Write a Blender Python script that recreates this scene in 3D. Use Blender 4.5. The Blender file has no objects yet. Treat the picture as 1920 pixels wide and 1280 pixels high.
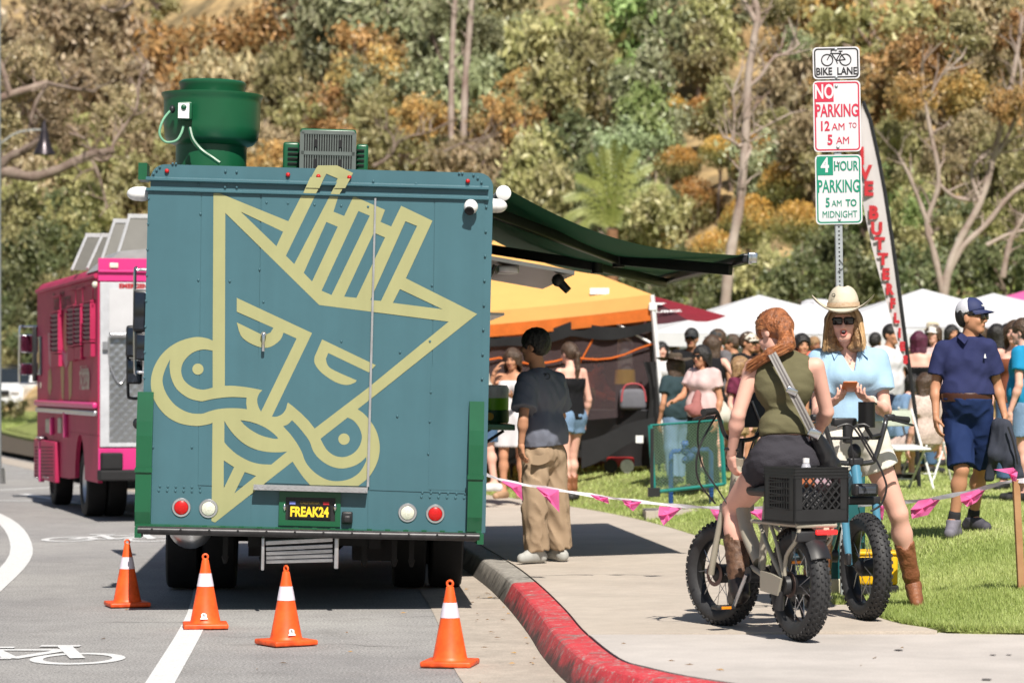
import bpy, bmesh, math, random
import numpy as np
from mathutils import Vector, Matrix, Quaternion
from mathutils.geometry import tessellate_polygon
R = math.radians
PI = math.pi
rnd = random.Random(7)
SC = bpy.context.scene
COL = SC.collection
# ------------------------------------------------------------------ camera
F, HZ, CH = 5500.0, 722.0, 1.556          # focal length in photo pixels, horizon row, eye height
cam_d = bpy.data.cameras.new('camera')
cam = bpy.data.objects.new('camera', cam_d); COL.objects.link(cam)
cam.location = (0, 0, CH); cam.rotation_euler = (R(90), 0, 0)
cam_d.sensor_width = 36; cam_d.lens = F / 1920 * 36
cam_d.shift_y = (HZ - 640) / 1920
cam_d.clip_start = 0.5; cam_d.clip_end = 2000
cam_d.dof.use_dof = True; cam_d.dof.focus_distance = 18.8; cam_d.dof.aperture_fstop = 3.5
SC.camera = cam
# ------------------------------------------------------------------ world and sun
SUN_EL, SUN_AZ = 49, 12                     # elevation; degrees to the right of straight behind the camera
w = bpy.data.worlds.new('World'); SC.world = w; w.use_nodes = True
nt = w.node_tree; nt.nodes.clear()
sky = nt.nodes.new('ShaderNodeTexSky'); sky.sky_type = 'NISHITA'; sky.sun_disc = False
sky.sun_elevation = R(SUN_EL); sky.sun_rotation = R(180 - SUN_AZ); sky.air_density = 1.2; sky.dust_density = 1.0
bg = nt.nodes.new('ShaderNodeBackground'); bg.inputs[1].default_value = 0.05
out = nt.nodes.new('ShaderNodeOutputWorld')
nt.links.new(sky.outputs[0], bg.inputs[0]); nt.links.new(bg.outputs[0], out.inputs[0])
sun_d = bpy.data.lights.new('sun', 'SUN'); sun_d.energy = 5.0; sun_d.angle = R(0.5); sun_d.color = (1.0, 0.94, 0.85)
sun = bpy.data.objects.new('sun', sun_d); COL.objects.link(sun)
sv = Vector((math.sin(R(SUN_AZ)) * math.cos(R(SUN_EL)), -math.cos(R(SUN_AZ)) * math.cos(R(SUN_EL)), math.sin(R(SUN_EL))))
sun.rotation_euler = sv.to_track_quat('Z', 'Y').to_euler(); sun.location = (0, -10, 30)
SC.view_settings.view_transform = 'Standard'; SC.view_settings.look = 'None'
SC.view_settings.exposure = 0.45; SC.view_settings.gamma = 1.0; SC.view_settings.use_curve_mapping = False
SC.cycles.max_bounces = 6; SC.cycles.transparent_max_bounces = 12
SC.cycles.caustics_reflective = False; SC.cycles.caustics_refractive = False
SC.cycles.sample_clamp_indirect = 4.0
SC.cycles.use_denoising = True
# ------------------------------------------------------------------ helpers
def P(u, v, d):
 """a point of the place seen at photo pixel (u, v), d metres ahead of the camera"""
 return Vector(((u - 960) * d / F, d, CH - (v - HZ) * d / F))
def G(u, v, z=0.0):
 d = (CH - z) * F / (v - HZ)
 return P(u, v, d)
def lin(c):
 return tuple((x / 12.92 if x <= .04045 else ((x + .055) / 1.055) ** 2.4) for x in c)
def rgb(r, g, b, k=1.0):
 return tuple(min(1, x * k) for x in lin((r / 255, g / 255, b / 255)))
MATS = {}
def mat(name, col, rough=.6, metal=0, var=.12, scale=6.0, bump=0.0, bscale=None, spec=.4, trans=0.0, col2=None,
  detail=6, coat=0, emit=0, sheen=0, thin=0.0, objvar=0.0):
 if name in MATS: return MATS[name]
 m = bpy.data.materials.new(name); m.use_nodes = True; MATS[name] = m
 t = m.node_tree; N, L = t.nodes, t.links
 b = N['Principled BSDF']
 tc = N.new('ShaderNodeTexCoord')
 no = N.new('ShaderNodeTexNoise'); no.inputs['Scale'].default_value = scale; no.inputs['Detail'].default_value = detail
 no.inputs['Roughness'].default_value = .65
 L.new(tc.outputs['Object'], no.inputs['Vector'])
 rp = N.new('ShaderNodeValToRGB')
 c2 = col2 if col2 else tuple(min(1, x * (1 + var)) for x in col)
 c1 = tuple(x * (1 - var) for x in col) if not col2 else col
 rp.color_ramp.elements[0].color = (*c1, 1); rp.color_ramp.elements[0].position = .32
 rp.color_ramp.elements[1].color = (*c2, 1); rp.color_ramp.elements[1].position = .68
 L.new(no.outputs['Fac'], rp.inputs['Fac'])
 src = rp.outputs['Color']
 if objvar:
  oi = N.new('ShaderNodeObjectInfo'); hs = N.new('ShaderNodeHueSaturation')
  mr = N.new('ShaderNodeMapRange'); mr.inputs[3].default_value = 1 - objvar; mr.inputs[4].default_value = 1 + objvar
  L.new(oi.outputs['Random'], mr.inputs[0]); L.new(mr.outputs[0], hs.inputs['Value']); L.new(src, hs.inputs['Color'])
  src = hs.outputs['Color']
 L.new(src, b.inputs['Base Color'])
 b.inputs['Roughness'].default_value = rough; b.inputs['Metallic'].default_value = metal
 b.inputs['Specular IOR Level'].default_value = spec
 if coat: b.inputs['Coat Weight'].default_value = coat; b.inputs['Coat Roughness'].default_value = .15
 if sheen: b.inputs['Sheen Weight'].default_value = sheen
 if emit:
  b.inputs['Emission Color'].default_value = (*col, 1); b.inputs['Emission Strength'].default_value = emit
 if trans:
  tr = N.new('ShaderNodeBsdfTransparent'); mx = N.new('ShaderNodeMixShader'); mx.inputs[0].default_value = trans
  L.new(b.outputs[0], mx.inputs[1]); L.new(tr.outputs[0], mx.inputs[2]); L.new(mx.outputs[0], N['Material Output'].inputs[0])
 if thin:                                # thin cloth lets light through
  tl = N.new('ShaderNodeBsdfTranslucent'); mx = N.new('ShaderNodeMixShader'); mx.inputs[0].default_value = thin
  L.new(src, tl.inputs['Color'])
  L.new(b.outputs[0], mx.inputs[1]); L.new(tl.outputs[0], mx.inputs[2]); L.new(mx.outputs[0], N['Material Output'].inputs[0])
 if bump:
  n2 = N.new('ShaderNodeTexNoise'); n2.inputs['Scale'].default_value = bscale or scale * 4; n2.inputs['Detail'].default_value = 5
  L.new(tc.outputs['Object'], n2.inputs['Vector'])
  bp = N.new('ShaderNodeBump'); bp.inputs['Strength'].default_value = bump; bp.inputs['Distance'].default_value = .02
  L.new(n2.outputs['Fac'], bp.inputs['Height']); L.new(bp.outputs[0], b.inputs['Normal'])
 return m
def tag(o, label=None, cat=None, group=None, kind=None):
 if label: o['label'] = label
 if cat: o['category'] = cat
 if group: o['group'] = group
 if kind: o['kind'] = kind
 return o
def empty(name, loc, label=None, cat=None, group=None, rot=(0, 0, 0)):
 o = bpy.data.objects.new(name, None); COL.objects.link(o)
 o.location = loc; o.rotation_euler = rot; o.empty_display_size = .2
 return tag(o, label, cat, group)
def link_mesh(name, me, m, parent=None, kind=None):
 o = bpy.data.objects.new(name, me); COL.objects.link(o)
 if m is not None and len(me.materials) == 0: me.materials.append(m)
 if parent is not None: o.parent = parent
 if kind: o['kind'] = kind
 return o
def frame_of(axis, up=Vector((0, 0, 1))):
 a = Vector(axis).normalized()
 if abs(a.dot(up)) > .98: up = Vector((1, 0, 0))
 x = up.cross(a).normalized(); y = a.cross(x)
 return x, y, a
class MB:
 """collects shapes in world or local coordinates; build() links them as one mesh (minus an origin)"""
 def __init__(s, org=(0, 0, 0)):
  s.v = []; s.f = []; s.o = Vector(org)
 def add(s, vs, fs):
  n = len(s.v); s.v += [tuple(x) for x in vs]; s.f += [tuple(i + n for i in f) for f in fs]; return s
 def box(s, c, size, rot=None):
  c = Vector(c); hx, hy, hz = [x / 2 for x in size]
  vs = [Vector((x, y, z)) for x in (-hx, hx) for y in (-hy, hy) for z in (-hz, hz)]
  if rot is not None: vs = [rot @ v for v in vs]
  return s.add([c + v for v in vs], [(0, 1, 3, 2), (4, 6, 7, 5), (0, 4, 5, 1), (2, 3, 7, 6), (0, 2, 6, 4), (1, 5, 7, 3)])
 def rbox(s, c, size, r=.02, rot=None, n=3):
  """box with bevelled edges"""
  bm = bmesh.new(); bmesh.ops.create_cube(bm, size=1.0)
  for v in bm.verts: v.co = Vector((v.co.x * size[0], v.co.y * size[1], v.co.z * size[2]))
  bmesh.ops.bevel(bm, geom=bm.edges[:], offset=r, segments=n, affect='EDGES', profile=.5)
  bm.verts.index_update(); c = Vector(c)
  vs = [c + (rot @ v.co if rot is not None else v.co) for v in bm.verts]
  s.add(vs, [[v.index for v in f.verts] for f in bm.faces]); bm.free(); return s
 def hexa(s, p):      # eight corners: bottom 4 ring, top 4 ring
  return s.add(p, [(3, 2, 1, 0), (4, 5, 6, 7), (0, 1, 5, 4), (1, 2, 6, 5), (2, 3, 7, 6), (3, 0, 4, 7)])
 def cyl(s, a, b, r0, r1=None, n=12, caps=True):
  r1 = r0 if r1 is None else r1; a = Vector(a); b = Vector(b)
  x, y, z = frame_of(b - a)
  vs = []
  for p, r in ((a, r0), (b, r1)):
   for i in range(n):
    t = 2 * PI * i / n; vs.append(p + (x * math.cos(t) + y * math.sin(t)) * r)
  fs = [(i, (i + 1) % n, n + (i + 1) % n, n + i) for i in range(n)]
  if caps: fs += [tuple(range(n - 1, -1, -1)), tuple(range(n, 2 * n))]
  return s.add(vs, fs)
 def tube(s, pts, r, n=8, caps=True, closed=False):
  pts = [Vector(p) for p in pts]; k = len(pts)
  rs = r if isinstance(r, (list, tuple)) else [r] * k
  vs, fs = [], []; px = None
  for i, p in enumerate(pts):
   if closed: d = pts[(i + 1) % k] - pts[i - 1]
   else: d = pts[min(i + 1, k - 1)] - pts[max(i - 1, 0)]
   d = d.normalized() if d.length > 1e-9 else Vector((0, 0, 1))
   if px is None: x, y, _ = frame_of(d)
   else:
    x = px - d * px.dot(d)
    x = x.normalized() if x.length > 1e-6 else frame_of(d)[0]
    y = d.cross(x)
   px = x
   for j in range(n):
    t = 2 * PI * j / n; vs.append(p + (x * math.cos(t) + y * math.sin(t)) * rs[i])
  m = k if closed else k - 1
  for i in range(m):
   a, b = i * n, ((i + 1) % k) * n
   for j in range(n): fs.append((a + j, a + (j + 1) % n, b + (j + 1) % n, b + j))
  if caps and not closed: fs += [tuple(range(n - 1, -1, -1)), tuple(range((k - 1) * n, k * n))]
  return s.add(vs, fs)
 def lathe(s, prof, org=(0, 0, 0), axis=(0, 0, 1), n=32):
  org = Vector(org); x, y, z = frame_of(axis)
  vs, fs = [], []; k = len(prof)
  for (r, h) in prof:
   for j in range(n):
    t = 2 * PI * j / n; vs.append(org + z * h + (x * math.cos(t) + y * math.sin(t)) * max(r, 1e-4))
  for i in range(k - 1):
   for j in range(n): fs.append((i * n + j, i * n + (j + 1) % n, (i + 1) * n + (j + 1) % n, (i + 1) * n + j))
  return s.add(vs, fs)
 def sphere(s, c, r, n=12, rot=None):
  c = Vector(c); rr = r if isinstance(r, (tuple, list, Vector)) else (r, r, r)
  vs, fs = [], []; m = max(4, n // 2)
  for i in range(m + 1):
   a = PI * i / m
   for j in range(n):
    b = 2 * PI * j / n
    q = Vector((math.sin(a) * math.cos(b) * rr[0], math.sin(a) * math.sin(b) * rr[1], math.cos(a) * rr[2]))
    if rot is not None: q = rot @ q
    vs.append(c + q)
  for i in range(m):
   for j in range(n): fs.append((i * n + j, (i + 1) * n + j, (i + 1) * n + (j + 1) % n, i * n + (j + 1) % n))
  return s.add(vs, fs)
 def torus(s, c, axis, r, a, n=32, k=8):
  c = Vector(c); x, y, z = frame_of(axis)
  return s.tube([c + (x * math.cos(2 * PI * i / n) + y * math.sin(2 * PI * i / n)) * r for i in range(n)], a, k, closed=True)
 def prism(s, poly, fr, h0, h1, holes=()):
  """polygon in (a, b) coordinates; fr(a, b, h) gives the point"""
  rings = [list(poly)] + [list(h) for h in holes]
  flat = [p for r in rings for p in r]
  tris = tessellate_polygon([[Vector((p[0], p[1], 0)) for p in r] for r in rings])
  n = len(flat)
  s2 = sum((flat[t[0]][0] * (flat[t[1]][1] - flat[t[2]][1]) + flat[t[1]][0] * (flat[t[2]][1] - flat[t[0]][1]) + flat[t[2]][0] * (flat[t[0]][1] - flat[t[1]][1])) for t in tris[:1])
  vs = [fr(p[0], p[1], h1) for p in flat]
  if h0 is None: return s.add(vs, tris)
  vs += [fr(p[0], p[1], h0) for p in flat]
  fs = list(tris) + [(t[2] + n, t[1] + n, t[0] + n) for t in tris]
  o = 0
  for r in rings:
   k = len(r)
   for i in range(k):
    a, b = o + i, o + (i + 1) % k
    fs.append((a, b, b + n, a + n))
   o += k
  return s.add(vs, fs)
 def quad(s, a, b, c, d): return s.add([a, b, c, d], [(0, 1, 2, 3)])
 def grid(s, fn, nu, nv):
  vs = [fn(i / nu, j / nv) for j in range(nv + 1) for i in range(nu + 1)]
  return s.add(vs, [(j * (nu + 1) + i, j * (nu + 1) + i + 1, (j + 1) * (nu + 1) + i + 1, (j + 1) * (nu + 1) + i) for j in range(nv) for i in range(nu)])
 def mesh(s, name, smooth=False, fix=True, sharp=40):
  me = bpy.data.meshes.new(name)
  me.from_pydata([tuple(Vector(v) - s.o) for v in s.v], [], s.f)
  if fix:
   bm = bmesh.new(); bm.from_mesh(me); bmesh.ops.recalc_face_normals(bm, faces=bm.faces[:]); bm.to_mesh(me); bm.free()
  if smooth:
   me.polygons.foreach_set('use_smooth', [True] * len(me.polygons))
   me.set_sharp_from_angle(angle=R(sharp))
  me.update(); return me
 def build(s, name, m, parent=None, smooth=False, kind=None, fix=True, sharp=40):
  return link_mesh(name, s.mesh(name, smooth, fix, sharp), m, parent, kind)
def text(body, size, m, parent, mtx, name='lettering', sx=1.0, align='CENTER', bold=0.0, ext=.001):
 c = bpy.data.curves.new(name, 'FONT'); c.body = body; c.size = size; c.align_x = align; c.align_y = 'CENTER'
 c.extrude = ext; c.offset = bold; c.resolution_u = 3
 o = bpy.data.objects.new(name, c); COL.objects.link(o); c.materials.append(m)
 TEXTS.append((o, name, m, parent, mtx @ Matrix.Diagonal((sx, 1, 1, 1))))
def text_meshes():
 """letters become plain meshes"""
 dg = bpy.context.evaluated_depsgraph_get()
 for o, name, m, parent, mtx in TEXTS:
  me = bpy.data.meshes.new_from_object(o.evaluated_get(dg)); me.name = name
  COL.objects.unlink(o); bpy.data.objects.remove(o)
  n = bpy.data.objects.new(name, me); COL.objects.link(n); n.parent = parent; n.matrix_local = mtx
  if len(me.materials) == 0: me.materials.append(m)
  n['kind'] = 'stuff'
TEXTS = []
def face_mtx(loc, x, up):
 """letters reading along x with their tops towards up"""
 x = Vector(x).normalized(); up = Vector(up).normalized(); n = x.cross(up)
 m = Matrix((x, up, n)).transposed().to_4x4(); m.translation = Vector(loc); return m
def copy_tree(o, parent=None):
 c = o.copy(); COL.objects.link(c)
 if parent is not None: c.parent = parent
 for ch in list(o.children): copy_tree(ch, c)
 return c
def catmull(pts, n=6):
 pts = [Vector(p) for p in pts]; o = []
 for i in range(len(pts) - 1):
  p0, p1, p2, p3 = pts[max(i - 1, 0)], pts[i], pts[i + 1], pts[min(i + 2, len(pts) - 1)]
  for k in range(n):
   t = k / n
   o.append(.5 * ((2 * p1) + (p2 - p0) * t + (2 * p0 - 5 * p1 + 4 * p2 - p3) * t * t + (3 * p1 - p0 - 3 * p2 + p3) * t ** 3))
 o.append(pts[-1]); return o
# ------------------------------------------------------------------ figures: smooth bodies and clothes from distance fields
def V(*a): return Vector(a)
def lerp(a, b, t): return a + (b - a) * t
def cap(a, b, ra, rb=None, k=.03, planes=()):
 return ('c', Vector(a), Vector(b), ra, ra if rb is None else rb, k, planes)
def ell(c, r, rot=None, k=.02, planes=()):
 return ('e', Vector(c), tuple(r), rot, 0, k, planes)
def prim_eval(p, X, Y, Z):
 if p[0] == 'c':
  a, b, ra, rb = p[1], p[2], p[3], p[4]
  d = b - a; L2 = max(d.length_squared, 1e-10)
  px, py, pz = X - a.x, Y - a.y, Z - a.z
  t = np.clip((px * d.x + py * d.y + pz * d.z) / L2, 0, 1)
  D = np.sqrt((px - t * d.x) ** 2 + (py - t * d.y) ** 2 + (pz - t * d.z) ** 2) - (ra + (rb - ra) * t)
 else:
  c, r, rot = p[1], p[2], p[3]
  px, py, pz = X - c.x, Y - c.y, Z - c.z
  if rot is not None:
   m = rot.transposed()
   px, py, pz = (m[0][0] * px + m[0][1] * py + m[0][2] * pz, m[1][0] * px + m[1][1] * py + m[1][2] * pz, m[2][0] * px + m[2][1] * py + m[2][2] * pz)
  k0 = np.sqrt((px / r[0]) ** 2 + (py / r[1]) ** 2 + (pz / r[2]) ** 2)
  k1 = np.sqrt((px / r[0] ** 2) ** 2 + (py / r[1] ** 2) ** 2 + (pz / r[2] ** 2) ** 2)
  D = k0 * (k0 - 1) / np.maximum(k1, 1e-9)
 for (q, n) in p[6]:
  q = Vector(q); n = Vector(n).normalized()
  D = np.maximum(D, (X - q.x) * n.x + (Y - q.y) * n.y + (Z - q.z) * n.z)
 return D
def prim_box(p, m):
 if p[0] == 'c':
  r = max(p[3], p[4]) + m
  lo = np.minimum(np.array(p[1]), np.array(p[2])) - r; hi = np.maximum(np.array(p[1]), np.array(p[2])) + r
 else:
  r = max(p[2]) + m; lo = np.array(p[1]) - r; hi = np.array(p[1]) + r
 return lo, hi
def wave_noise(X, Y, Z, scale, seed, st=(1, 1, 1)):
 r = random.Random(seed); s = 0
 for i in range(5):
  a = [r.uniform(-1, 1) * scale * st[j] * (1 + .55 * i) for j in range(3)]
  b = [r.uniform(-1, 1) * scale * .6 for j in range(3)]
  s = s + np.sin(a[0] * X + a[1] * Y + a[2] * Z + r.uniform(0, 6) + 1.6 * np.sin(b[0] * X + b[1] * Y + b[2] * Z + r.uniform(0, 6))) / (1 + .5 * i)
 return s / 2.2
def sdf(prims, h, cuts=(), subs=(), wr=None):
 m = 3 * h
 bx = [prim_box(p, m) for p in prims]
 lo = np.min([b[0] for b in bx], 0); hi = np.max([b[1] for b in bx], 0)
 n = np.ceil((hi - lo) / h).astype(int) + 1
 ax = [(lo[i] + h * np.arange(n[i])).astype(np.float32) for i in range(3)]
 Fd = np.full(n, .5, np.float32)
 def sl(b):
  return tuple(slice(max(0, int((b[0][i] - lo[i]) / h)), min(n[i], int((b[1][i] - lo[i]) / h) + 2)) for i in range(3))
 def grid(s): return ax[0][s[0]][:, None, None], ax[1][s[1]][None, :, None], ax[2][s[2]][None, None, :]
 for p in prims:
  k = p[5]; s = sl(prim_box(p, m + k))
  D = prim_eval(p, *grid(s)); A = Fd[s]
  hh = np.maximum(k - np.abs(A - D), 0) / max(k, 1e-6)
  Fd[s] = np.minimum(A, D) - hh * hh * k * .25
 for p in subs:
  s = sl(prim_box(p, m)); Fd[s] = np.maximum(Fd[s], -prim_eval(p, *grid(s)))
 full = (slice(None),) * 3; X, Y, Z = grid(full)
 if wr:
  amp, sc_, seed, st = wr
  wn_ = wave_noise(X, Y, Z, sc_, seed, st)
  Fd = Fd + (amp * (np.abs(wn_) * 1.7 - .75 + .3 * wn_)).astype(np.float32)      # ridged folds
 for (q, nn) in cuts:
  q = Vector(q); nn = Vector(nn).normalized()
  Fd = np.maximum(Fd, (X - q.x) * nn.x + (Y - q.y) * nn.y + (Z - q.z) * nn.z)
 Fd[0] = Fd[-1] = .5; Fd[:, 0] = Fd[:, -1] = .5; Fd[:, :, 0] = Fd[:, :, -1] = .5
 return nets(Fd, lo, h)
def nets(Fd, lo, h):
 s = Fd < 0
 nx, ny, nz = [k - 1 for k in Fd.shape]
 c = np.zeros((nx, ny, nz), np.int8)
 for i in (0, 1):
  for j in (0, 1):
   for k in (0, 1): c += s[i:i + nx, j:j + ny, k:k + nz]
 act = (c > 0) & (c < 8)
 ii, jj, kk = np.nonzero(act); N = len(ii)
 idx = np.full(act.shape, -1, np.int32); idx[ii, jj, kk] = np.arange(N)
 pos = np.zeros((N, 3)); cnt = np.zeros(N)
 cor = [(a, b, d) for a in (0, 1) for b in (0, 1) for d in (0, 1)]
 for a in cor:
  for axn in range(3):
   if a[axn]: continue
   b = list(a); b[axn] = 1
   f0 = Fd[ii + a[0], jj + a[1], kk + a[2]]; f1 = Fd[ii + b[0], jj + b[1], kk + b[2]]
   mk = (f0 < 0) != (f1 < 0)
   t = np.where(mk, f0 / np.where(mk, f0 - f1, 1), 0)
   for q in range(3): pos[:, q] += mk * (a[q] + (t if q == axn else 0))
   cnt += mk
 pos = pos / np.maximum(cnt, 1)[:, None]
 v = lo + h * (pos + np.stack([ii, jj, kk], 1))
 qs = []
 for axn in range(3):
  a = [slice(1, nx), slice(1, ny), slice(1, nz)]; a[axn] = slice(0, [nx, ny, nz][axn])
  b = list(a); b[axn] = slice(1, [nx, ny, nz][axn] + 1)
  f0 = s[tuple(a)]; f1 = s[tuple(b)]
  e = np.nonzero(f0 != f1)
  st = [x.start for x in a]; e = [e[i] + st[i] for i in range(3)]
  up = s[e[0], e[1], e[2]]
  o1, o2 = [(1, 2), (2, 0), (0, 1)][axn]
  def cell(d1, d2):
   q = [x.copy() for x in e]; q[o1] -= d1; q[o2] -= d2; return idx[q[0], q[1], q[2]]
  Q = np.stack([cell(1, 1), cell(0, 1), cell(0, 0), cell(1, 0)], 1)
  Q[~up] = Q[~up][:, ::-1]; qs.append(Q)
 q = np.concatenate(qs); q = q[(q >= 0).all(1)]
 return v, q
def merge(parts):
 vs, qs, n = [], [], 0
 for v, q in parts: vs.append(v); qs.append(q + n); n += len(v)
 return np.concatenate(vs), np.concatenate(qs)
def smooth_vq(v, q, it=1, lam=.5):
 for _ in range(it):
  acc = np.zeros_like(v); cn = np.zeros(len(v))
  for i in range(4):
   j = q[:, (i + 1) % 4]; np.add.at(acc, q[:, i], v[j]); np.add.at(cn, q[:, i], 1)
   np.add.at(acc, j, v[q[:, i]]); np.add.at(cn, j, 1)
  v = v * (1 - lam) + lam * acc / np.maximum(cn, 1)[:, None]
 return v, q
def vq_mesh(name, vq, org=(0, 0, 0)):
 v, q = vq; me = bpy.data.meshes.new(name)
 me.vertices.add(len(v)); me.vertices.foreach_set('co', (v - np.array(org)).astype(np.float32).ravel())
 k = q.shape[1]
 me.loops.add(len(q) * k); me.loops.foreach_set('vertex_index', q.astype(np.int32).ravel())
 me.polygons.add(len(q)); me.polygons.foreach_set('loop_start', np.arange(0, len(q) * k, k, dtype=np.int32))
 me.polygons.foreach_set('loop_total', np.full(len(q), k, np.int32))
 me.polygons.foreach_set('use_smooth', np.ones(len(q), bool))
 me.update(calc_edges=True); me.validate(); return me
# ------------------------------------------------------------------ anatomy
def hand_prims(w, d, n, t, s=1.0, curl=.5, thumb=.6, spread=.0):
 """w wrist, d along the hand, n palm side, t thumb side"""
 d = Vector(d).normalized(); n = Vector(n); n = (n - d * n.dot(d)).normalized(); t0 = d.cross(n)
 t = t0 if t0.dot(Vector(t)) > 0 else -t0
 L = [(.030, .078, .030), (.010, .084, .034), (-.010, .080, .031), (-.028, .072, .025)]
 pr = [cap(w - d * .03, w + d * .02, .024 * s, .026 * s, .01)]
 for (o, b, fl) in L:
  kn = w + (d * b + t * o) * s
  pr.append(cap(w + (d * .02 + t * o * .6) * s, kn, .0145 * s, .0115 * s, .014))
  p = kn; ang = 0
  for i, ln in enumerate((fl * 1.25, fl * .85, fl * .7)):
   ang += curl * (.75 if i == 0 else .95)
   dd = d * math.cos(ang) + n * math.sin(ang) + t * (o * spread)
   q = p + dd.normalized() * ln * s
   pr.append(cap(p, q, (.0098 - .0009 * i) * s, (.0089 - .0009 * i) * s, .003)); p = q
 b0 = w + (d * .022 + t * .026) * s; b1 = b0 + (d * .6 + t * .62 + n * .35).normalized() * .042 * s
 b2 = b1 + (d * .85 + t * (.45 - thumb * .6) + n * (.3 + thumb * .5)).normalized() * .034 * s
 pr += [cap(b0, b1, .0155 * s, .0115 * s, .012), cap(b1, b2, .011 * s, .0085 * s, .004)]
 return pr
def head_prims(c, f, up, s=1.0, jaw=1.0):
 f = Vector(f).normalized(); up = Vector(up); up = (up - f * up.dot(f)).normalized(); r = f.cross(up)
 rot = Matrix((r, f, up)).transposed()
 def q(x, y, z): return c + (r * x + f * y + up * z) * s
 pr = [ell(q(0, -.012, .032), (.077 * s, .096 * s, .086 * s), rot, .01),
   ell(q(0, .025, -.035), (.060 * jaw * s, .068 * s, .080 * s), rot, .03),
   cap(q(-.014, .062, -.098), q(.014, .062, -.098), .021 * jaw * s, None, .03),
   cap(q(-.03, .074, .024), q(.03, .074, .024), .016 * s, None, .015),
   cap(q(-.036, .066, -.03), q(.036, .066, -.03), .022 * s, None, .02),
   cap(q(0, .087, .012), q(0, .106, -.030), .008 * s, .0125 * s, .008),
   cap(q(-.010, .094, -.036), q(.010, .094, -.036), .009 * s, None, .008),
   cap(q(-.018, .083, -.062), q(.018, .083, -.062), .010 * s, None, .008)]
 for x in (-1, 1):
  pr.append(ell(q(.076 * x, -.012, -.012), (.010 * s, .020 * s, .033 * s), rot, .006))
 subs = [ell(q(.033 * x, .098, .002), (.017 * s, .014 * s, .011 * s), rot) for x in (-1, 1)]
 return pr, subs, q, rot
def stand(base, H=1.7, yaw=180, fem=False, arms='down', lean=0.0, look=0, tilt=0, sit=False, step=.06, armL=None, armR=None):
 b = Vector(base); a = R(yaw); f = V(math.sin(a), math.cos(a), 0); r = V(math.cos(a), -math.sin(a), 0); z = V(0, 0, 1)
 def q(x, y, zz): return b + r * (x * H) + f * (y * H) + z * (zz * H)
 sw = .098 if fem else .112
 J = dict(f=f, r=r, H=H, fem=fem)
 hz = .52 if not sit else .27
 o = hz - .52; ln = lean
 J['pel'] = q(0, 0, .545 + o); J['chest'] = q(0, ln * .55, .725 + o); J['neck'] = q(0, -.008 + ln, .828 + o); J['head'] = q(0, .018 + ln * 1.25, .925 + o)
 la = R(look); hf = f * math.cos(la) + r * math.sin(la)
 J['hf'] = (hf - z * math.tan(R(tilt))).normalized(); J['hu'] = z
 for s, n in ((-1, 'L'), (1, 'R')):
  J['sh' + n] = q(s * sw, ln * .9 - .005, .808 + o); J['hip' + n] = q(s * .052, 0, .52 + o)
  if sit:
   J['kn' + n] = q(s * .06, .25, .28); J['an' + n] = q(s * .06, .24, .05); J['to' + n] = q(s * .065, .35, .014)
  else:
   st = step * (1 if s > 0 else -.6)
   J['kn' + n] = q(s * .052, st * .6 + .012, .285); J['an' + n] = q(s * .054, st - .01, .048); J['to' + n] = q(s * .066, st + .10, .014)
  am = (armL if s < 0 else armR) or arms
  if am == 'down': e, wv, hd, pn = q(s * (sw + .035), ln * .5 - .02, .635 + o), q(s * (sw + .04), ln * .4 + .03, .49 + o), (0, .15, -1), (-s, 0, 0)
  elif am == 'phone': e, wv, hd, pn = q(s * (sw + .025), ln + .02, .64 + o), q(s * .05, ln + .16, .68 + o), (-s * .5, .7, .35), (0, -.3, 1)
  elif am == 'hip': e, wv, hd, pn = q(s * (sw + .12), -.03, .66 + o), q(s * (sw + .0), .03, .56 + o), (-s * .4, .3, -.8), (-s, 0, 0)
  elif am == 'up': e, wv, hd, pn = q(s * (sw + .05), ln + .09, .69 + o), q(s * (sw - .01), ln + .11, .84 + o), (-s * .4, -.2, .9), (-s, -.5, 0)
  elif am == 'fwd': e, wv, hd, pn = q(s * (sw + .02), ln + .07, .66 + o), q(s * (sw - .0), ln + .2, .62 + o), (0, 1, -.1), (-s * .5, 0, -1)
  elif am == 'cross': e, wv, hd, pn = q(s * (sw + .03), .05, .65 + o), q(-s * .03, .11, .67 + o), (-s, .1, 0), (0, -1, 0)
  J['el' + n] = e; J['wr' + n] = wv
  J['hd' + n] = r * hd[0] + f * hd[1] + z * hd[2]; J['pn' + n] = r * pn[0] + f * pn[1] + z * pn[2]
 return J
def dims(J, bulk):
 u = J['H'] / 1.75; fem = J['fem']
 return u, fem, u * bulk
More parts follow.
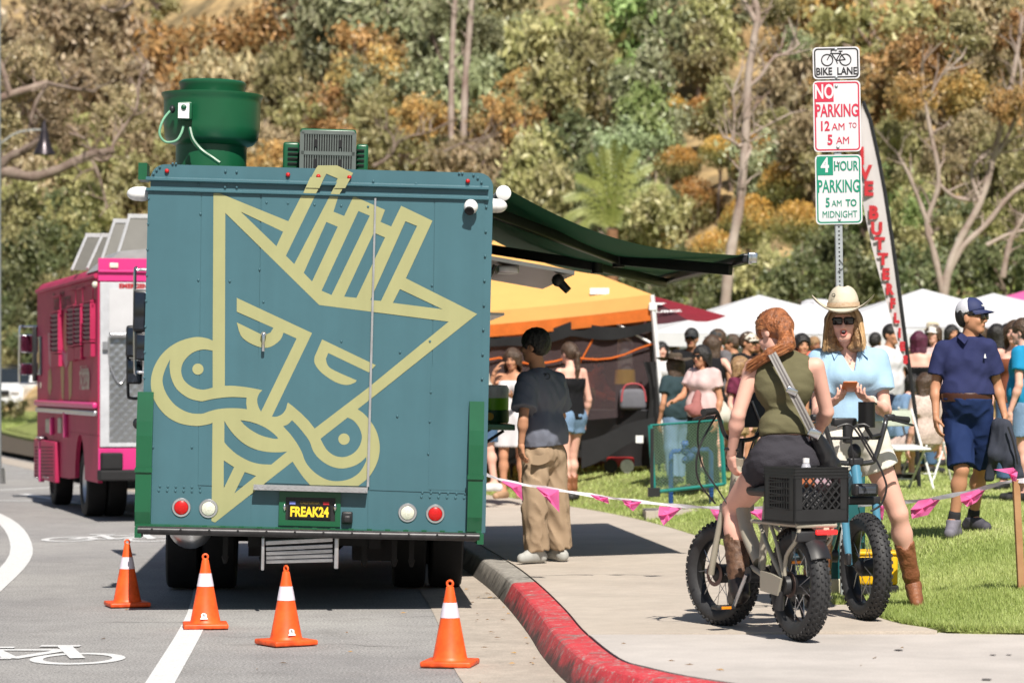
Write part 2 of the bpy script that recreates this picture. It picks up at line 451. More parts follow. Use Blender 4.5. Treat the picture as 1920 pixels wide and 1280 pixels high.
def torso_prims(J, o=0.0, bulk=1.0, k=.07, belly=0.0, hips=True):
 u, fem, ub = dims(J, bulk)
 lat = (J['shR'] - J['shL']).normalized(); hl = (J['hipR'] - J['hipL']).normalized()
 up = (J['neck'] - J['pel']).normalized(); f = (up.cross(lat)).normalized()
 pl, ch, nk = J['pel'], J['chest'], J['neck']
 w = lerp(pl, ch, .42); uc = lerp(ch, nk, .52)
 pr = []
 if hips: pr.append(cap(pl - hl * (.062 if fem else .052) * u - up * .03, pl + hl * (.062 if fem else .052) * u - up * .03, (.105 if fem else .103) * ub + o, None, k))
 pr += [cap(w - lat * .045 * u, w + lat * .045 * u, (.088 if fem else .102) * ub + o, None, k),
   cap(ch - lat * .058 * u, ch + lat * .058 * u, (.098 if fem else .112) * ub + o, None, k),
   cap(uc - lat * .07 * u - up * .01, uc + lat * .07 * u - up * .01, (.066 if fem else .078) * u + o, None, k),
   cap(nk - up * .035 * u, lerp(J['shL'], J['shR'], .12), .056 * u + o, .040 * u + o, .05),
   cap(nk - up * .035 * u, lerp(J['shL'], J['shR'], .88), .056 * u + o, .040 * u + o, .05)]
 if fem:
  for s in (-1, 1): pr.append(ell(ch + lat * s * .07 * u + f * .075 * u + up * .03 * u, [.058 * u + o] * 3, None, .05))
 if belly: pr.append(ell(lerp(pl, ch, .35) + f * .05 * u, ((.13 * u + belly) + o, (.11 * u + belly) + o, .15 * u + o), None, .08))
 return pr
def arm_prims(J, n, o=0.0, s=1.0, upper=1.0, lower=1.0, planes=()):
 u = J['H'] / 1.75 * s; pr = []
 sh, e, w = J['sh' + n], J['el' + n], J['wr' + n]
 if upper: pr.append(cap(sh, lerp(sh, e, upper), .045 * u + o, (.045 - .008 * upper) * u + o, .03, planes))
 if lower: pr.append(cap(e, lerp(e, w, lower), .036 * u + o, (.036 - .012 * lower) * u + o, .015, planes if not upper else ()))
 if lower == 1.0 and not o: pr.append(ell(lerp(e, w, .25), [.038 * u] * 3, None, .03))
 return pr
def leg_prims(J, n, o=0.0, s=1.0, upper=1.0, lower=1.0, planes=(), bag=0.0):
 u = J['H'] / 1.75 * s; pr = []
 hp, kn, an = J['hip' + n], J['kn' + n], J['an' + n]
 if upper: pr.append(cap(hp, lerp(hp, kn, upper), .085 * u + o, (.085 - .033 * upper) * u + o + bag * upper, .05, planes))
 if lower: pr.append(cap(kn, lerp(kn, an, lower), .050 * u + o + bag, (.050 - .015 * lower) * u + o + bag * 1.2, .02, planes))
 if lower > .5:
  back = ((lerp(hp, an, .5) - kn)); back = back.normalized() if back.length > .01 else -J['f']
  back = -J['f'] * .5 + back * .3
  pr.append(ell(lerp(kn, an, .28) + back * .02 * u, [.049 * u + o] * 3, None, .05))
 return pr
def foot_prims(J, n, o=0.0, u=None):
 u = u or J['H'] / 1.75; an, to = J['an' + n], J['to' + n]
 d = to - an; dh = V(d.x, d.y, 0); dh = dh.normalized() if dh.length > .02 else J['f']
 heel = V(an.x, an.y, to.z) - dh * .045 * u
 return [cap(an, heel + V(0, 0, .03 * u), .038 * u + o, .034 * u + o, .02),
   cap(heel + V(0, 0, .022 * u), to + V(0, 0, .02 * u), .034 * u + o, .032 * u + o, .03),
   cap(an, lerp(an, to, .55) + V(0, 0, .01), .036 * u + o, .032 * u + o, .03)]
def body_vq(J, h, bulk=1.0, belly=0.0, hh=.007, hs=1.0, jaw=1.0, hands='LR', curl=.45, feet=True, thick=1.0, mouth=False, legk=None):
 u = J['H'] / 1.75
 pr = torso_prims(J, 0, bulk, belly=belly)
 pr.append(cap(J['neck'] - (J['neck'] - J['chest']).normalized() * .03, J['head'] - V(0, 0, .05), .060 * u * (.86 if J['fem'] else 1.05), .052 * u * (.88 if J['fem'] else 1.05), .04))
 for n in 'LR':
  pr += arm_prims(J, n, 0, thick) + leg_prims(J, n, 0, legk or thick)
  if feet: pr += foot_prims(J, n)
 parts = [sdf(pr, h)]
 hp, subs, q, rot = head_prims(J['head'], J['hf'], J['hu'], hs * (u ** .5) * (.96 if J['fem'] else 1.0), jaw)
 hp.append(cap(J['neck'] + V(0, 0, .02), J['head'] - V(0, 0, .05), .052 * u * (.88 if J['fem'] else 1.05), None, .03))
 if mouth: subs.append(ell(q(0, .095, -.064), (.020, .02, .013), rot))
 parts.append(sdf(hp, hh, subs=subs))
 for n in hands:
  e, w_ = J['el' + n], J['wr' + n]
  th = J['f'] + V(0, 0, .3) if J.get('th' + n) is None else J['th' + n]
  parts.append(sdf(hand_prims(w_, J['hd' + n], J['pn' + n], th, .95 * u, J.get('cu' + n, curl)), min(hh, .0065)))
 return merge(parts), q, rot
def person(J, label, skin, group=None, h=.014, hh=.007, base=None, bulk=1.0, belly=0.0, hs=1.0, jaw=1.0, hands='LR', thick=1.0, mouth=False, cat='person', curl=.45, eyes=True, feet=True, legk=None):
 base = base or V(J['pel'].x, J['pel'].y, min(J['toL'].z, J['toR'].z))
 root = empty('person', base, label, cat, group)
 vq, q, rot = body_vq(J, h, bulk, belly, hh, hs, jaw, hands, curl, feet, thick, mouth, legk)
 me = vq_mesh('body', vq, base); link_mesh('body', me, skin, root)
 J['q'] = q; J['rot'] = rot; J['org'] = base; J['root'] = root
 if eyes and J['hf'].y < .35:
  b = MB(base)
  for x in (-1, 1): b.sphere(q(.033 * x, .080, .003), (.014, .010, .007), 8, rot)
  for x in (-1, 1): b.tube([q(.016 * x, .092, .021), q(.034 * x, .089, .027), q(.050 * x, .078, .021)], .0042, 5)
  b.build('eyes', mat('eye_dark', (.02, .014, .012), .4), root, True)
  b = MB(base); b.tube([q(-.022, .086, -.064), q(-.008, .0945, -.061), q(.008, .0945, -.061), q(.022, .086, -.064)], [.003, .0055, .0055, .003], 6)
  b.build('lips', mat('lip_skin', rgb(190, 110, 100), .5), root, True)
 return root
def wear(J, name, vq, m, label=None):
 o = link_mesh(name, vq_mesh(name, vq, J['org']), m, J['root'])
 if label: o['label'] = label
 return o
def shirt_vq(J, h, o=.020, sleeve=.55, bulk=1.0, belly=0.0, hem=None, wr=(.004, 26, 3, (1, 1, .5)), scoop=.075, neck_front=.03, loose=0.0, strap=None, slv=.006, neck_up=0.0):
 u = J['H'] / 1.75; lat = (J['shR'] - J['shL']).normalized(); up = (J['neck'] - J['pel']).normalized(); f = up.cross(lat).normalized()
 pr = torso_prims(J, o, bulk, .09, belly)
 if loose:
  pl = J['pel']; hl = (J['hipR'] - J['hipL']).normalized()
  pr.append(cap(lerp(pl, J['chest'], .3) - hl * .06, lerp(pl, J['chest'], .3) + hl * .06, .105 * u * bulk + o + loose, None, .08))
 if sleeve:
  for n in 'LR':
   sh, e, w_ = J['sh' + n], J['el' + n], J['wr' + n]
   if sleeve <= 1:
    ed = lerp(sh, e, sleeve); d = (e - sh).normalized()
    pr.append(cap(sh, ed + d * .05, .045 * u + o + slv * .5, .043 * u + o + slv * 2.2, .035, ((ed, d),)))
   else:
    pr.append(cap(sh, e, .05 * u + o, .042 * u + o, .05)); ed = lerp(e, w_, sleeve - 1); d = (w_ - e).normalized()
    pr.append(cap(e, ed + d * .03, .042 * u + o, .03 * u + o, .02, ((ed, d),)))
 hem = hem if hem is not None else J['pel'] - up * .06 * u
 cuts = [(hem, -up)]
 nk = J['neck']
 subs = [ell(nk + up * (.062 + neck_up) * u + f * neck_front * u, [scoop * u] * 3)]
 if sleeve == 0:         # tank: cut the arm holes
  cuts.append((nk + up * .012 * u, up + f * .0))
  for n, s in (('L', -1), ('R', 1)): subs.append(ell(J['sh' + n] + lat * s * .012 * u + up * .005, (.062 * u, .075 * u, .085 * u), None))
 if strap:               # strapless or thin straps: everything above a line is bare
  cuts.append((lerp(J['chest'], nk, strap), up))
 return sdf(pr, h, cuts, subs, wr)
def trousers_vq(J, h, o=.014, upper=1.0, lower=1.0, bulk=1.0, belly=0.0, bag=.0, wr=(.004, 24, 5, (1, 1, .6)), waist=.10, flare=0.0, thick=1.0, kk=.05):
 u = J['H'] / 1.75; up = (J['neck'] - J['pel']).normalized(); pr = []
 hl = (J['hipR'] - J['hipL']).normalized(); pl = J['pel']
 pr.append(cap(pl - hl * (.062 if J['fem'] else .052) * u - up * .03, pl + hl * (.062 if J['fem'] else .052) * u - up * .03, .105 * u * bulk + o, None, .06))
 w = lerp(pl, J['chest'], .42)
 pr.append(cap(w - hl * .045 * u, w + hl * .045 * u, (.088 if J['fem'] else .102) * u * bulk + o, None, .07))
 if belly: pr.append(ell(lerp(pl, J['chest'], .35) + up.cross(hl) * .05 * u, ((.13 * u + belly) + o, (.11 * u + belly) + o, .15 * u + o), None, .08))
 for n in 'LR':
  hp, kn, an = J['hip' + n], J['kn' + n], J['an' + n]
  if lower == 0:
   ed = lerp(hp, kn, upper); d = (kn - hp).normalized()
   pr.append(cap(hp, ed + d * .06, .088 * u * thick + o, (.086 - .03 * upper) * u * thick + o + flare, kk, ((ed, d),)))
  else:
   ed = lerp(kn, an, lower); d = (an - kn).normalized()
   pr.append(cap(hp, kn, .088 * u + o, .062 * u + o + bag, .05))
   pr.append(cap(kn, ed + d * .05, .062 * u + o + bag, .052 * u + o + bag * 1.3, min(kk, .04), ((ed, d),)))
 return sdf(pr, h, [(pl + up * waist * u, up)], (), wr)
def shoe_vq(J, n, h=.009, o=.008): return sdf(foot_prims(J, n, o), h, [(J['an' + n] + V(0, 0, .012), V(0, 0, 1)), (J['to' + n] - V(0, 0, .0145), V(0, 0, -1))])
def hair_vq(J, h=.009, style='short', o=.012, seed=1, long=.28, s=1.0, fringe=0.0):
 q, rot = J['q'], J['rot']; k = s
 back = rot @ V(0, -1, 0); up = rot @ V(0, 0, 1); rr = rot @ V(1, 0, 0); fw = -back
 pr = [ell(q(0, -.016, .036), ((.079 + o) * k, (.098 + o) * k, (.088 + o) * k), rot, .02)]
 cuts = []; subs = [ell(q(0, .115, -.052 - fringe), (.072, .090, .092), rot), ell(q(0, .05, -.13), (.12, .10, .085), rot)]
 if style == 'short':
  pr.append(ell(q(0, -.05, -.01), (.072 + o * .6, .055 + o, .07), rot, .03))
  subs += [ell(q(x * .09, .012, -.03), (.03, .035, .05), rot) for x in (-1, 1)]
 if style == 'bald': return None
 if style in ('long', 'wavy'):
  d = -V(0, 0, 1) * .75 + back * .12
  for x in (-.075, -.045, 0, .045, .075):
   a = q(x, -.055 + abs(x) * .5, .02); e = a + d * long * (1 if abs(x) < .06 else .9) + rr * x * .2
   pr.append(cap(a, e, .040, .022, .05))
  for x in (-.078, .078): pr.append(cap(q(x, .02, .03), q(x * 1.1, .028, -.09) + d * long * .35, .024, .014, .04))
 if style in ('pony', 'bun'):
  pr.append(ell(q(0, -.05, .0), (.07, .06, .07), rot, .04))
  t = q(0, -.115, .03)
  if style == 'bun': pr.append(ell(q(0, -.105, .065), (.045, .04, .045), rot, .02))
  else:
   m = t + back * .05 - V(0, 0, 1) * .05
   pr += [cap(t + fw * .03, m, .022, .03, .02), cap(m, m - V(0, 0, 1) * long * .5, .032, .027, .02), cap(m - V(0, 0, 1) * long * .5, m - V(0, 0, 1) * long + fw * .02, .027, .008, .02)]
 if style in ('pony',): subs += [ell(q(x * .09, .01, -.02), (.03, .035, .045), rot) for x in (-1, 1)]
 return sdf(pr, h, cuts, subs, (.0035, 60, seed, (1, 1, .25)))
def cap_hat(J, m, mb=None, s=1.0, h=.008):
 q, rot = J['q'], J['rot']; f = rot @ V(0, 1, 0)
 vq = sdf([ell(q(0, -.012, .042), (.090 * s, .108 * s, .092 * s), rot, .01)], h, [(q(0, 0, .035), rot @ V(0, 0, -1))])
 o = wear(J, 'cap', vq, m)
 b = MB(J['org'])
 def fn(u, v):
  a = (u - .5) * 2.0; rr_ = .095 + v * .075 * math.cos(a * .9)
  return q(math.sin(a) * .085, math.cos(a) * .095 - .01 + v * .085 * max(.1, math.cos(a * 1.25)), .040 - v * .018 - .012 * (a * a) * v + .004)
 b.grid(fn, 12, 4); b.grid(lambda u, v: fn(u, v) + V(0, 0, -.005), 12, 4)
 br = b.build('brim', mb or m, o, True, fix=False); return o
# ------------------------------------------------------------------ the setting: ground, road, kerb, pavement, lawn, hill
KERB = [(9, 12.5), (4.0, 12.6), (2.0, 12.9), (1.2, 13.3), (.75, 13.9), (.50, 14.5), (.38, 15.0), (.25, 16.6), (.167, 18.3), (.0076, 20.85), (-.19, 23.2), (-.6, 27), (-1.15, 30.5), (-2.1, 34), (-3.7, 39), (-5.9, 46), (-8.8, 56), (-12.3, 68), (-16, 82), (-20, 100)]
LAWN = [(30, 16.0), (8, 16.15), (5, 16.29), (3.6, 16.36), (2.9, 16.4), (2.45, 16.5), (2.25, 16.9), (2.15, 17.6), (2.07, 19.4), (1.95, 22), (1.75, 26), (1.3, 30), (.6, 33.5), (-.4, 37), (-1.9, 41), (-4.0, 47), (-6.8, 56), (-10.3, 68), (-14, 82), (-18, 100)]
def smooth_poly(p, n=5): return [V(a.x, a.y, 0) for a in catmull([(x, y, 0) for x, y in p], n)]
KL = smooth_poly(KERB); LL = smooth_poly(LAWN)
LX = np.array([[p.x, p.y] for p in LL])
def dist_poly(X, Y, L):
 X = np.asarray(X, float); Y = np.asarray(Y, float); best = np.full(X.shape, 1e9)
 for a, b in zip(L[:-1], L[1:]):
  dx, dy = b[0] - a[0], b[1] - a[1]; l2 = dx * dx + dy * dy + 1e-12
  t = np.clip(((X - a[0]) * dx + (Y - a[1]) * dy) / l2, 0, 1)
  best = np.minimum(best, np.hypot(X - a[0] - t * dx, Y - a[1] - t * dy))
 return best
def hill_z(X, Y):
 base = 94 - 1.0 * np.clip(X, -30, 9)
 t = Y - base
 z = .31 * np.maximum(t, 0) + .0009 * np.maximum(t, 0) ** 2
 n = np.sin(X * .31 + Y * .12) * np.sin(Y * .23 - X * .1) * 1.0 + np.sin(X * .9 + 1) * np.sin(Y * .7) * .35
 return z + n * np.clip(t / 12, 0, 1)
def lawn_z(X, Y):
 X = np.asarray(X, float); Y = np.asarray(Y, float)
 t = np.clip(dist_poly(X, Y, LX) / 1.7, 0, 1); s = t * t * (3 - 2 * t)
 return .185 + .285 * s + .012 * np.sin(X * 1.7 + Y) * s + hill_z(X, Y)
def LZ(x, y): return float(lawn_z([x], [y])[0])
def on_lawn(u, d): x = (u - 960) * d / F; return V(x, d, LZ(x, d))
def asphalt():
 m = mat('asphalt', (.30, .292, .29), .85, scale=3, var=.10)
 t = m.node_tree; N, L = t.nodes, t.links; b = N['Principled BSDF']
 tc = [n for n in N if n.type == 'TEX_COORD'][0]
 src = b.inputs['Base Color'].links[0].from_socket
 def add(scale, lo, hi, c0, c1, rough=.6):
  nonlocal src
  n = N.new('ShaderNodeTexNoise'); n.inputs['Scale'].default_value = scale; n.inputs['Detail'].default_value = 3; n.inputs['Roughness'].default_value = rough
  L.new(tc.outputs['Object'], n.inputs['Vector'])
  r = N.new('ShaderNodeValToRGB'); r.color_ramp.elements[0].position = lo; r.color_ramp.elements[1].position = hi
  r.color_ramp.elements[0].color = (*c0, 1); r.color_ramp.elements[1].color = (*c1, 1)
  L.new(n.outputs['Fac'], r.inputs['Fac'])
  mx = N.new('ShaderNodeMixRGB'); mx.blend_type = 'MULTIPLY'; mx.inputs[0].default_value = 1
  L.new(src, mx.inputs[1]); L.new(r.outputs[0], mx.inputs[2]); src = mx.outputs[0]
 add(70, .35, .68, (.55, .55, .55), (1.55, 1.53, 1.5)); add(.35, .35, .7, (.82, .82, .83), (1.1, 1.1, 1.08)); add(1.6, .25, .42, (.84, .83, .82), (1, 1, 1), .7)
 L.new(src, b.inputs['Base Color'])
 return m
def speckle(m, scale, k0, k1, lo=.35, hi=.68):
 t = m.node_tree; N, L = t.nodes, t.links; b = N['Principled BSDF']
 tc = [n for n in N if n.type == 'TEX_COORD'][0]; src = b.inputs['Base Color'].links[0].from_socket
 n = N.new('ShaderNodeTexNoise'); n.inputs['Scale'].default_value = scale; n.inputs['Detail'].default_value = 3
 L.new(tc.outputs['Object'], n.inputs['Vector'])
 r = N.new('ShaderNodeValToRGB'); r.color_ramp.elements[0].position = lo; r.color_ramp.elements[1].position = hi
 r.color_ramp.elements[0].color = (k0, k0, k0, 1); r.color_ramp.elements[1].color = (k1, k1, k1, 1)
 L.new(n.outputs['Fac'], r.inputs['Fac'])
 mx = N.new('ShaderNodeMixRGB'); mx.blend_type = 'MULTIPLY'; mx.inputs[0].default_value = 1
 L.new(src, mx.inputs[1]); L.new(r.outputs[0], mx.inputs[2]); L.new(mx.outputs[0], b.inputs['Base Color']); return m
M_ASPH = asphalt()
M_CONC = speckle(speckle(mat('pavement_concrete', (.47, .41, .35), .85, scale=1.2, var=.10, bump=.15, bscale=60), 90, .93, 1.05), 7, .95, 1.03)
M_APRON = speckle(speckle(mat('apron_concrete', (.50, .46, .43), .85, scale=.9, var=.10, bump=.1, bscale=60), 90, .94, 1.05), 2.5, .90, 1.03)
M_GUT = speckle(speckle(mat('gutter_concrete', (.42, .365, .31), .88, scale=2, var=.14, bump=.15, bscale=50), 80, .86, 1.1), 9, .92, 1.06)
M_PAINTW = speckle(speckle(mat('road_paint', (.74, .74, .74), .7, scale=14, var=.08), 60, .8, 1.05), 220, .84, 1.05)
# ground sheet and road
b = MB(); b.quad((-300, -30, -.012), (300, -30, -.012), (300, 300, -.012), (-300, 300, -.012)); b.build('ground', mat('dry_ground', (.20, .17, .11), .95, scale=.4, var=.2), kind='structure')
b = MB()
b.grid(lambda u, v: V(-40 + 50 * u, -5 + 100 * v, 0), 4, 8); b.build('road', M_ASPH, kind='structure')
def offset_line(L, o):
 r = []
 for i, p in enumerate(L):
  d = (L[min(i + 1, len(L) - 1)] - L[max(i - 1, 0)]).normalized(); n = V(d.y, -d.x, 0)   # to the right of travel
  r.append(p + n * o)
 return r
def strip(b, A, B, za, zb):
 n = len(A)
 b.add([V(p.x, p.y, za) for p in A] + [V(p.x, p.y, zb) for p in B], [(i, i + 1, n + i + 1, n + i) for i in range(n - 1)])
# gutter pan
b = MB(); strip(b, offset_line(KL, -.065), offset_line(KL, -.60), .012, .004); b.build('gutter', M_GUT, kind='structure')
# kerb stones: grey up the street, red round the corner; each stone its own piece with a narrow joint
M_KG = speckle(mat('kerb_concrete', (.36, .335, .30), .85, scale=3, var=.15, bump=.25, bscale=40), 30, .7, 1.15)
def red_paint():
 m = mat('kerb_red_paint', rgb(196, 62, 70), .6, scale=5, var=.18, bump=.25, bscale=30)
 t = m.node_tree; N, L = t.nodes, t.links; b = N['Principled BSDF']; tc = [n for n in N if n.type == 'TEX_COORD'][0]
 src = b.inputs['Base Color'].links[0].from_socket
 for sc_, lo, hi, c in ((4.5, .55, .66, (.22, .17, .16)), (16, .56, .64, (.40, .33, .31)), (55, .58, .66, (.42, .38, .35))):
  n = N.new('ShaderNodeTexNoise'); n.inputs['Scale'].default_value = sc_; n.inputs['Detail'].default_value = 6; n.inputs['Roughness'].default_value = .7
  L.new(tc.outputs['Object'], n.inputs['Vector'])
  r = N.new('ShaderNodeMapRange'); r.inputs[1].default_value = lo; r.inputs[2].default_value = hi; L.new(n.outputs['Fac'], r.inputs[0])
  mx = N.new('ShaderNodeMixRGB'); mx.inputs[2].default_value = (*c, 1); L.new(r.outputs[0], mx.inputs[0]); L.new(src, mx.inputs[1]); src = mx.outputs[0]
 sx = N.new('ShaderNodeSeparateXYZ'); L.new(tc.outputs['Object'], sx.inputs[0]); n = N.new('ShaderNodeTexNoise'); n.inputs['Scale'].default_value = 7; n.inputs['Detail'].default_value = 7; n.inputs['Roughness'].default_value = .75; L.new(tc.outputs['Object'], n.inputs['Vector'])
 ad = N.new('ShaderNodeMath'); ad.operation = 'MULTIPLY_ADD'; L.new(sx.outputs['Z'], ad.inputs[0]); ad.inputs[1].default_value = -2.6; L.new(n.outputs['Fac'], ad.inputs[2])
 r = N.new('ShaderNodeMapRange'); r.inputs[1].default_value = .24; r.inputs[2].default_value = .44; r.inputs[4].default_value = .75; L.new(ad.outputs[0], r.inputs[0])
 mx = N.new('ShaderNodeMixRGB'); mx.inputs[2].default_value = (.095, .060, .055, 1); L.new(r.outputs[0], mx.inputs[0]); L.new(src, mx.inputs[1]); src = mx.outputs[0]      # tyre scuff low on the face
 L.new(src, b.inputs['Base Color']); return m
M_KR = red_paint()
def grime(m, col, lo, hi, k):
 t = m.node_tree; N, L = t.nodes, t.links; b = N['Principled BSDF']; tc = [n for n in N if n.type == 'TEX_COORD'][0]; src = b.inputs['Base Color'].links[0].from_socket
 sx = N.new('ShaderNodeSeparateXYZ'); L.new(tc.outputs['Object'], sx.inputs[0]); n = N.new('ShaderNodeTexNoise'); n.inputs['Scale'].default_value = 3; n.inputs['Detail'].default_value = 8; n.inputs['Roughness'].default_value = .7; L.new(tc.outputs['Object'], n.inputs['Vector'])
 ad = N.new('ShaderNodeMath'); ad.operation = 'MULTIPLY_ADD'; L.new(sx.outputs['Z'], ad.inputs[0]); ad.inputs[1].default_value = -k; L.new(n.outputs['Fac'], ad.inputs[2])
 r = N.new('ShaderNodeMapRange'); r.inputs[1].default_value = lo; r.inputs[2].default_value = hi; r.inputs[4].default_value = .88; L.new(ad.outputs[0], r.inputs[0])
 mx = N.new('ShaderNodeMixRGB'); mx.inputs[2].default_value = (*col, 1); L.new(r.outputs[0], mx.inputs[0]); L.new(src, mx.inputs[1]); L.new(mx.outputs[0], b.inputs['Base Color'])
grime(M_KR, (.06, .045, .042), .36, .46, 1.6); grime(M_KG, (.06, .055, .05), .12, .34, 2.4)
kerb_root = tag(empty('kerb', (0, 0, 0)), kind='structure')
def arclen(L):
 s = [0]
 for a, c in zip(L[:-1], L[1:]): s.append(s[-1] + (c - a).length)
 return s
KS = arclen(KL)
def along(L, S, t):
 t = max(0, min(S[-1] - 1e-6, t)); i = max(0, int(np.searchsorted(S, t)) - 1); k = (t - S[i]) / max(S[i + 1] - S[i], 1e-9)
 p = lerp(L[i], L[i + 1], k); d = (L[i + 1] - L[i]).normalized(); return p, V(d.y, -d.x, 0)
def s_at_y(y):
 return min((abs(p.y - y), s) for p, s in zip(KL, KS) if p.x < 3)[1]
S_RED0 = None
cuts_y = [12.58, 12.95, 13.9, 15.3, 17.0, 18.9, 20.75, 22.0, 23.9, 25.9, 27.9, 29.9, 32, 34, 36.5, 39, 42, 46, 51]
ss = [s_at_y(y) for y in cuts_y]
for i in range(len(ss) - 1):
 s0, s1 = ss[i] + .006, ss[i + 1] - .006
 if s1 <= s0: continue
 n = max(2, int((s1 - s0) / .25)); b = MB()
 prof = [(-.076, -.02), (-.070, .02), (-.022, .122), (-.010, .143), (.004, .152), (.02, .155), (.155, .160), (.155, -.02)]
 vs = []
 for j in range(n + 1):
  p, nr = along(KL, KS, lerp(s0, s1, j / n))
  vs += [V(p.x, p.y, z) + nr * o for o, z in prof]
 k = len(prof); fs = [(j * k + a, j * k + a + 1, (j + 1) * k + a + 1, (j + 1) * k + a) for j in range(n) for a in range(k - 1)]
 fs += [tuple(range(k)), tuple(range(n * k + k - 1, n * k - 1, -1))]
 b.add(vs, fs); b.build('kerb_stone', M_KR if cuts_y[i + 1] <= 20.8 else M_KG, kerb_root)
# pavement slabs between the kerb and the lawn
LS = arclen(LL)
pave = tag(empty('pavement', (0, 0, 0)), kind='structure')
def lawn_x(y):
 return float(np.interp(y, LX[20:, 1], LX[20:, 0])) if y > 16.6 else 2.35
inner = offset_line(KL, .165)
IX = np.array([[p.x, p.y] for p in inner if p.x < 1.1 and p.y > 13.4])
def inner_x(y): return float(np.interp(y, IX[:, 1], IX[:, 0]))
joints = [16.42, 18.1, 19.9, 21.7, 23.4, 25.3, 27.2, 29.2, 31.2, 33.4, 36.0, 38.5, 41.5, 45, 49]
for y0, y1 in zip(joints[:-1], joints[1:]):
 b = MB(); n = 5; vs = []
 for zz in (.165, .0):
  for j in range(n + 1):
   y = lerp(y0 + .004, y1 - .004, j / n); xa = inner_x(y); xb = lawn_x(y) + .03
   for i in range(5): vs.append(V(lerp(xa, xb, i / 4), y + (.04 if 0 else 0), zz + (.02 * i / 4 if zz else 0)))
 m_ = (n + 1) * 5
 fs = [(j * 5 + i, j * 5 + i + 1, j * 5 + i + 6, j * 5 + i + 5) for j in range(n) for i in range(4)]
 ring = [i for i in range(5)] + [j * 5 + 4 for j in range(1, n + 1)] + [n * 5 + i for i in range(3, -1, -1)] + [j * 5 for j in range(n - 1, 0, -1)]
 fs += [(ring[a], ring[(a + 1) % len(ring)], ring[(a + 1) % len(ring)] + m_, ring[a] + m_) for a in range(len(ring))]
 b.add(vs, fs); b.build('paving_slab', M_CONC, pave)
# the apron slab in front, whiter concrete (its far edge is the seam seen below the bicycles)
b = MB()
ins = [p for p in offset_line(KL, .17) if p.y < 16.40]
poly = [(p.x, p.y) for p in ins if p.x < 8.5] + [(inner_x(16.41), 16.41), (2.37, 16.41), (2.5, 16.9), (8.4, 16.6)]
b.prism(poly, lambda a, c, h: V(a, c, h), .02, .164); b.build('apron_slab', M_APRON, kind='structure')
# hidden bedding under the joints
b = MB(); strip(b, offset_line(KL, .10), [V(lawn_x(max(p.y, 16.7)) + .4 if p.y > 13.2 else p.x + 2, p.y, 0) for p in offset_line(KL, .165)], .11, .11); b.build('joint_bed', mat('joint_soil', (.07, .055, .04), .95), kind='structure')
# road paint
def paint_line(name, pts, wd, z=.004):
 L = catmull([(x, y, 0) for x, y in pts], 6); b = MB(); strip(b, offset_line(L, -wd / 2), offset_line(L, wd / 2), z, z)
 return b.build(name, M_PAINTW, kind='structure')
paint_line('lane_line', [(-1.55, 10), (-1.84, 15.34), (-2.22, 20.98), (-2.9, 27), (-4.3, 34.5), (-7, 42)], .155)
paint_line('lane_line', [(-3.55, 17), (-3.95, 22), (-4.68, 28), (-6.27, 35.4), (-8.6, 42), (-12, 48)], .21)
for (x0, y0, x1, y1, wd) in ((-12, 39.9, -3.8, 39.3, .16), (-13, 52.3, -6, 51.8, .16), (-14, 60.5, -9.6, 62.5, .16), (-6.6, 45.5, -7.6, 43.5, .16)):
 paint_line('cross_line', [(x0, y0), (lerp(x0, x1, .5), lerp(y0, y1, .5)), (x1, y1)], wd)
def bike_symbol(cx, cy, w_, h_):
 """road stencil of a bicycle: two wheels, frame, saddle and bar"""
 b = MB(); z = .0045
 def pt(x, y): return V(cx + x * w_, cy + y * h_, z)
 def ring(x, y, r0, r1, n=28):
  vs = [pt(x + math.cos(2 * PI * i / n) * r, y + math.sin(2 * PI * i / n) * r * 1.25) for i in range(n) for r in (r0, r1)]
  b.add(vs, [(2 * i, 2 * i + 1, (2 * i + 3) % (2 * n), (2 * i + 2) % (2 * n)) for i in range(n)])
 zz = [0]
 def bar(x0, y0, x1, y1, t=.035):
  d = V(x1 - x0, y1 - y0, 0).normalized(); n = V(-d.y, d.x, 0) * t; zz[0] += .0004
  b.add([pt(x0 + n.x, y0 + n.y) + V(0, 0, zz[0]), pt(x0 - n.x, y0 - n.y) + V(0, 0, zz[0]), pt(x1 - n.x, y1 - n.y) + V(0, 0, zz[0]), pt(x1 + n.x, y1 + n.y) + V(0, 0, zz[0])], [(0, 1, 2, 3)])
 ring(-.32, -.2, .155, .215); ring(.32, -.2, .155, .215)
 bar(-.32, -.2, -.14, .2); bar(-.14, .2, .2, .2); bar(.2, .2, .02, -.2); bar(.02, -.2, -.32, -.2); bar(-.16, .25, .02, -.2)
 bar(.32, -.2, .17, .36); bar(.05, .38, .24, .38); bar(-.26, .3, -.06, .3)
 return b.build('bike_stencil', M_PAINTW, kind='structure')
bike_symbol(-2.87, 16.95, 1.25, 1.35); bike_symbol(-4.05, 29.95, 1.3, 1.7)
# lawn
M_LAWN = speckle(speckle(mat('lawn_turf', (.19, .24, .055), .95, scale=2.2, col2=(.30, .32, .11), bump=.6, bscale=70), 45, .55, 1.25), 6, .85, 1.12)
b = MB()
xs = np.concatenate([np.linspace(-22, -2, 60, endpoint=False), np.linspace(-2, 8, 50, endpoint=False), np.linspace(8, 40, 20)])
ys = np.concatenate([np.linspace(15.9, 46, 120, endpoint=False), np.linspace(46, 104, 60)])
XX, YY = np.meshgrid(xs, ys, indexing='ij')
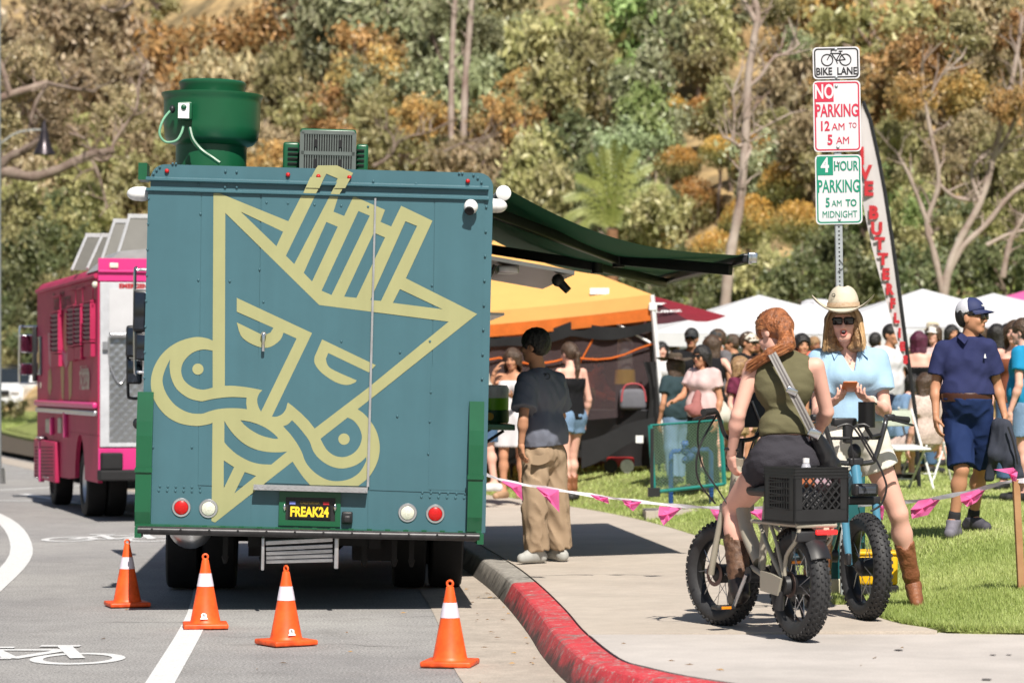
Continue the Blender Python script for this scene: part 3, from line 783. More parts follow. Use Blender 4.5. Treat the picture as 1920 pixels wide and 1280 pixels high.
# clip to the lawn side by pulling points onto the edge
def lawn_side(X, Y):
 ed = np.interp(Y, LX[20:, 1], LX[20:, 0])
 front = np.interp(X, LX[::-1][-12:, 0], LX[::-1][-12:, 1])
 return (X >= ed) & ((X < 2.3) | (Y >= np.interp(X, [2.25, 2.45, 2.9, 8, 30], [16.9, 16.5, 16.4, 16.15, 16.0])))
ZZ = lawn_z(XX, YY)
ins_ = lawn_side(XX, YY)
vs = [V(x, y, z) for x, y, z in zip(XX.ravel(), YY.ravel(), ZZ.ravel())]
n2 = len(ys); ok = ins_.ravel(); fs = []
for i in range(len(xs) - 1):
 for j in range(n2 - 1):
  q = [i * n2 + j, (i + 1) * n2 + j, (i + 1) * n2 + j + 1, i * n2 + j + 1]
  k = sum(ok[a] for a in q)
  if k == 4: fs.append(q)
b.add(vs, fs)
# rim between the grid and the exact edge
b2 = []
fr = [p for p in LL]
b.add([V(p.x, p.y, .186) for p in fr] + [V(p.x, p.y, .186) + nrm * .62 + V(0, 0, .03) for p, nrm in [(p, (lambda d: V(d.y, -d.x, 0))((LL[min(i + 1, len(LL) - 1)] - LL[max(i - 1, 0)]).normalized())) for i, p in enumerate(fr)]],
  [(i, i + 1, len(fr) + i + 1, len(fr) + i) for i in range(len(fr) - 1)])
b.add([V(p.x, p.y, .186) for p in fr] + [V(p.x, p.y, .05) for p in fr], [(i, i + 1, len(fr) + i + 1, len(fr) + i) for i in range(len(fr) - 1)])
b.build('lawn', M_LAWN, kind='structure', smooth=True)
# grass blades: dense near the camera, coarser farther on
def grass_patch(n, y0, y1, x0, x1, hgt, wid, seed):
 g = np.random.default_rng(seed)
 y = y0 + (y1 - y0) * g.random(n) ** 1.3; x = x0 + (x1 - x0) * g.random(n)
 k = lawn_side(x, y); x, y = x[k], y[k]
 return x, y, hgt * (.6 + .7 * g.random(len(x))), wid * (.7 + .6 * g.random(len(x))), g
def blades(sets):
 V_, C_ = [], []
 for (x, y, h, wd, g) in sets:
  z = lawn_z(x, y); a = g.random(len(x)) * 2 * PI; ln = .15 + g.random(len(x)) * .75; lb = g.random(len(x)) * 2 * PI
  dx, dy = np.cos(a) * wd / 2, np.sin(a) * wd / 2; tx, ty = np.cos(lb) * h * ln, np.sin(lb) * h * ln
  q = np.stack([np.stack([x - dx, y - dy, z - .01], 1), np.stack([x + dx, y + dy, z - .01], 1), np.stack([x + tx, y + ty, z + h * np.sqrt(1 - (ln * .8) ** 2)], 1)], 1)
  c = g.random(len(x)); patch = .5 + .5 * np.sin(x * 2.1 + np.sin(y * 1.3)) * np.sin(y * 1.1 + x * .6)
  V_.append(q.reshape(-1, 3)); C_.append(np.repeat(np.clip(c * .55 + patch * .55 - .05, 0, 1), 3))
 v = np.concatenate(V_); q = np.arange(len(v)).reshape(-1, 3)
 me = vq_mesh('grass', (v, q)); at = me.attributes.new('tone', 'FLOAT', 'POINT')
 c = np.concatenate(C_).astype(np.float32)
 if len(at.data) == len(c): at.data.foreach_set('value', c)
 return me
def grass_mat():
 m = bpy.data.materials.new('grass_blades'); m.use_nodes = True; N, L = m.node_tree.nodes, m.node_tree.links
 b_ = N['Principled BSDF']; at = N.new('ShaderNodeAttribute'); at.attribute_name = 'tone'
 r = N.new('ShaderNodeValToRGB'); e = r.color_ramp.elements
 e[0].color = (.25, .34, .075, 1); e[1].color = (.80, .74, .42, 1); e[1].position = 1
 k = e.new(.55); k.color = (.46, .54, .18, 1)
 k = e.new(.85); k.color = (.60, .65, .28, 1)
 L.new(at.outputs['Fac'], r.inputs[0]); L.new(r.outputs[0], b_.inputs['Base Color']); b_.inputs['Roughness'].default_value = .55
 tl = N.new('ShaderNodeBsdfTranslucent'); L.new(r.outputs[0], tl.inputs[0]); mx = N.new('ShaderNodeMixShader'); mx.inputs[0].default_value = .3
 L.new(b_.outputs[0], mx.inputs[1]); L.new(tl.outputs[0], mx.inputs[2]); L.new(mx.outputs[0], N['Material Output'].inputs[0]); return m
M_GRASS = grass_mat()
gs = [grass_patch(110000, 16.0, 20.5, 1.9, 4.2, .030, .0065, 1), grass_patch(90000, 20.0, 30, .9, 6.0, .032, .011, 2), grass_patch(80000, 29, 46, -2.5, 9, .04, .02, 3), grass_patch(30000, 46, 80, -8, 16, .07, .05, 4)]
# a longer fringe along the near edge
g = np.random.default_rng(9); n = 16000; t = g.random(n); px = 2.02 + t * 2.9
py = np.interp(px, [2.1, 2.15, 2.25, 2.45, 2.9, 5], [18.4, 17.6, 16.9, 16.5, 16.4, 16.3]) + g.random(n) ** 2 * .35 - .03
gs.append((px, py, .030 + .030 * g.random(n), .007 + .004 * g.random(n), g))
link_mesh('grass', blades(gs), M_GRASS, kind='stuff')
# grass verge across the road on the left
b = MB(); b.grid(lambda u, v: V(-46 + (30 + 3 * v) * u, 91 + 16 * v, .12 + .5 * v), 12, 6); b.build('verge', M_LAWN, kind='structure')
b = MB(); b.box((-31, 90.9, .07), (30, .2, .16)); b.build('verge_kerb', M_KG, kind='structure')
g = np.random.default_rng(21); n = 9000
vx = -24 + 9 * g.random(n); vy = 91.1 + 6 * g.random(n) ** 1.4; z_ = .12 + .5 * (vy - 91) / 16
q = np.stack([np.stack([vx - .03, vy, z_], 1), np.stack([vx + .03, vy, z_], 1), np.stack([vx + g.normal(0, .07, n), vy - .05, z_ + .1 + .28 * g.random(n) ** 2], 1)], 1).reshape(-1, 3)
me = vq_mesh('grass', (q, np.arange(3 * n).reshape(-1, 3))); at = me.attributes.new('tone', 'FLOAT', 'POINT'); at.data.foreach_set('value', np.repeat(.3 + .5 * g.random(n), 3).astype(np.float32))
link_mesh('grass', me, M_GRASS, kind='stuff')
# hill behind
b = MB(); nx, ny = 110, 90
def hill_pt(u, v):
 x = -70 + 140 * u; y = 76 + 150 * v; z = float(hill_z(np.array(x), np.array(y))); return V(x, y, z + (.44 if z > .05 else -.4))
b.grid(hill_pt, nx, ny)
M_HILL = mat('hill_soil', (.50, .34, .16), .95, scale=.22, col2=(.16, .13, .07), bump=.6, bscale=1.5)
speckle(M_HILL, 1.1, .6, 1.25)
b.build('hill', M_HILL, kind='structure', smooth=True)
# fallen leaves and scraps in the gutter and on the pavement, cracks in the road
g = np.random.default_rng(31); b = MB()
for i in range(34):
 y = g.uniform(14.5, 22); p, nr = along(KL, KS, s_at_y(y)); q = p + nr * float(-.10 - .45 * g.random() ** 2); a = g.uniform(0, 6.28); L_ = g.uniform(.012, .035); t = V(math.cos(a), math.sin(a), 0) * L_; s_ = V(-t.y, t.x, 0) * .35; z = UPZ = V(0, 0, .016 + .004 * g.random())
 q.z = 0; b.add([q - t + z, q + s_ + z + V(0, 0, .006), q + t + z, q - s_ + z], [(0, 1, 2, 3)])
for i in range(14):
 q = V(g.uniform(.6, 2.3), g.uniform(14, 16.2), .168) if i % 2 else V(g.uniform(-2.8, -.7), g.uniform(15, 20.5), .006); a = g.uniform(0, 6.28); L_ = g.uniform(.012, .03); t = V(math.cos(a), math.sin(a), 0) * L_; s_ = V(-t.y, t.x, 0) * .3
 b.add([q - t, q + s_ + V(0, 0, .006), q + t, q - s_], [(0, 1, 2, 3)])
b.build('leaf_litter', mat('dry_leaf', rgb(205, 165, 100, .8), .8, scale=8, col2=rgb(150, 105, 60, .8)), kind='stuff', fix=False)
b = MB(); M_CRK = mat('road_crack', (.05, .048, .046), .9)
for x, y, n, dx in ((-2.9, 19.3, 22, .055), (-1.2, 17.6, 18, .05), (-3.4, 25.5, 26, .07), (-.9, 19.6, 14, .045), (-1.9, 18.2, 10, .06)):
 pts = [V(x, y, .003)]
 for i in range(n): pts.append(pts[-1] + V(dx * g.uniform(.6, 1.3), g.normal(0, .035), 0))
 w_ = [.004 * g.uniform(.4, 1.3) * math.sin(PI * (i + .5) / (n + 1)) + .0012 for i in range(n + 1)]
 b.add([p + V(0, a, 0) for p, a in zip(pts, w_)] + [p - V(0, a, 0) for p, a in zip(pts, w_)], [(i, i + 1, n + 2 + i, n + 1 + i) for i in range(n)])
b.build('road_cracks', M_CRK, kind='stuff', fix=False)
# darker worn and stained patches on the apron (flat marks)
b = MB()
for (u, v, w_) in ((1685, 1217, .05), (1862, 1226, .035), (1892, 1226, .03), (1850, 1272, .05), (1110, 1078, .02), (1130, 1074, .02), (1240, 1083, .04)):
 q = G(u, v, .17); b.add([q + V(math.cos(t) * w_ * .5, math.sin(t) * w_ * .7, .0) for t in [2 * PI * i / 9 for i in range(9)]], [tuple(range(9))])
b.build('gum_spots', mat('gum_spot', (.16, .145, .14), .9), kind='stuff', fix=False)
# ------------------------------------------------------------------ the green food truck
TM = Matrix.Translation(V(-1.37, 20.17, 0)) @ Matrix.Rotation(R(3.6), 4, 'Z') @ Matrix.Rotation(R(1.3), 4, 'Y')
TI = TM.inverted()
def local_hit(inv, u, v, axis, val):
 """where the line of sight through photo pixel (u, v) meets a plane of the truck, in the truck's own coordinates"""
 o = inv @ V(0, 0, CH); d = inv.to_3x3() @ V((u - 960) / F, 1, -(v - HZ) / F)
 t = (val - o[axis]) / d[axis]; return o + d * t
def RP(u, v, y=0.0):
 p = local_hit(TI, u, v, 1, y); return p
truck = empty('food_truck', (0, 0, 0), 'dark teal food truck with yellow bearded face emblem, seen from behind', 'food truck'); truck.matrix_world = TM
M_TEAL = mat('truck_teal_paint', rgb(64, 101, 111), .36, scale=2.2, var=.05, spec=.5, bump=.10, bscale=1.8)
def streaks(m, k0=.95, k1=1.02, sc=(9, 9, .55)):
 """faint run-down streaks and dust on a painted wall"""
 t = m.node_tree; N, L = t.nodes, t.links; b = N['Principled BSDF']; tc = [n for n in N if n.type == 'TEX_COORD'][0]; src = b.inputs['Base Color'].links[0].from_socket
 mp = N.new('ShaderNodeMapping'); mp.inputs['Scale'].default_value = sc; L.new(tc.outputs['Object'], mp.inputs[0]); n = N.new('ShaderNodeTexNoise'); n.inputs['Scale'].default_value = 1; n.inputs['Detail'].default_value = 6; L.new(mp.outputs[0], n.inputs['Vector'])
 r = N.new('ShaderNodeMapRange'); r.inputs[1].default_value = .3; r.inputs[2].default_value = .65; r.inputs[3].default_value = k0; r.inputs[4].default_value = k1; L.new(n.outputs['Fac'], r.inputs[0])
 mx = N.new('ShaderNodeMixRGB'); mx.blend_type = 'MULTIPLY'; mx.inputs[0].default_value = 1; L.new(src, mx.inputs[1]); L.new(r.outputs[0], mx.inputs[2]); L.new(mx.outputs[0], b.inputs['Base Color']); L.new(r.outputs[0], b.inputs['Coat Weight']) if 0 else None
streaks(M_TEAL)
M_YEL = mat('emblem_yellow', rgb(192, 192, 138, .62), .5, scale=5, var=.03)
streaks(M_YEL, .95, 1.02)
M_GRN = mat('truck_green_paint', rgb(24, 92, 60, .82), .32, scale=3, var=.10, spec=.5)
M_BLK = mat('black_rubber', (.010, .010, .011), .75, var=.3)
M_BLKM = mat('black_metal', (.02, .02, .022), .4, var=.2)
M_ALU = mat('aluminium', (.55, .55, .57), .35, metal=.85, scale=12, var=.12)
M_CHR = mat('chrome', (.7, .7, .72), .18, metal=1.0, var=.05)
M_WHT = mat('white_plastic', (.78, .78, .78), .35, var=.03)
M_STEEL = mat('brushed_steel', (.52, .52, .53), .3, metal=.9, scale=4, var=.1, bump=.08, bscale=3)
M_DARK = mat('dark_underside', (.012, .012, .013), .85, var=.3)
W2, ZB, ZT, TL = 1.176, .565, 3.045, 6.2
def rr_outline(hw, zb, zt, r, n=7):
 o = [(-hw, zb), (hw, zb)]
 o += [(hw - r + r * math.cos(PI / 2 * i / n), zt - r + r * math.sin(PI / 2 * i / n)) for i in range(n + 1)]
 o += [(-hw + r - r * math.sin(PI / 2 * i / n), zt - r + r * math.cos(PI / 2 * i / n)) for i in range(n + 1)]
 return o
b = MB(); b.prism(rr_outline(W2, ZB, ZT, .10), lambda a, c, h: V(a, h, c), .0, TL); body = b.build('body', M_TEAL, truck, True, sharp=30)
# rear skin: sheets a few millimetres proud of each other, like the riveted panels
def rpoly(name, pts, y, m, parent=truck, thick=.006, holes=()):
 b = MB(); q = [RP(u, v) for u, v in pts]
 b.prism([(p.x, p.z) for p in q], lambda a, c, h: V(a, h, c), y + thick, y, [[(RP(u, v).x, RP(u, v).z) for u, v in h] for h in holes]); return b.build(name, m, parent)
rpoly('rear_panel', [(278, 358), (377, 361), (370, 988), (263, 985)], -.0055, M_TEAL)
rpoly('rear_panel', [(378.5, 361), (488, 364), (482, 912), (371.5, 909)], -.005, M_TEAL)
door = rpoly('rear_door', [(491, 360), (702, 366), (690, 911), (480, 904)], -.0075, M_TEAL, thick=.0065)
rpoly('rear_panel', [(706, 368), (814, 371), (806, 922), (693, 918)], -.005, M_TEAL)
rpoly('rear_panel', [(815.5, 371), (908, 374), (896, 925), (807.5, 922)], -.006, M_TEAL)
rpoly('lower_panel', [(264, 908.5), (470, 914.5), (470, 990), (262, 984)], -.0068, M_TEAL, thick=.005)
rpoly('lower_panel', [(690, 921), (896, 927), (895, 999), (690, 995)], -.0068, M_TEAL, thick=.005)
rpoly('access_panel', [(808, 686), (881, 689), (877, 920), (803, 917)], -.0078, M_TEAL, thick=.004)
rpoly('hinge_strip', [(702, 372), (705.5, 372), (692, 912), (687.5, 912)], -.024, M_ALU, door, thick=.010)
b = MB(); p = RP(494, 640, -.03); b.cyl(p + V(0, .02, .05), p + V(0, -.015, .05), .018, .018, 10); b.rbox(p + V(0, -.012, -.005), (.022, .018, .13), .007); b.build('handle', M_CHR, door, True)
# roof band with two pressed ridges
def band(name, v0l, v0r, v1l, v1r, y0, dep, m):
 a, c = RP(274, v0l), RP(916, v0r); e, g = RP(274, v1l), RP(916, v1r)
 b = MB(); prof = [(0, 0), (.35, -dep), (.75, -dep), (1, -dep * .3)]
 k = 24; vs = []
 for i in range(k + 1):
  t = i / k; tp = lerp(a, c, t); bt = lerp(e, g, t)
  for (s_, yy) in prof: q = lerp(tp, bt, s_); vs.append(V(q.x, y0 + yy, q.z))
  vs.append(V(bt.x, y0 + .002, bt.z))
 n = 5; fs = [(i * n + j, i * n + j + 1, (i + 1) * n + j + 1, (i + 1) * n + j) for i in range(k) for j in range(n - 1)]
 fs += [tuple(range(n)), tuple(range(k * n, k * n + n))]
 b.add(vs, fs); return b.build(name, m, truck)
band('ridge', 331, 349, 340, 358, -.001, .035, M_TEAL); band('ridge', 352, 369, 359, 377, -.001, .028, M_TEAL)
# emblem, traced onto the rear wall as one painted outline with its openings
c1 = lambda x, y: (240 + .4453 * x, 130 + .4453 * y)
c2 = lambda x, y: (240 + .4375 * x, 620 + .4375 * y)
c3 = lambda x, y: (380 + .22266 * x, 700 + .22266 * y)
def sm(f, pts, n=5): return [(p.x, p.y) for p in catmull([V(*f(x, y), 0) for x, y in pts], n)]
def ar(f, pts): return [f(x, y) for x, y in pts]
EY = -.0088
def emblem(name, outer, holes=(), y=EY, parent=truck):
 b = MB()
 def hit(q): p = RP(q[0], q[1]); return (p.x, p.z)
 b.prism([hit(q) for q in outer], lambda a, c, h: V(a, h, c), None, y, [[hit(q) for q in h] for h in holes])
 return b.build(name, M_YEL, parent)
outer = (ar(c1, [(360, 512), (675, 640), (738, 518), (890, 522), (865, 600), (910, 618), (950, 535), (1082, 592), (1063, 643), (1108, 662), (1150, 575), (1282, 638), (1170, 880), (1470, 1030)])
   + ar(c3, [(1527, 125), (1305, 300)]) + sm(c3, [(1305, 300), (1360, 340), (1420, 410), (1465, 490), (1488, 580), (1490, 650), (1475, 730), (1440, 810), (1390, 880), (1310, 945)], 4)[1:]
   + ar(c3, [(905, 937)]) + sm(c3, [(905, 937), (850, 875), (800, 805), (757, 740)], 4)[1:] + ar(c3, [(530, 918), (470, 965), (105, 1252), (75, 1240), (83, 413)])
   + sm(c2, [(360, 395), (340, 401), (290, 407), (220, 395), (160, 360), (115, 300), (98, 230), (110, 160), (150, 95), (210, 50), (280, 28), (330, 30), (363, 42)], 4)[1:])
face = (ar(c1, [(410, 605), (805, 992), (1350, 1062)]) + ar(c3, [(1395, 118), (943, 462), (890, 395), (830, 335), (760, 275)]) + sm(c3, [(717, 243), (710, 265), (700, 300), (670, 340), (625, 362), (583, 362)], 3)
  + ar(c1, [(775, 1110), (458, 962), (458, 1020)]) + ar(c1, [(612, 1088), (600, 1108), (570, 1120), (540, 1105), (458, 1065)]) + sm(c1, [(458, 1065), (475, 1120), (510, 1150), (560, 1170), (600, 1168), (640, 1140), (655, 1108)], 3)[1:]
  + ar(c1, [(710, 1133)]) + ar(c3, [(492, 320)]) + sm(c3, [(480, 300), (465, 265), (460, 215), (475, 170), (503, 140)], 3) + sm(c3, [(503, 140), (430, 125), (350, 112), (260, 103), (187, 103)], 3)[1:])
holes = [face, ar(c1, [(475, 600), (653, 684), (625, 745)]), ar(c1, [(790, 528), (852, 530), (700, 820), (665, 785)]),
   ar(c1, [(835, 643), (883, 663), (775, 893), (740, 857)]), ar(c1, [(970, 597), (1018, 617), (857, 950), (815, 932)]),
   ar(c1, [(1035, 688), (1082, 708), (962, 962), (910, 957)]), ar(c1, [(1168, 640), (1217, 660), (1065, 975), (1020, 971)]),
   ar(c1, [(1145, 925), (1325, 1010), (1115, 983)]),
   sm(c2, [(363, 85), (320, 80), (275, 95), (240, 130), (228, 170), (240, 210), (275, 240), (320, 252), (363, 243)], 4),
   sm(c2, [(181, 122), (160, 165), (148, 215), (165, 270), (205, 320), (260, 350), (310, 355), (320, 353)], 3) + sm(c3, [(0, 338), (100, 305), (200, 292), (300, 292), (373, 300)], 3) + ar(c3, [(367, 250)]) + sm(c3, [(370, 203), (260, 197), (160, 203), (80, 215), (0, 233)], 3) + sm(c2, [(310, 301), (260, 288), (210, 250), (185, 200), (178, 150)], 3),
   sm(c3, [(183, 397), (215, 450), (270, 520), (350, 590), (440, 635), (540, 658), (640, 662), (712, 655)], 3) + sm(c3, [(578, 765), (480, 760), (390, 735), (290, 680), (220, 620), (183, 578)], 3),
   sm(c3, [(318, 392), (400, 405), (500, 440), (580, 490), (635, 547), (560, 540), (480, 515), (400, 470), (350, 430)], 3),
   ar(c3, [(178, 730), (265, 787), (178, 965)]), ar(c3, [(355, 828), (450, 860), (267, 1007)]),
   sm(c3, [(678, 443), (720, 425), (752, 392)], 2) + sm(c3, [(752, 392), (800, 440), (850, 500), (900, 570), (930, 650), (980, 715), (1050, 765), (1120, 792), (1190, 797), (1270, 778), (1330, 745), (1378, 700)], 3)[1:] + sm(c3, [(1378, 735), (1330, 820), (1270, 870), (1200, 897), (1120, 905), (1040, 890), (960, 845), (900, 790), (860, 730), (835, 660), (790, 580), (735, 505)], 3),
   ar(c3, [(992, 548), (1220, 370)]) + sm(c3, [(1220, 370), (1270, 395), (1315, 450), (1338, 510), (1338, 560), (1315, 620), (1270, 670), (1210, 698), (1160, 702), (1100, 685), (1040, 635), (992, 548)], 3)[1:-1]]
emb = emblem('emblem', outer, holes)
emblem('emblem', ar(c2, [(832, 37), (1062, 147), (1032, 178), (858, 95)]) + sm(c2, [(848, 120), (856, 148), (885, 170), (980, 212)], 3) + sm(c2, [(975, 220), (940, 232), (890, 220), (830, 180), (800, 140), (800, 110)], 3), parent=emb)
for f_, cx, cy, r_ in ((c2, 300, 164, 24), (c3, 1190, 551, 48)):
 emblem('emblem', [f_(cx + r_ * math.cos(2 * PI * i / 24), cy + r_ * math.sin(2 * PI * i / 24)) for i in range(24)], parent=emb)
# the tall hair stroke crosses the ridges onto the roof band
emblem('emblem', ar(c1, [(762, 472), (790, 420), (800, 405), (880, 405), (948, 437), (912, 500), (864, 499), (883, 460), (835, 440), (818, 472)]), y=-.004, parent=emb)
emblem('emblem', ar(c1, [(738, 522), (750, 495), (806, 497), (792, 524)]), y=-.030, parent=emb); emblem('emblem', ar(c1, [(853, 526), (868, 498), (906, 500), (890, 528)]), y=-.030, parent=emb)
emblem('emblem', ar(c1, [(748, 500), (768, 455), (826, 458), (806, 502)]), y=-.0365, parent=emb); emblem('emblem', ar(c1, [(868, 502), (888, 460), (936, 462), (914, 502)]), y=-.0365, parent=emb)
# rivets
b = MB(); rv = []
for i in range(13): rv += [(279 - i * 1.25, 372 + i * 48), (912 - i * 1.15, 388 + i * 46)]
for i in range(6): rv += [(298 + i * 15.5, 919 + i * .4), (300 + i * 15, 911 + i * .4), (790 + i * 16, 931 + i * .4), (792 + i * 16, 923 + i * .4)]
rv += [(294, 319), (300, 313), (288, 326), (324, 307), (330, 307), (423, 321), (444, 322), (861, 325), (867, 325), (888, 328), (896, 334), (903, 342), (372, 346), (422, 351), (444, 351), (376, 401), (372, 525), (431, 527), (500, 380), (540, 381), (590, 384), (640, 386), (690, 388), (487, 505), (494, 566), (640, 640), (750, 660), (810, 535), (808, 735), (806, 790), (803, 850), (360, 838), (287, 838), (745, 780), (806, 640), (700, 340), (780, 345)]
for (u, v) in rv:
 p = RP(u, v); b.sphere((p.x, -.009, p.z), (.009, .007, .009), 6)
b.build('rivets', M_TEAL, truck, True, kind='stuff')
# lamps
M_RED = mat('red_lens', (.50, .012, .012), .25, var=.15, scale=90); M_CLR = mat('clear_lens', (.62, .62, .52), .25, scale=120, var=.25)
for (u, v) in ((313, 321), (540, 328), (597, 331), (655, 333), (877, 340)):
 p = RP(u, v, 0); b = MB(); b.sphere((p.x, -.010, p.z), (.016, .016, .016), 10); b.build('marker_light', M_RED, truck, True)
def round_lamp(u, v, m):
 p = RP(u, v, 0); b = MB(); b.lathe([(.067, -.008), (.067, .010), (.062, .016), (.050, .016), (.047, .008)], (p.x, 0, p.z), (0, -1, 0), 28); o = b.build('tail_light', M_ALU, truck, True)
 b = MB(); b.lathe([(.049, .008), (.046, .020), (.03, .027), (0, .029)], (p.x, 0, p.z), (0, -1, 0), 24); l = b.build('lens', m, o, True)
 b = MB()
 for i in range(-3, 4):
  for j in range(-3, 4):
   if i * i + j * j <= 10: b.sphere((p.x + i * .0125, -.026 + (i * i + j * j) * .0007, p.z + j * .0125), (.005, .004, .005), 5)
 b.build('reflector_dots', m, o, True, kind='stuff')
round_lamp(340, 951, M_RED); round_lamp(391, 953, M_CLR); round_lamp(764, 961, M_CLR); round_lamp(816, 963, M_RED)
# number plate in its recess
fr_in = [(536, 931), (629, 933), (628, 977), (535, 974)]
rpoly('plate_frame', [(524, 920), (639, 922), (638, 987), (522, 984)], -.020, M_GRN, thick=.018, holes=[fr_in])
rpoly('plate_recess', fr_in, -.0065, M_BLKM, thick=.004)
pl = rpoly('number_plate', [(541, 936), (621, 938), (620, 973), (540, 971)], -.016, mat('plate_black', (.008, .008, .009), .3), thick=.006)
pc = RP(580, 960, -.0175); X_ = V(1, 0, 0); Z_ = V(0, 0, 1)
text('FREAK24', .092, mat('plate_yellow', rgb(248, 205, 50), .5), pl, face_mtx(pc, X_, Z_), sx=.74, bold=.0035)
text('CALIFORNIA', .026, mat('plate_dim_yellow', rgb(120, 100, 40), .5), pl, face_mtx(RP(581, 942.5, -.0175), X_, Z_), sx=.9)
rpoly('sticker', [(543, 939), (554, 939.3), (554, 945), (543, 944.7)], -.0185, mat('sticker_blue', rgb(110, 120, 190), .5), pl, .002)
rpoly('sticker', [(606, 940), (617, 940.3), (617, 946), (606, 945.7)], -.0185, mat('sticker_red', rgb(170, 30, 40), .5), pl, .002)
b = MB()
for u in (533.5, 628.5): p = RP(u, 951, -.02); b.sphere(p, (.012, .014, .03), 10)
b.build('plate_lamps', M_CHR, truck, True, kind='stuff')
b = MB(); p = RP(651, 970, -.02); b.rbox(p, (.075, .04, .085), .012); b.rbox(p + V(0, -.02, -.01), (.05, .03, .05), .01); b.build('trailer_socket', M_BLKM, truck, True)
# tread plate sill under the door
a, c = RP(476, 907), RP(689, 913); b = MB(); mid = lerp(a, c, .5); ry = math.atan2(-(c.z - a.z), c.x - a.x)
rot = Matrix.Rotation(ry, 3, 'Y'); b.box(mid + V(0, -.045, -.018), (c.x - a.x, .09, .036), rot)
for i in range(34):
 t = (i + .5) / 34; q = lerp(a, c, t)
 b.box(q + V(0, -.0915, -.012 - .012 * (i % 2)), (.016, .004, .006), Matrix.Rotation(R(40 if i % 2 else -40), 3, 'Y'))
b.build('tread_sill', M_ALU, truck)
# corner guards
def guard(u0, u1, vt, vb, name='corner_guard'):
 a, c = RP(u0, vt), RP(u1, vb); b = MB(); x = (a.x + c.x) / 2; wd = abs(c.x - a.x); h = a.z - c.z
 prof = [(0, 0), (.0, h - .0), (-.045, h - .0), (-.075, h - .20), (-.085, h - .30), (-.085, .10), (-.05, .0)]
 b.prism([(yy, c.z + zz) for yy, zz in prof], lambda p_, q_, s_: V(x + s_, p_, q_), -wd / 2, wd / 2)
 o = b.build(name, M_GRN, truck); b = MB(); b.box((x, -.092, c.z + h * .42), (wd + .012, .012, .03)); b.build('guard_band', M_GRN, o)
guard(259, 283, 734, 986); guard(880, 902, 752, 996)
# bumper: black tube before a green serrated step
a, c = RP(262, 990.5), RP(896, 1003.5); b = MB(); b.cyl(a + V(0, -.21, 0), c + V(0, -.21, 0), .0285, None, 16); bt = b.build('bumper_tube', mat('worn_black_metal', (.035, .034, .036), .38, metal=.4, scale=14, var=.35), truck, True)
b = MB()
for i in range(12): q = lerp(a, c, (i + .5) / 12); b.cyl(q + V(0, -.232, .008), q + V(0, -.241, .008), .0085, None, 8)
b.build('tube_holes', M_DARK, bt, True, kind='stuff')
a, c = RP(257, 989), RP(903, 1002); b = MB(); mid = lerp(a, c, .5)
b.box(mid + V(0, -.09, .014), (c.x - a.x, .19, .02), rot)
for i in range(38):
 q = lerp(a, c, (i + .5) / 38)
 if i % 2: b.box(q + V(0, -.185, .028), (.035, .02, .012), rot)
 else: b.box(q + V(0, -.185, -.028), (.045, .012, .012), rot)
b.box(a + V(.02, -.11, -.02), (.045, .24, .07)); b.box(c + V(-.02, -.11, -.02), (.045, .24, .07))
b.box(mid + V(0, -.188, -.012), (c.x - a.x - .1, .008, .03), rot)
b.build('step_bumper', M_GRN, truck)
# underside: wheels, axle, tanks, fold-down steps
def tyre_profile(r, wd):
 return [(r * .60, -wd * .42), (r * .66, -wd * .5), (r * .93, -wd * .5), (r * .985, -wd * .44), (r, -wd * .3), (r, wd * .3), (r * .985, wd * .44), (r * .93, wd * .5), (r * .66, wd * .5), (r * .60, wd * .42)]
def truck_wheel(x, y, r, wd, parent, zc=None):
 zc = r if zc is None else zc; b = MB(); b.lathe(tyre_profile(r, wd), (x, y, zc), (1, 0, 0), 36); o = b.build('wheel', M_BLK, parent, True)
 b = MB(); b.lathe([(.0, -.06), (.10, -.06), (.12, -.02), (r * .5, -.02), (r * .61, -wd * .42), (r * .61, wd * .42), (r * .5, .02), (.12, .02), (.10, .06), (0, .06)], (x, y, zc), (1, 0, 0), 24); b.build('rim', M_ALU, o, True); return o
dz = lambda x: x * math.tan(R(1.3))
for x in (-1.0, -.72, .72, 1.0): truck_wheel(x, 2.35, .40, .245, truck, .405 + dz(x))
for x in (-.95, .95): truck_wheel(x, 5.3, .40, .25, truck, .405 + dz(x))
b = MB(); b.cyl((-.7, 2.35, .42), (.7, 2.35, .42), .07); b.sphere((0.05, 2.35, .42), .19, 12); b.build('axle', M_DARK, truck, True)
b = MB()
for x in (-.42, .42): b.box((x, 3.0, .50), (.08, 5.6, .14))
for y in (.25, 1.2, 3.8): b.box((0, y, .50), (.84, .06, .11))
for x in (-.62, -.36, .35, .56, .68): b.box((x, .35, .43), (.035, .05, .2)); b.cyl((x, .35, .35), (x, .35, .30), .028, .012, 8)
b.build('chassis', M_DARK, truck)
for x in (-1.1, 1.1): b = MB(); b.box((x, 4.2, .44), (.10, 2.6, .30)); b.build('lower_side_board', M_TEAL, truck)  # added boards, unseen, that keep light from under the truck
b = MB(); b.box((0, 6.1, .42), (2.1, .1, .34)); b.build('front_light_board', M_BLKM, truck)  # added board, unseen, closing the far end against light underneath
b = MB(); b.box((-.30, 1.1, .43), (.34, .7, .2)); b.box((.42, .9, .42), (.3, .5, .2)); b.build('tanks', M_DARK, truck, kind='stuff')
p = RP(357, 985, .42); b = MB(); b.sphere((p.x, .45, p.z - .005), (.158, .16, .158), 24); b.cyl((p.x, .5, p.z), (p.x, 1.4, p.z), .158, None, 24); b.build('gas_tank', M_STEEL, truck, True)
A, B_, C_, D_ = RP(496, 1013, -.12), RP(626, 1006, -.12), RP(626, 1050, -.12), RP(497, 1053, -.12)
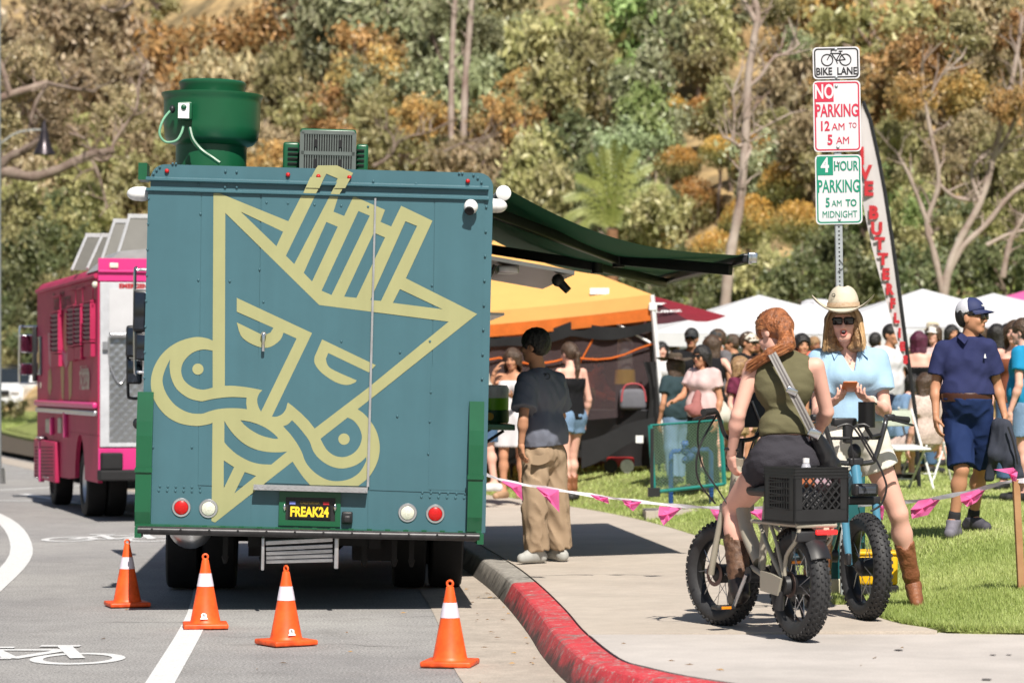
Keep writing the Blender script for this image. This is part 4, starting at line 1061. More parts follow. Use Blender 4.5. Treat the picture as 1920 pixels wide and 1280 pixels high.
for t in (0, 1):
 q0, q1 = (A, D_) if not t else (B_, C_)
 st = MB(); st.rbox(lerp(q0, q1, .5) + V(-.012 if not t else .018, -.01, -.015), (.022 if not t else .03, .07, (q0 - q1).length + .08), .007, Matrix.Rotation(ry * 0, 3, 'Y'))
 if not t: steps = st.build('folding_steps', M_ALU, truck, True)
 else: st.build('step_side', M_ALU, steps, True)
for i, t in enumerate((.02, .30, .52, .72, .92)):
 b = MB(); q0, q1 = lerp(A, D_, t), lerp(B_, C_, t); mid = lerp(q0, q1, .5); r_ = Matrix.Rotation(math.atan2(-(q1.z - q0.z), q1.x - q0.x), 3, 'Y')
 b.rbox(mid + V(0, .012 * i, -.012), ((q1 - q0).length - .015, .06 - .005 * i, .026 if i else .03), .005, r_)
 for k in range(3): b.box(mid + V(0, .012 * i - .034 + .0, -.004 - k * .008), ((q1 - q0).length - .02, .003, .003), r_)
 b.build('step_tread', M_ALU, steps)
# roof: exhaust fan, air conditioner
fanc = RP(396, 285, 1.0); fx, fz = fanc.x, ZT
def rz(v): return RP(396, v, 1.0).z
fb = MB(); k1 = 1 / 262.0
fb.lathe([(.20, fz - .02), (.255, fz + .0), (.255, rz(278) + .012), (.30, rz(276) + .02), (.335, rz(262)), (.345, rz(240)), (.348, rz(195)), (.352, rz(187)), (.366, rz(181)), (.366, rz(178)), (.345, rz(180)), (.33, rz(200)), (.2, rz(230))], (fx, 1.0, 0), (0, 0, 1), 48)
fan = fb.build('exhaust_fan', M_GRN, truck, True)
b = MB(); b.lathe([(.23, rz(185)), (.236, rz(163)), (.243, rz(160)), (.243, rz(156)), (.225, rz(153)), (0, rz(151))], (fx, 1.0, 0), (0, 0, 1), 40); b.build('fan_cap', M_GRN, fan, True)
b = MB(); b.box((fx, 1.0, fz + .02), (.60, .60, .06)); b.build('fan_curb', M_GRN, fan)
q = RP(347, 209, .66); b = MB(); b.rbox((q.x + .005, .66, q.z), (.095, .14, .125), .008); sw = b.build('switch_box', M_GRN, fan, True)
b = MB(); b.box((q.x - .006, .586, q.z - .002), (.078, .006, .108)); b.build('switch_plate', M_WHT, sw)
b = MB(); b.sphere((q.x - .006, .580, q.z + .022), (.02, .016, .02), 12); b.build('switch_knob', M_GRN, sw, True)
b = MB(); pts = [RP(322, 205, .70), RP(306, 225, .62), RP(299, 250, .60), RP(310, 266, .60), RP(330, 264, .60), RP(340, 250, .62), RP(344, 236, .64)]; b.tube(catmull(pts, 5), .009, 8); b.build('cable', mat('pale_green_cable', rgb(110, 160, 130), .5), fan, True)
b = MB(); pts = [RP(356, 240, .63), RP(362, 262, .60), RP(378, 282, .58), RP(398, 296, .56), RP(412, 306, .55)]; b.tube(catmull(pts, 5), .016, 8); b.build('conduit', M_GRN, fan, True)
b = MB(); p = RP(323, 205, .69); b.sphere(p, (.022, .03, .03), 10); b.build('cable_gland', M_BLKM, fan, True)
# air conditioner: louvred case and a slotted grille facing back
a, c = RP(563, 240, .55), RP(667, 312, .55); cx, cz = (a.x + c.x) / 2, (a.z + c.z) / 2; wd, hh_ = c.x - a.x, a.z - ZT + .02
b = MB(); b.rbox((cx, 1.0, ZT + hh_ / 2 - .02), (wd, .9, hh_), .02); ac = b.build('air_conditioner', M_GRN, truck, True)
gz0, gz1 = ZT - .0, ZT + hh_ - .05
b = MB(); b.box((cx, .538, (gz0 + gz1) / 2), (wd - .03, .018, gz1 - gz0)); b.build('grille_back', M_DARK, ac)
n = 20; gw = wd - .05
bars = MB()
for i in range(n + 1):
 x = cx - gw / 2 + gw * i / n
 bars.box((x, .520, (gz0 + gz1) / 2), (gw / n * .46, .014, gz1 - gz0))
for z in (gz0 + .0, (gz0 + gz1) / 2, gz1): bars.box((cx, .519, z), (gw + .03, .015, .026))
for x in (-.5, .5): bars.box((cx + x * (gw + .02), .519, (gz0 + gz1) / 2), (.03, .015, gz1 - gz0))
bars.build('grille_bars', mat('grey_green_metal', rgb(112, 120, 116, .75), .45, metal=.2), ac, kind='stuff')
for s_ in (-.25, .25):
 for (z0, z1) in ((gz0 + .03, (gz0 + gz1) / 2 - .04), ((gz0 + gz1) / 2 + .04, gz1 - .05)): b = MB(); b.rbox((cx + s_ * gw, .512, (z0 + z1) / 2), (.028, .012, z1 - z0), .005); b.build('grille_slot', M_DARK, ac)
a2, c2_ = RP(531, 266, .8), RP(690, 312, .8); x0, x1, zt = a2.x, c2_.x, a2.z
for side, (xa, xb) in enumerate(((x0, cx - wd / 2 - .004), (cx + wd / 2 + .004, x1))):
 b = MB(); b.rbox(((xa + xb) / 2, 1.2, (ZT - .02 + zt) / 2), (xb - xa, .8, zt - ZT + .02), .018); lv = b.build('louvre_case', M_GRN, ac, True)
 for k in range(6):
  z = ZT + .012 + (zt - ZT - .03) * k / 6; b = MB(); b.box(((xa + xb) / 2 + (.012 if side == 0 else -.012), .792, z + .008), ((xb - xa) * .62, .012, .010)); b.build('louvre_slot', M_DARK, lv)
# white dome lamps, camera, box on the side
for (u, v) in ((258, 363.5), (931, 386)):
 p = RP(u, v, .12); b = MB(); b.sphere(p, (.075, .07, .050), 16); b.sphere(p + V(.03 if u < 500 else -.03, 0, 0), (.07, .072, .052), 16); b.build('dome_lamp', M_WHT, truck, True)
p = RP(883, 388, -.06); b = MB(); b.cyl((p.x, .0, p.z + .01), (p.x, -.03, p.z + .01), .045, None, 16); b.sphere(p, .05, 18); cm = b.build('camera_ball', M_WHT, truck, True)
b = MB(); b.lathe([(.03, 0), (.034, .012), (.028, .018), (0, .016)], p + V(-.01, -.032, -.024), (-.15, -.75, -.55), 16); b.build('camera_lens', M_DARK, cm, True)
b = MB(); p = RP(270, 324, .25); b.box(p, (.06, .3, .115)); b.build('side_box', M_GRN, truck)
b = MB(); p = RP(266, 800, .3); b.sphere(p + V(-.03, 0, .045 / 2), (.035, .04, .04), 10); b.build('side_lamp', M_BLKM, truck, True)
# right side: awning with folding arms, propped hatch, counter
SX = W2
def SP(u, v, d): return TI @ P(u, v, d)
M_AWN = mat('awning_green_cloth', rgb(20, 84, 58, .85), .75, scale=20, var=.05, thin=.04)
aw = MB(); t0 = SP(944, 362, 21.2); t1 = V(t0.x, t0.y + 5.3, t0.z); aw.cyl(t0, t1, .048, None, 16)
awn = aw.build('awning', M_ALU, truck, True)
b = MB(); b.lathe([(.055, -.02), (.055, .012), (.04, .02), (0, .022)], t0, (0, -1, 0), 20); b.build('end_cap', M_WHT, awn, True)
l0 = SP(1402, 487, 22.1); l1 = V(l0.x - .12, l0.y + 5.2, l0.z + .02)
def cloth(u, v):
 a = lerp(t0, t1, v) + V(.03, 0, .03); e = lerp(l0, l1, v) + V(0, 0, .03); p = lerp(a, e, u); p.z -= .16 * math.sin(PI * u) * (1 - .25 * u) ; return p
b = MB(); b.grid(cloth, 20, 10); b.build('awning_cloth', M_AWN, awn, True, fix=False)
b = MB(); b.rbox(lerp(l0, l1, .5), (.085, (l1 - l0).length, .075), .015, Matrix.Rotation(math.atan2(-(l1 - l0).x, (l1 - l0).y), 3, 'Z')); b.build('lead_rail', M_BLKM, awn, True)
b = MB(); b.rbox(l0 + V(.035, -.012, .01), (.075, .03, .09), .012); b.build('rail_cap', M_CHR, awn, True)
def arm(s0, el, s1, nm='folding_arm'):
 b = MB()
 for p, q in ((s0, el), (el, s1)):
  d = (q - p); ln = d.length; rot_ = d.to_track_quat('X', 'Z').to_matrix(); b.rbox(lerp(p, q, .5), (ln, .045, .085), .01, rot_)
 b.cyl(el + V(0, 0, -.06), el + V(0, 0, .06), .05, None, 12); b.build(nm, M_BLKM, awn, True)
arm(V(SX + .06, t0.y + .55, t0.z - .10), SP(1160, 487, 23.6), lerp(l0, l1, .09) + V(-.05, 0, -.06))
arm(V(SX + .06, t0.y + 4.2, t0.z - .18), SP(1120, 499, 25.0), lerp(l0, l1, .8) + V(-.05, 0, -.05))
b = MB(); b.rbox(V(SX + .03, (t0.y + t1.y) / 2, t0.z - .06), (.05, 5.3, .10), .01); b.box(t0 + V(-.03, .06, -.04), (.04, .04, .16)); b.build('wall_rail', M_BLKM, awn)
# hatch propped open
h0, h1 = V(SX + .005, 1.9, 2.545), V(SX + .005, 5.2, 2.545); hd = V(.73, 0, -.11)
b = MB(); b.quad(h0, h1, h1 + hd, h0 + hd); up_ = V(.0, 0, .03); b.hexa([h0, h1, h1 + hd, h0 + hd, h0 + up_, h1 + up_, h1 + hd + up_, h0 + hd + up_]); hatch = b.build('serving_hatch', M_STEEL, truck)
b = MB(); b.rbox(h0 + hd * .33 + V(0, .35, -.035), (.16, .30, .06), .012); b.build('hatch_light', M_ALU, hatch, True)
b = MB(); q = h0 + hd * .86 + V(0, .28, -.05); b.sphere(q, .05, 12); b.cyl(q, q + V(.08, -.02, -.08), .035, .03, 10); b.build('hatch_camera', M_BLKM, hatch, True)
b = MB(); b.cyl(h0 + hd * .18 + V(0, .06, -.03), V(SX + .02, 2.0, 2.24), .016, None, 8); b.build('hatch_strut', M_BLKM, hatch, True)
b = MB(); b.box((SX + .16, 4.6, 2.17), (.31, 1.9, .02)); b.build('menu_shelf', M_ALU, truck)
zc = SP(927, 799, 23.2); b = MB(); b.rbox((SX + .17, 3.6, zc.z), (.36, 2.2, .045), .008); counter = b.build('counter_shelf', M_GRN, truck, True)
for y in (2.8, 4.4): b = MB(); b.tube([(SX + .01, y, zc.z - .22), (SX + .28, y, zc.z - .03)], .014, 6); b.build('shelf_bracket', M_BLKM, truck)
# mirrors on the far left front corner
for (u0, v0, u1, v1, mlist, m) in ((262, 506, 253, 697, ((264, 583, 40), (268, 650, 26)), M_CHR), (251, 640, 240, 746, ((250, 640, 30), (251, 696, 24)), M_BLKM)):
 d = 25.4 if m is M_CHR else 26.0
 b = MB(); c0 = SP(u0 + 16, v0, d); b.tube(catmull([c0, SP(u1 + 5, v0, d), SP(u1, v0 + 10, d), SP(u1, v1 - 12, d), SP(u1 + 5, v1, d), SP(u0 + 16, v1, d)], 4), .014, 8)
 mo = b.build('mirror_arm', m, truck, True)
 for (uu, vv, hh2) in mlist:
  p = SP(uu + 1, vv, d); b = MB(); b.rbox(p, (.14, .07, hh2 * 2 * d / F * 1.0), .025); mm = b.build('mirror', M_BLKM, mo, True)
  b = MB(); b.rbox(p + V(0, -.038, 0), (.11, .006, hh2 * 2 * d / F * .85), .002); b.build('mirror_glass', mat('mirror_dark', (.06, .07, .09), .08, metal=.9), mm, True)
# cab front so that it stands up from other sides
b = MB(); b.prism([(TL, .6), (TL + .55, .6), (TL + .55, 1.25), (TL + .12, 2.2), (TL, 2.9)], lambda y, z, h: V(h, y, z), -W2 + .03, W2 - .03); cab = b.build('cab', M_TEAL, truck)
b = MB(); b.quad((-W2 + .15, TL + .50, 1.30), (W2 - .15, TL + .50, 1.30), (W2 - .15, TL + .15, 2.12), (-W2 + .15, TL + .15, 2.12)); b.build('windscreen', mat('dark_glass', (.02, .025, .03), .05, spec=.8), cab)
# ------------------------------------------------------------------ the pink food truck on the left
PM = Matrix.Translation(V(-4.70, 33.3, 0)) @ Matrix.Rotation(R(15.6), 4, 'Z'); PI_ = PM.inverted()   # origin: rear left corner; x right, y forward
pink = empty('food_truck', (0, 0, 0), 'pink food truck with solar panels on its roof parked ahead on the left', 'food truck'); pink.matrix_world = PM
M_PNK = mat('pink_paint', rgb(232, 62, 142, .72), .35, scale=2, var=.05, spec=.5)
M_PNK_SHADE = mat('pink_shaded_side', rgb(196, 54, 98, .72), .5, scale=1.2, var=.12, spec=.16)  # the same pink with the shade of the side put into its colour
PW, PL, PZB, PZT = 2.3, 6.1, .50, 2.92
def PSide(u, v): return local_hit(PI_, u, v, 0, 0.0)       # on the left wall
def PRear(u, v): return local_hit(PI_, u, v, 1, 0.0)       # on the rear wall
b = MB(); b.prism(rr_outline(PW / 2, .98, PZT, .14), lambda a, c, h: V(a + PW / 2, h, c), 0, PL); pb = b.build('body', M_PNK_SHADE, pink, True, sharp=30)
# lower side: panels with wheel arches cut away
def arch(cx, r, z0, n=10): return [(cx - r * math.cos(PI * i / n), z0 + r * 1.15 * math.sin(PI * i / n)) for i in range(n + 1)]
zb = PSide(150, 905).z
prof = [(0, zb + .05)] + [(1.0, zb + .05)] + arch(1.62, .46, zb + .05)[0:] + [(2.6, zb + .02), (4.55, zb)] + arch(5.1, .44, zb) + [(PL, zb), (PL, .99), (0, .99)]
b = MB(); b.prism(prof, lambda y, z, h: V(h, y, z), 0, .05); b.build('lower_side_board', M_PNK_SHADE, pink)
b = MB(); b.prism([(PL - p[0] if 0 else p[0], p[1]) for p in prof], lambda y, z, h: V(PW - h, y, z), 0, .05); b.build('lower_side_board', M_PNK_SHADE, pink)
b = MB(); b.box((PW / 2, PL / 2, .8), (PW - .3, PL - .3, .4)); b.build('chassis', M_DARK, pink)
for (x, y) in ((.16, 1.62), (.40, 1.62), (PW - .16, 1.62), (PW - .40, 1.62), (.2, 5.1), (PW - .2, 5.1)): truck_wheel(x, y, .39, .23, pink)
# bands and mouldings of the left wall
def sbox(name, u0, v0, u1, v1, out, m, parent=pink):
 a, c = PSide(u0, v0), PSide(u1, v1); b = MB(); y0, y1 = sorted((a.y, c.y)); z0, z1 = sorted((a.z, c.z))
 b.rbox((-out / 2, (y0 + y1) / 2, (z0 + z1) / 2), (out, y1 - y0, z1 - z0), min(out, z1 - z0, y1 - y0) * .2); return b.build(name, m, parent, True)
zr = PSide(140, 758).z
b = MB(); b.rbox((-.03, PL / 2 - .05, zr), (.06, PL - .15, .07), .02); b.build('rub_rail', M_PNK, pink, True)
b = MB(); b.rbox((-.02, PL / 2 - .05, zr - .09), (.05, PL - .2, .06), .015); b.build('rub_rail', M_ALU, pink, True)
b = MB(); b.cyl((-.012, .05, 2.80), (-.012, PL - .1, 2.80), .03, None, 8); b.build('roof_rail', M_PNK_SHADE, pink, True)
# louvred windows
for (u0, u1, v0, v1) in ((103, 117, 589, 657), (134, 146, 578, 645), (147, 159, 577, 642), (165, 178, 570, 636)):
 a, c = PSide(u0, v0), PSide(u1, v1); y0, y1 = sorted((a.y, c.y)); z0, z1 = min(a.z, c.z), max(a.z, c.z); ym = (y0 + y1) / 2; zm = (z0 + z1) / 2; wy = y1 - y0
 b = MB(); b.box((-.012, ym, zm), (.03, wy, z1 - z0)); wn = b.build('louvre_window', M_DARK, pink)
 for q in range(8):
  z = z0 + (z1 - z0) * (q + .5) / 8; b = MB(); b.box((-.05, ym, z), (.008, wy * .96, (z1 - z0) / 8 * .8), Matrix.Rotation(R(-35), 3, 'Y')); b.build('slat', mat('maroon_slat', (.13, .012, .035), .5), wn)
 b = MB(); t = .022
 b.box((-.03, ym, z1 + .02), (.06, wy + .08, t)); b.box((-.03, y0 - .02, zm), (.06, t, z1 - z0)); b.box((-.03, y1 + .02, zm), (.06, t, z1 - z0)); b.box((-.03, ym, z0 - .02), (.06, wy + .05, t)); b.box((-.03, ym, z1 + .22), (.012, wy + .12, .02)); b.box((-.03, y0 - .05, z1 + .1), (.012, .02, .25))
 b.build('window_frame', M_PNK_SHADE, wn); b = MB(); b.box((-.025, ym, z0 - .12), (.05, wy + .02, .15)); b.build('window_shelf', M_PNK_SHADE, wn)
# cab side window and door
sbox('cab_window', 70, 632, 79, 703, .03, mat('dark_glass', (.02, .025, .03), .05, spec=.8))
sbox('cab_window_post', 67, 613, 70, 715, .05, M_BLKM)
# lower cabinet doors, generator grille
sbox('side_panel', 88, 785, 99, 812, .02, mat('cream_panel', (.42, .38, .30), .5)); sbox('side_panel', 111, 783, 117, 812, .02, mat('cream_panel', (.42, .38, .30), .5))
sbox('panel_trim', 125, 772, 127, 820, .05, M_PNK); sbox('panel_trim', 100, 782, 101.5, 815, .05, M_PNK)
gr = sbox('generator_door', 72, 822, 112, 905, .06, M_PNK_SHADE)
for (u0, u1) in ((74, 81), (86, 109)):
 k = max(2, int((u1 - u0) / 3.2))
 for i in range(k):
  for j in range(9):
   u = u0 + (u1 - u0) * (i + .5) / k; v = 838 + j * 6.5; p = PSide(u, v); b = MB(); b.box((-.062, p.y, p.z), (.006, .085, .018), None); b.build('grille_hole', M_DARK, gr)
sbox('latch', 73, 893, 80, 896, .08, M_ALU, gr); sbox('latch', 92, 893, 100, 896, .08, M_ALU, gr); sbox('latch', 78, 818, 86, 822, .08, M_ALU, gr); sbox('door_edge', 82, 826, 84, 903, .075, M_PNK, gr)
# painted side graphics: bronze and violet shapes, telephone number
M_BRZ = mat('bronze_graphic', rgb(150, 95, 60, .7), .35, scale=6, var=.3); M_VIO = mat('violet_graphic', rgb(170, 60, 130, .7), .35, scale=6, var=.2)
def side_poly(name, pts, m, out=-.004):
 b = MB(); q = [PSide(u, v) for u, v in pts]; b.prism([(p.y, p.z) for p in q], lambda y, z, h: V(h, y, z), out, out + .002); return b.build(name, m, pink)
side_poly('side_graphic', [(122, 585), (128, 590), (131, 620), (129, 650), (124, 660), (119, 650), (118, 615)], M_BRZ)
side_poly('side_graphic', [(117, 655), (124, 664), (131, 652), (136, 664), (125, 690), (115, 668)], M_VIO, -.007)
side_poly('side_graphic', [(113, 668), (121, 690), (120, 750), (116, 745)], M_BRZ); side_poly('side_graphic', [(136, 662), (128, 690), (130, 752), (135, 740)], M_BRZ)
side_poly('side_graphic', [(90, 625), (97, 622), (99, 650), (96, 690), (92, 680)], M_VIO); side_poly('side_graphic', [(91, 695), (96, 690), (98, 725), (94, 742), (90, 730)], M_BRZ)
M_CRM = mat('cream_lettering', (.55, .48, .40), .5)
yx, yz = V(0, -1, 0), V(0, 0, 1)
text('714.224.9508', .30, M_CRM, pink, face_mtx(PSide(160, 715) + V(-.012, 0, 0), yx, yz), sx=.55, bold=.006)
text('Call For Special Events', .15, M_CRM, pink, face_mtx(PSide(160, 694) + V(-.012, 0, 0), yx, yz), sx=.55)
text('CA 574 115', .11, M_CRM, pink, face_mtx(PSide(76, 723) + V(-.012, 0, 0), yx, yz), sx=.7)
text('Tacos Y Churros', .32, mat('dark_pink_lettering', rgb(110, 20, 60, .6), .5), pink, face_mtx(PSide(117, 565) + V(-.012, 0, 0), yx, yz), sx=.8)
# rear wall: pink head, steel door, bumper
def rbx(name, u0, v0, u1, v1, y, th, m, parent=pink):
 a, c = PRear(u0, v0), PRear(u1, v1); b = MB(); b.rbox(((a.x + c.x) / 2, y - th / 2, (a.z + c.z) / 2), (abs(c.x - a.x), th, abs(a.z - c.z)), min(th * .3, .01)); return b.build(name, m, parent)
xr = 1.1
def rfull(name, x0, x1, v0, v1, y, th, m, parent=pink):
 z0, z1 = PRear(200, v1).z, PRear(200, v0).z; b = MB(); b.rbox(((x0 + x1) / 2, y - th / 2, (z0 + z1) / 2), (x1 - x0, th, z1 - z0), min(th * .3, .01)); return b.build(name, m, parent)
rfull('rear_head', .0, PW, 484, 527, .0, .02, M_PNK); rfull('rear_ridge', .0, PW, 506, 511, -.02, .03, M_PNK)
rfull('rear_apron', .0, PW, 840, 884, .0, .02, M_PNK)
M_WPN = mat('white_door_frame', (.50, .51, .54), .4, metal=.1); M_QLT = mat('quilted_steel', (.42, .43, .45), .32, metal=.85, scale=3, var=.15)
rd = rfull('rear_door', .02, 2.0, 529, 838, .0, .03, M_WPN)
xl = PRear(204, 650).x
rfull('door_panel', xl, 1.8, 541, 624, -.03, .006, mat('white_panel', (.52, .52, .54), .3, var=.04), rd)
z0, z1 = PRear(210, 828).z, PRear(210, 625).z
b = MB(); Q = 11; RWS = int((z1 - z0) / .10)
def quilt(u, v):
 x = lerp(xl, 1.8, u); z = lerp(z0, z1, v); return V(x, -.034 - .008 * abs(math.sin((x + z) * 30) * math.sin((x - z) * 30)), z)
b.grid(quilt, 70, 80); b.build('quilted_panel', M_QLT, rd, True)
b = MB(); p = PRear(222, 628); b.cyl(p + V(-.1, -.08, 0), p + V(.1, -.08, 0), .035, None, 10); b.tube(catmull([p + V(-.12, -.06, -.02), p + V(-.10, -.06, -.35), p + V(.02, -.06, -.55), p + V(.12, -.06, -.3), p + V(.13, -.06, 0)], 5), .008, 6); b.build('door_closer', M_ALU, rd, True)
b = MB(); p = PRear(196, 648); b.box(p + V(0, -.05, 0), (.06, .05, .09)); b.build('hinge', M_ALU, rd)
text('EMERGENCY EXIT', .075, mat('red_lettering', rgb(200, 30, 40, .7), .5), rd, face_mtx(PRear(252, 537) + V(.12, -.036, 0), X_, Z_), sx=1.0, bold=.003)
b = MB(); p = PRear(213, 498); b.rbox(p + V(0, -.02, 0), (.10, .04, .06), .012); b.build('marker_light', M_CLR, pink, True)
b = MB(); p = PRear(184, 533); b.sphere(p + V(-.02, .1, 0), .04, 10); b.build('side_light', M_CLR, pink, True)
b = MB(); za, zc_ = PRear(200, 900).z, PRear(200, 880).z; b.rbox((PW / 2, -.12, (za + zc_) / 2), (PW + .02, .26, zc_ - za), .02)
for i in range(14): b.box((.45 + i * .04 + (i % 3) * .01, -.251, (za + zc_) / 2 + .02 * ((i % 3) - 1)), (.03, .01, .03))
bp = b.build('bumper', M_BLK, pink); b = MB(); zt2 = PRear(200, 848).z; b.rbox((.14, -.10, (zc_ + zt2) / 2), (.24, .16, zt2 - zc_), .02); b.build('bumper_post', M_BLK, bp)
# roof: grey hood and tilted solar panels
b = MB(); b.prism([(.0, PZT - .06), (PW, PZT - .06), (PW - .25, PZT + .16), (PW / 2, PZT + .25), (.25, PZT + .16)], lambda x, z, h: V(x, h, z), .02, 1.1); b.build('roof_cowl', mat('grey_cowl', (.30, .30, .31), .5), pink)
M_SOL = mat('solar_back', (.085, .082, .072), .5, scale=3, var=.15); M_FRW = mat('solar_frame', (.55, .55, .56), .4, metal=.3)
for i, (u0, v0, lx) in enumerate(((163, 441, .35), (192, 441, .85), (215, 414, 1.15), (243, 405, 1.5))):
 y = 2.4 - .5 * i; p = local_hit(PI_, u0, v0, 1, y); zt = p.z; zb_ = PZT + .02; x0 = p.x; wdt = 1.1
 a, c = V(x0, y, zt), V(x0 + wdt * .45, y, zt); e, g = V(x0 - .22 + wdt * .45, y - .3, zb_), V(x0 - .22, y - .3, zb_)
 b = MB(); nrm = V(0, .03, .012); b.hexa([g, e, e + nrm, g + nrm, a, c, c + nrm, a + nrm]); so = b.build('solar_panel', M_SOL, pink)
 b = MB(); b.box(lerp(a, c, .5), ((c - a).length + .04, .05, .05)); b.tube([a, g], .018, 5); b.tube([c, e], .018, 5); b.build('panel_frame', M_FRW, so)
 b = MB(); b.tube([lerp(a, c, .5), V(x0 + .1, y + .15, zb_)], .015, 5); b.build('panel_strut', M_BLKM, so)
# left door mirror on a chrome loop
b = MB(); d = 39.6; pts = [P(72, 612, 39.2), P(42, 612, d), P(37, 616, d), P(36, 660, d), P(36, 712, d), P(42, 718, d), P(72, 718, 39.2)]
pts = [PI_ @ p for p in catmull(pts, 3)]; b.tube(pts, .016, 6); ml = b.build('mirror_arm', M_CHR, pink, True)
for (v, hh2) in ((644, .25), (692, .16)):
 p = PI_ @ P(50, v, d); b = MB(); b.rbox(p, (.17, .09, hh2), .03); mm = b.build('mirror', M_CHR, ml, True); b = MB(); b.rbox(p + V(-.02, -.05, 0), (.13, .012, hh2 * .86), .003); b.build('mirror_glass', mat('mirror_maroon', (.10, .02, .045), .1, metal=.7), mm, True)
# ------------------------------------------------------------------ vehicles behind
def car(name, loc, yaw, paint, label, cat, L=4.6, W=1.9, H=1.75, group=None, dark=False):
 o = empty(name, loc, label, cat, group, rot=(0, 0, R(yaw)))        # front towards -y
 pr = [(-L / 2, .45), (-L / 2 + .05, .85), (-L / 2 + .12, H * .56), (-L * .22, H * .62), (-L * .10, H * .97), (L * .25, H), (L * .44, H * .93), (L / 2 - .03, H * .6), (L / 2, .5), (L / 2 - .1, .32), (-L / 2 + .15, .32)]
 b = MB(); b.prism(pr, lambda y, z, h: V(h, y, z), -W / 2, W / 2)
 me = b.mesh('body'); bm = bmesh.new(); bm.from_mesh(me)
 for v in bm.verts:
  if v.co.z > H * .7: v.co.x *= .82
 bmesh.ops.bevel(bm, geom=bm.edges[:], offset=.06, segments=3, affect='EDGES'); bm.to_mesh(me); bm.free(); me.polygons.foreach_set('use_smooth', [True] * len(me.polygons)); me.set_sharp_from_angle(angle=R(35))
 link_mesh('body', me, paint, o)
 gl = mat('dark_glass', (.02, .025, .03), .05, spec=.8)
 b = MB(); b.quad((-W * .38, -L * .215, H * .64), (W * .38, -L * .215, H * .64), (W * .34, -L * .112, H * .93), (-W * .34, -L * .112, H * .93)); me = b.mesh('windscreen')
 for v in me.vertices: v.co += V(0, -.035, .03)
 link_mesh('windscreen', me, gl, o)
 for s_ in (-1, 1):
  b = MB(); b.quad((s_ * W * .485, -L * .17, H * .64), (s_ * W * .485, L * .4, H * .64), (s_ * W * .42, L * .36, H * .9), (s_ * W * .42, -L * .08, H * .9)); b.build('side_window', gl, o)
  b = MB(); b.rbox((s_ * W * .36, -L / 2 - .0, H * .47), (.34, .1, .15), .03); b.build('headlight', mat('headlight_glass', (.7, .7, .72), .1), o, True)
  b = MB(); b.rbox((s_ * (W / 2 + .1), -L * .17, H * .64), (.2, .1, .14), .04); b.build('door_mirror', M_BLKM if dark else paint, o, True)
  for y in (-L * .31, L * .31):
   b = MB(); b.lathe(tyre_profile(.36, .24), (s_ * (W / 2 - .12), y, .36), (1, 0, 0), 28); wl = b.build('wheel', M_BLK, o, True)
   b = MB(); b.lathe([(0, -.12), (.21, -.11), (.215, .11), (0, .12)], (s_ * (W / 2 - .12), y, .36), (1, 0, 0), 20); b.build('rim', M_ALU, wl, True)
 b = MB(); b.rbox((0, -L / 2 - .005, H * .44), (W * .48, .09, .2), .03)
 gr_ = b.build('radiator_grille', M_BLKM, o, True)
 b = MB(); b.rbox((0, -L / 2 + .02, .42), (W * .9, .12, .2), .04); b.build('bumper', M_BLKM if dark else paint, o, True)
 return o
M_CARW = mat('white_car_paint', (.72, .73, .74), .25, var=.03, coat=.5)
o = car('parked_car', V(-19.75, 118, .45), -12, M_CARW, 'white off-road car parked on the verge behind the pink truck', 'car', L=4.9, W=2.0, H=1.85)
b = MB(); b.box((.0, .5, 1.9), (1.3, 2.2, .06)); b.build('roof_rack', M_BLKM, o)
o = car('parked_car', V(-5.72, 46.0, 0), 196, mat('black_car_paint', (.022, .026, .03), .3, var=.2, coat=.4), 'dark grey van just ahead of the pink truck', 'van', L=5.0, W=1.95, H=1.9, dark=True)
# street lamp with a bell shade on a curved arm, and a plain post at the picture's left edge
lampd = 84
o = empty('street_lamp', V(-15.2, lampd, .1), 'street lamp with bell shaped shade hanging from a curved arm, upper left', 'street lamp')
M_LAMP = mat('lamp_bronze', rgb(70, 64, 68, .8), .3, metal=.6)
bx_ = V(-15.2, lampd, .1)
b = MB(bx_); pp = [V(-15.2, lampd, .1), V(-15.2, lampd, 7.0)] + [P(u, v, lampd) for u, v in ((-25, 290), (0, 270), (30, 250), (60, 244), (80, 244))]; b.tube(pp[:2], [.09, .06], 8); pa = b.build('post', M_LAMP, o, True)
b = MB(bx_); b.tube(catmull(pp[1:], 4), .03, 6); b.build('arm', mat('lamp_arm_grey', (.3, .31, .3), .5), o, True)
b = MB(bx_); q = P(83, 290, lampd); s_ = lampd / F; b.lathe([(2 * s_, 64 * s_), (5 * s_, 52 * s_), (8 * s_, 40 * s_), (9 * s_, 30 * s_), (14 * s_, 15 * s_), (21 * s_, 2 * s_), (22 * s_, 0), (17 * s_, 2 * s_), (8 * s_, 14 * s_)], q, (0, 0, 1), 24); b.build('lamp_shade', M_LAMP, o, True)
o = empty('light_pole', V(-8.0, 46.4, 0), 'plain grey pole at the far left edge of the road', 'pole')
b = MB((-8.0, 46.4, 0)); b.cyl((-8.15, 46.4, 0), (-8.15, 46.4, 9.0), .075, .06, 14); b.build('pole', mat('grey_pole', (.30, .32, .33), .5, metal=.3), o, True)
b = MB((-8.0, 46.4, 0)); b.cyl((-8.15, 46.4, 0), (-8.15, 46.4, .25), .14, .12, 14); b.build('base', M_ALU, o, True)
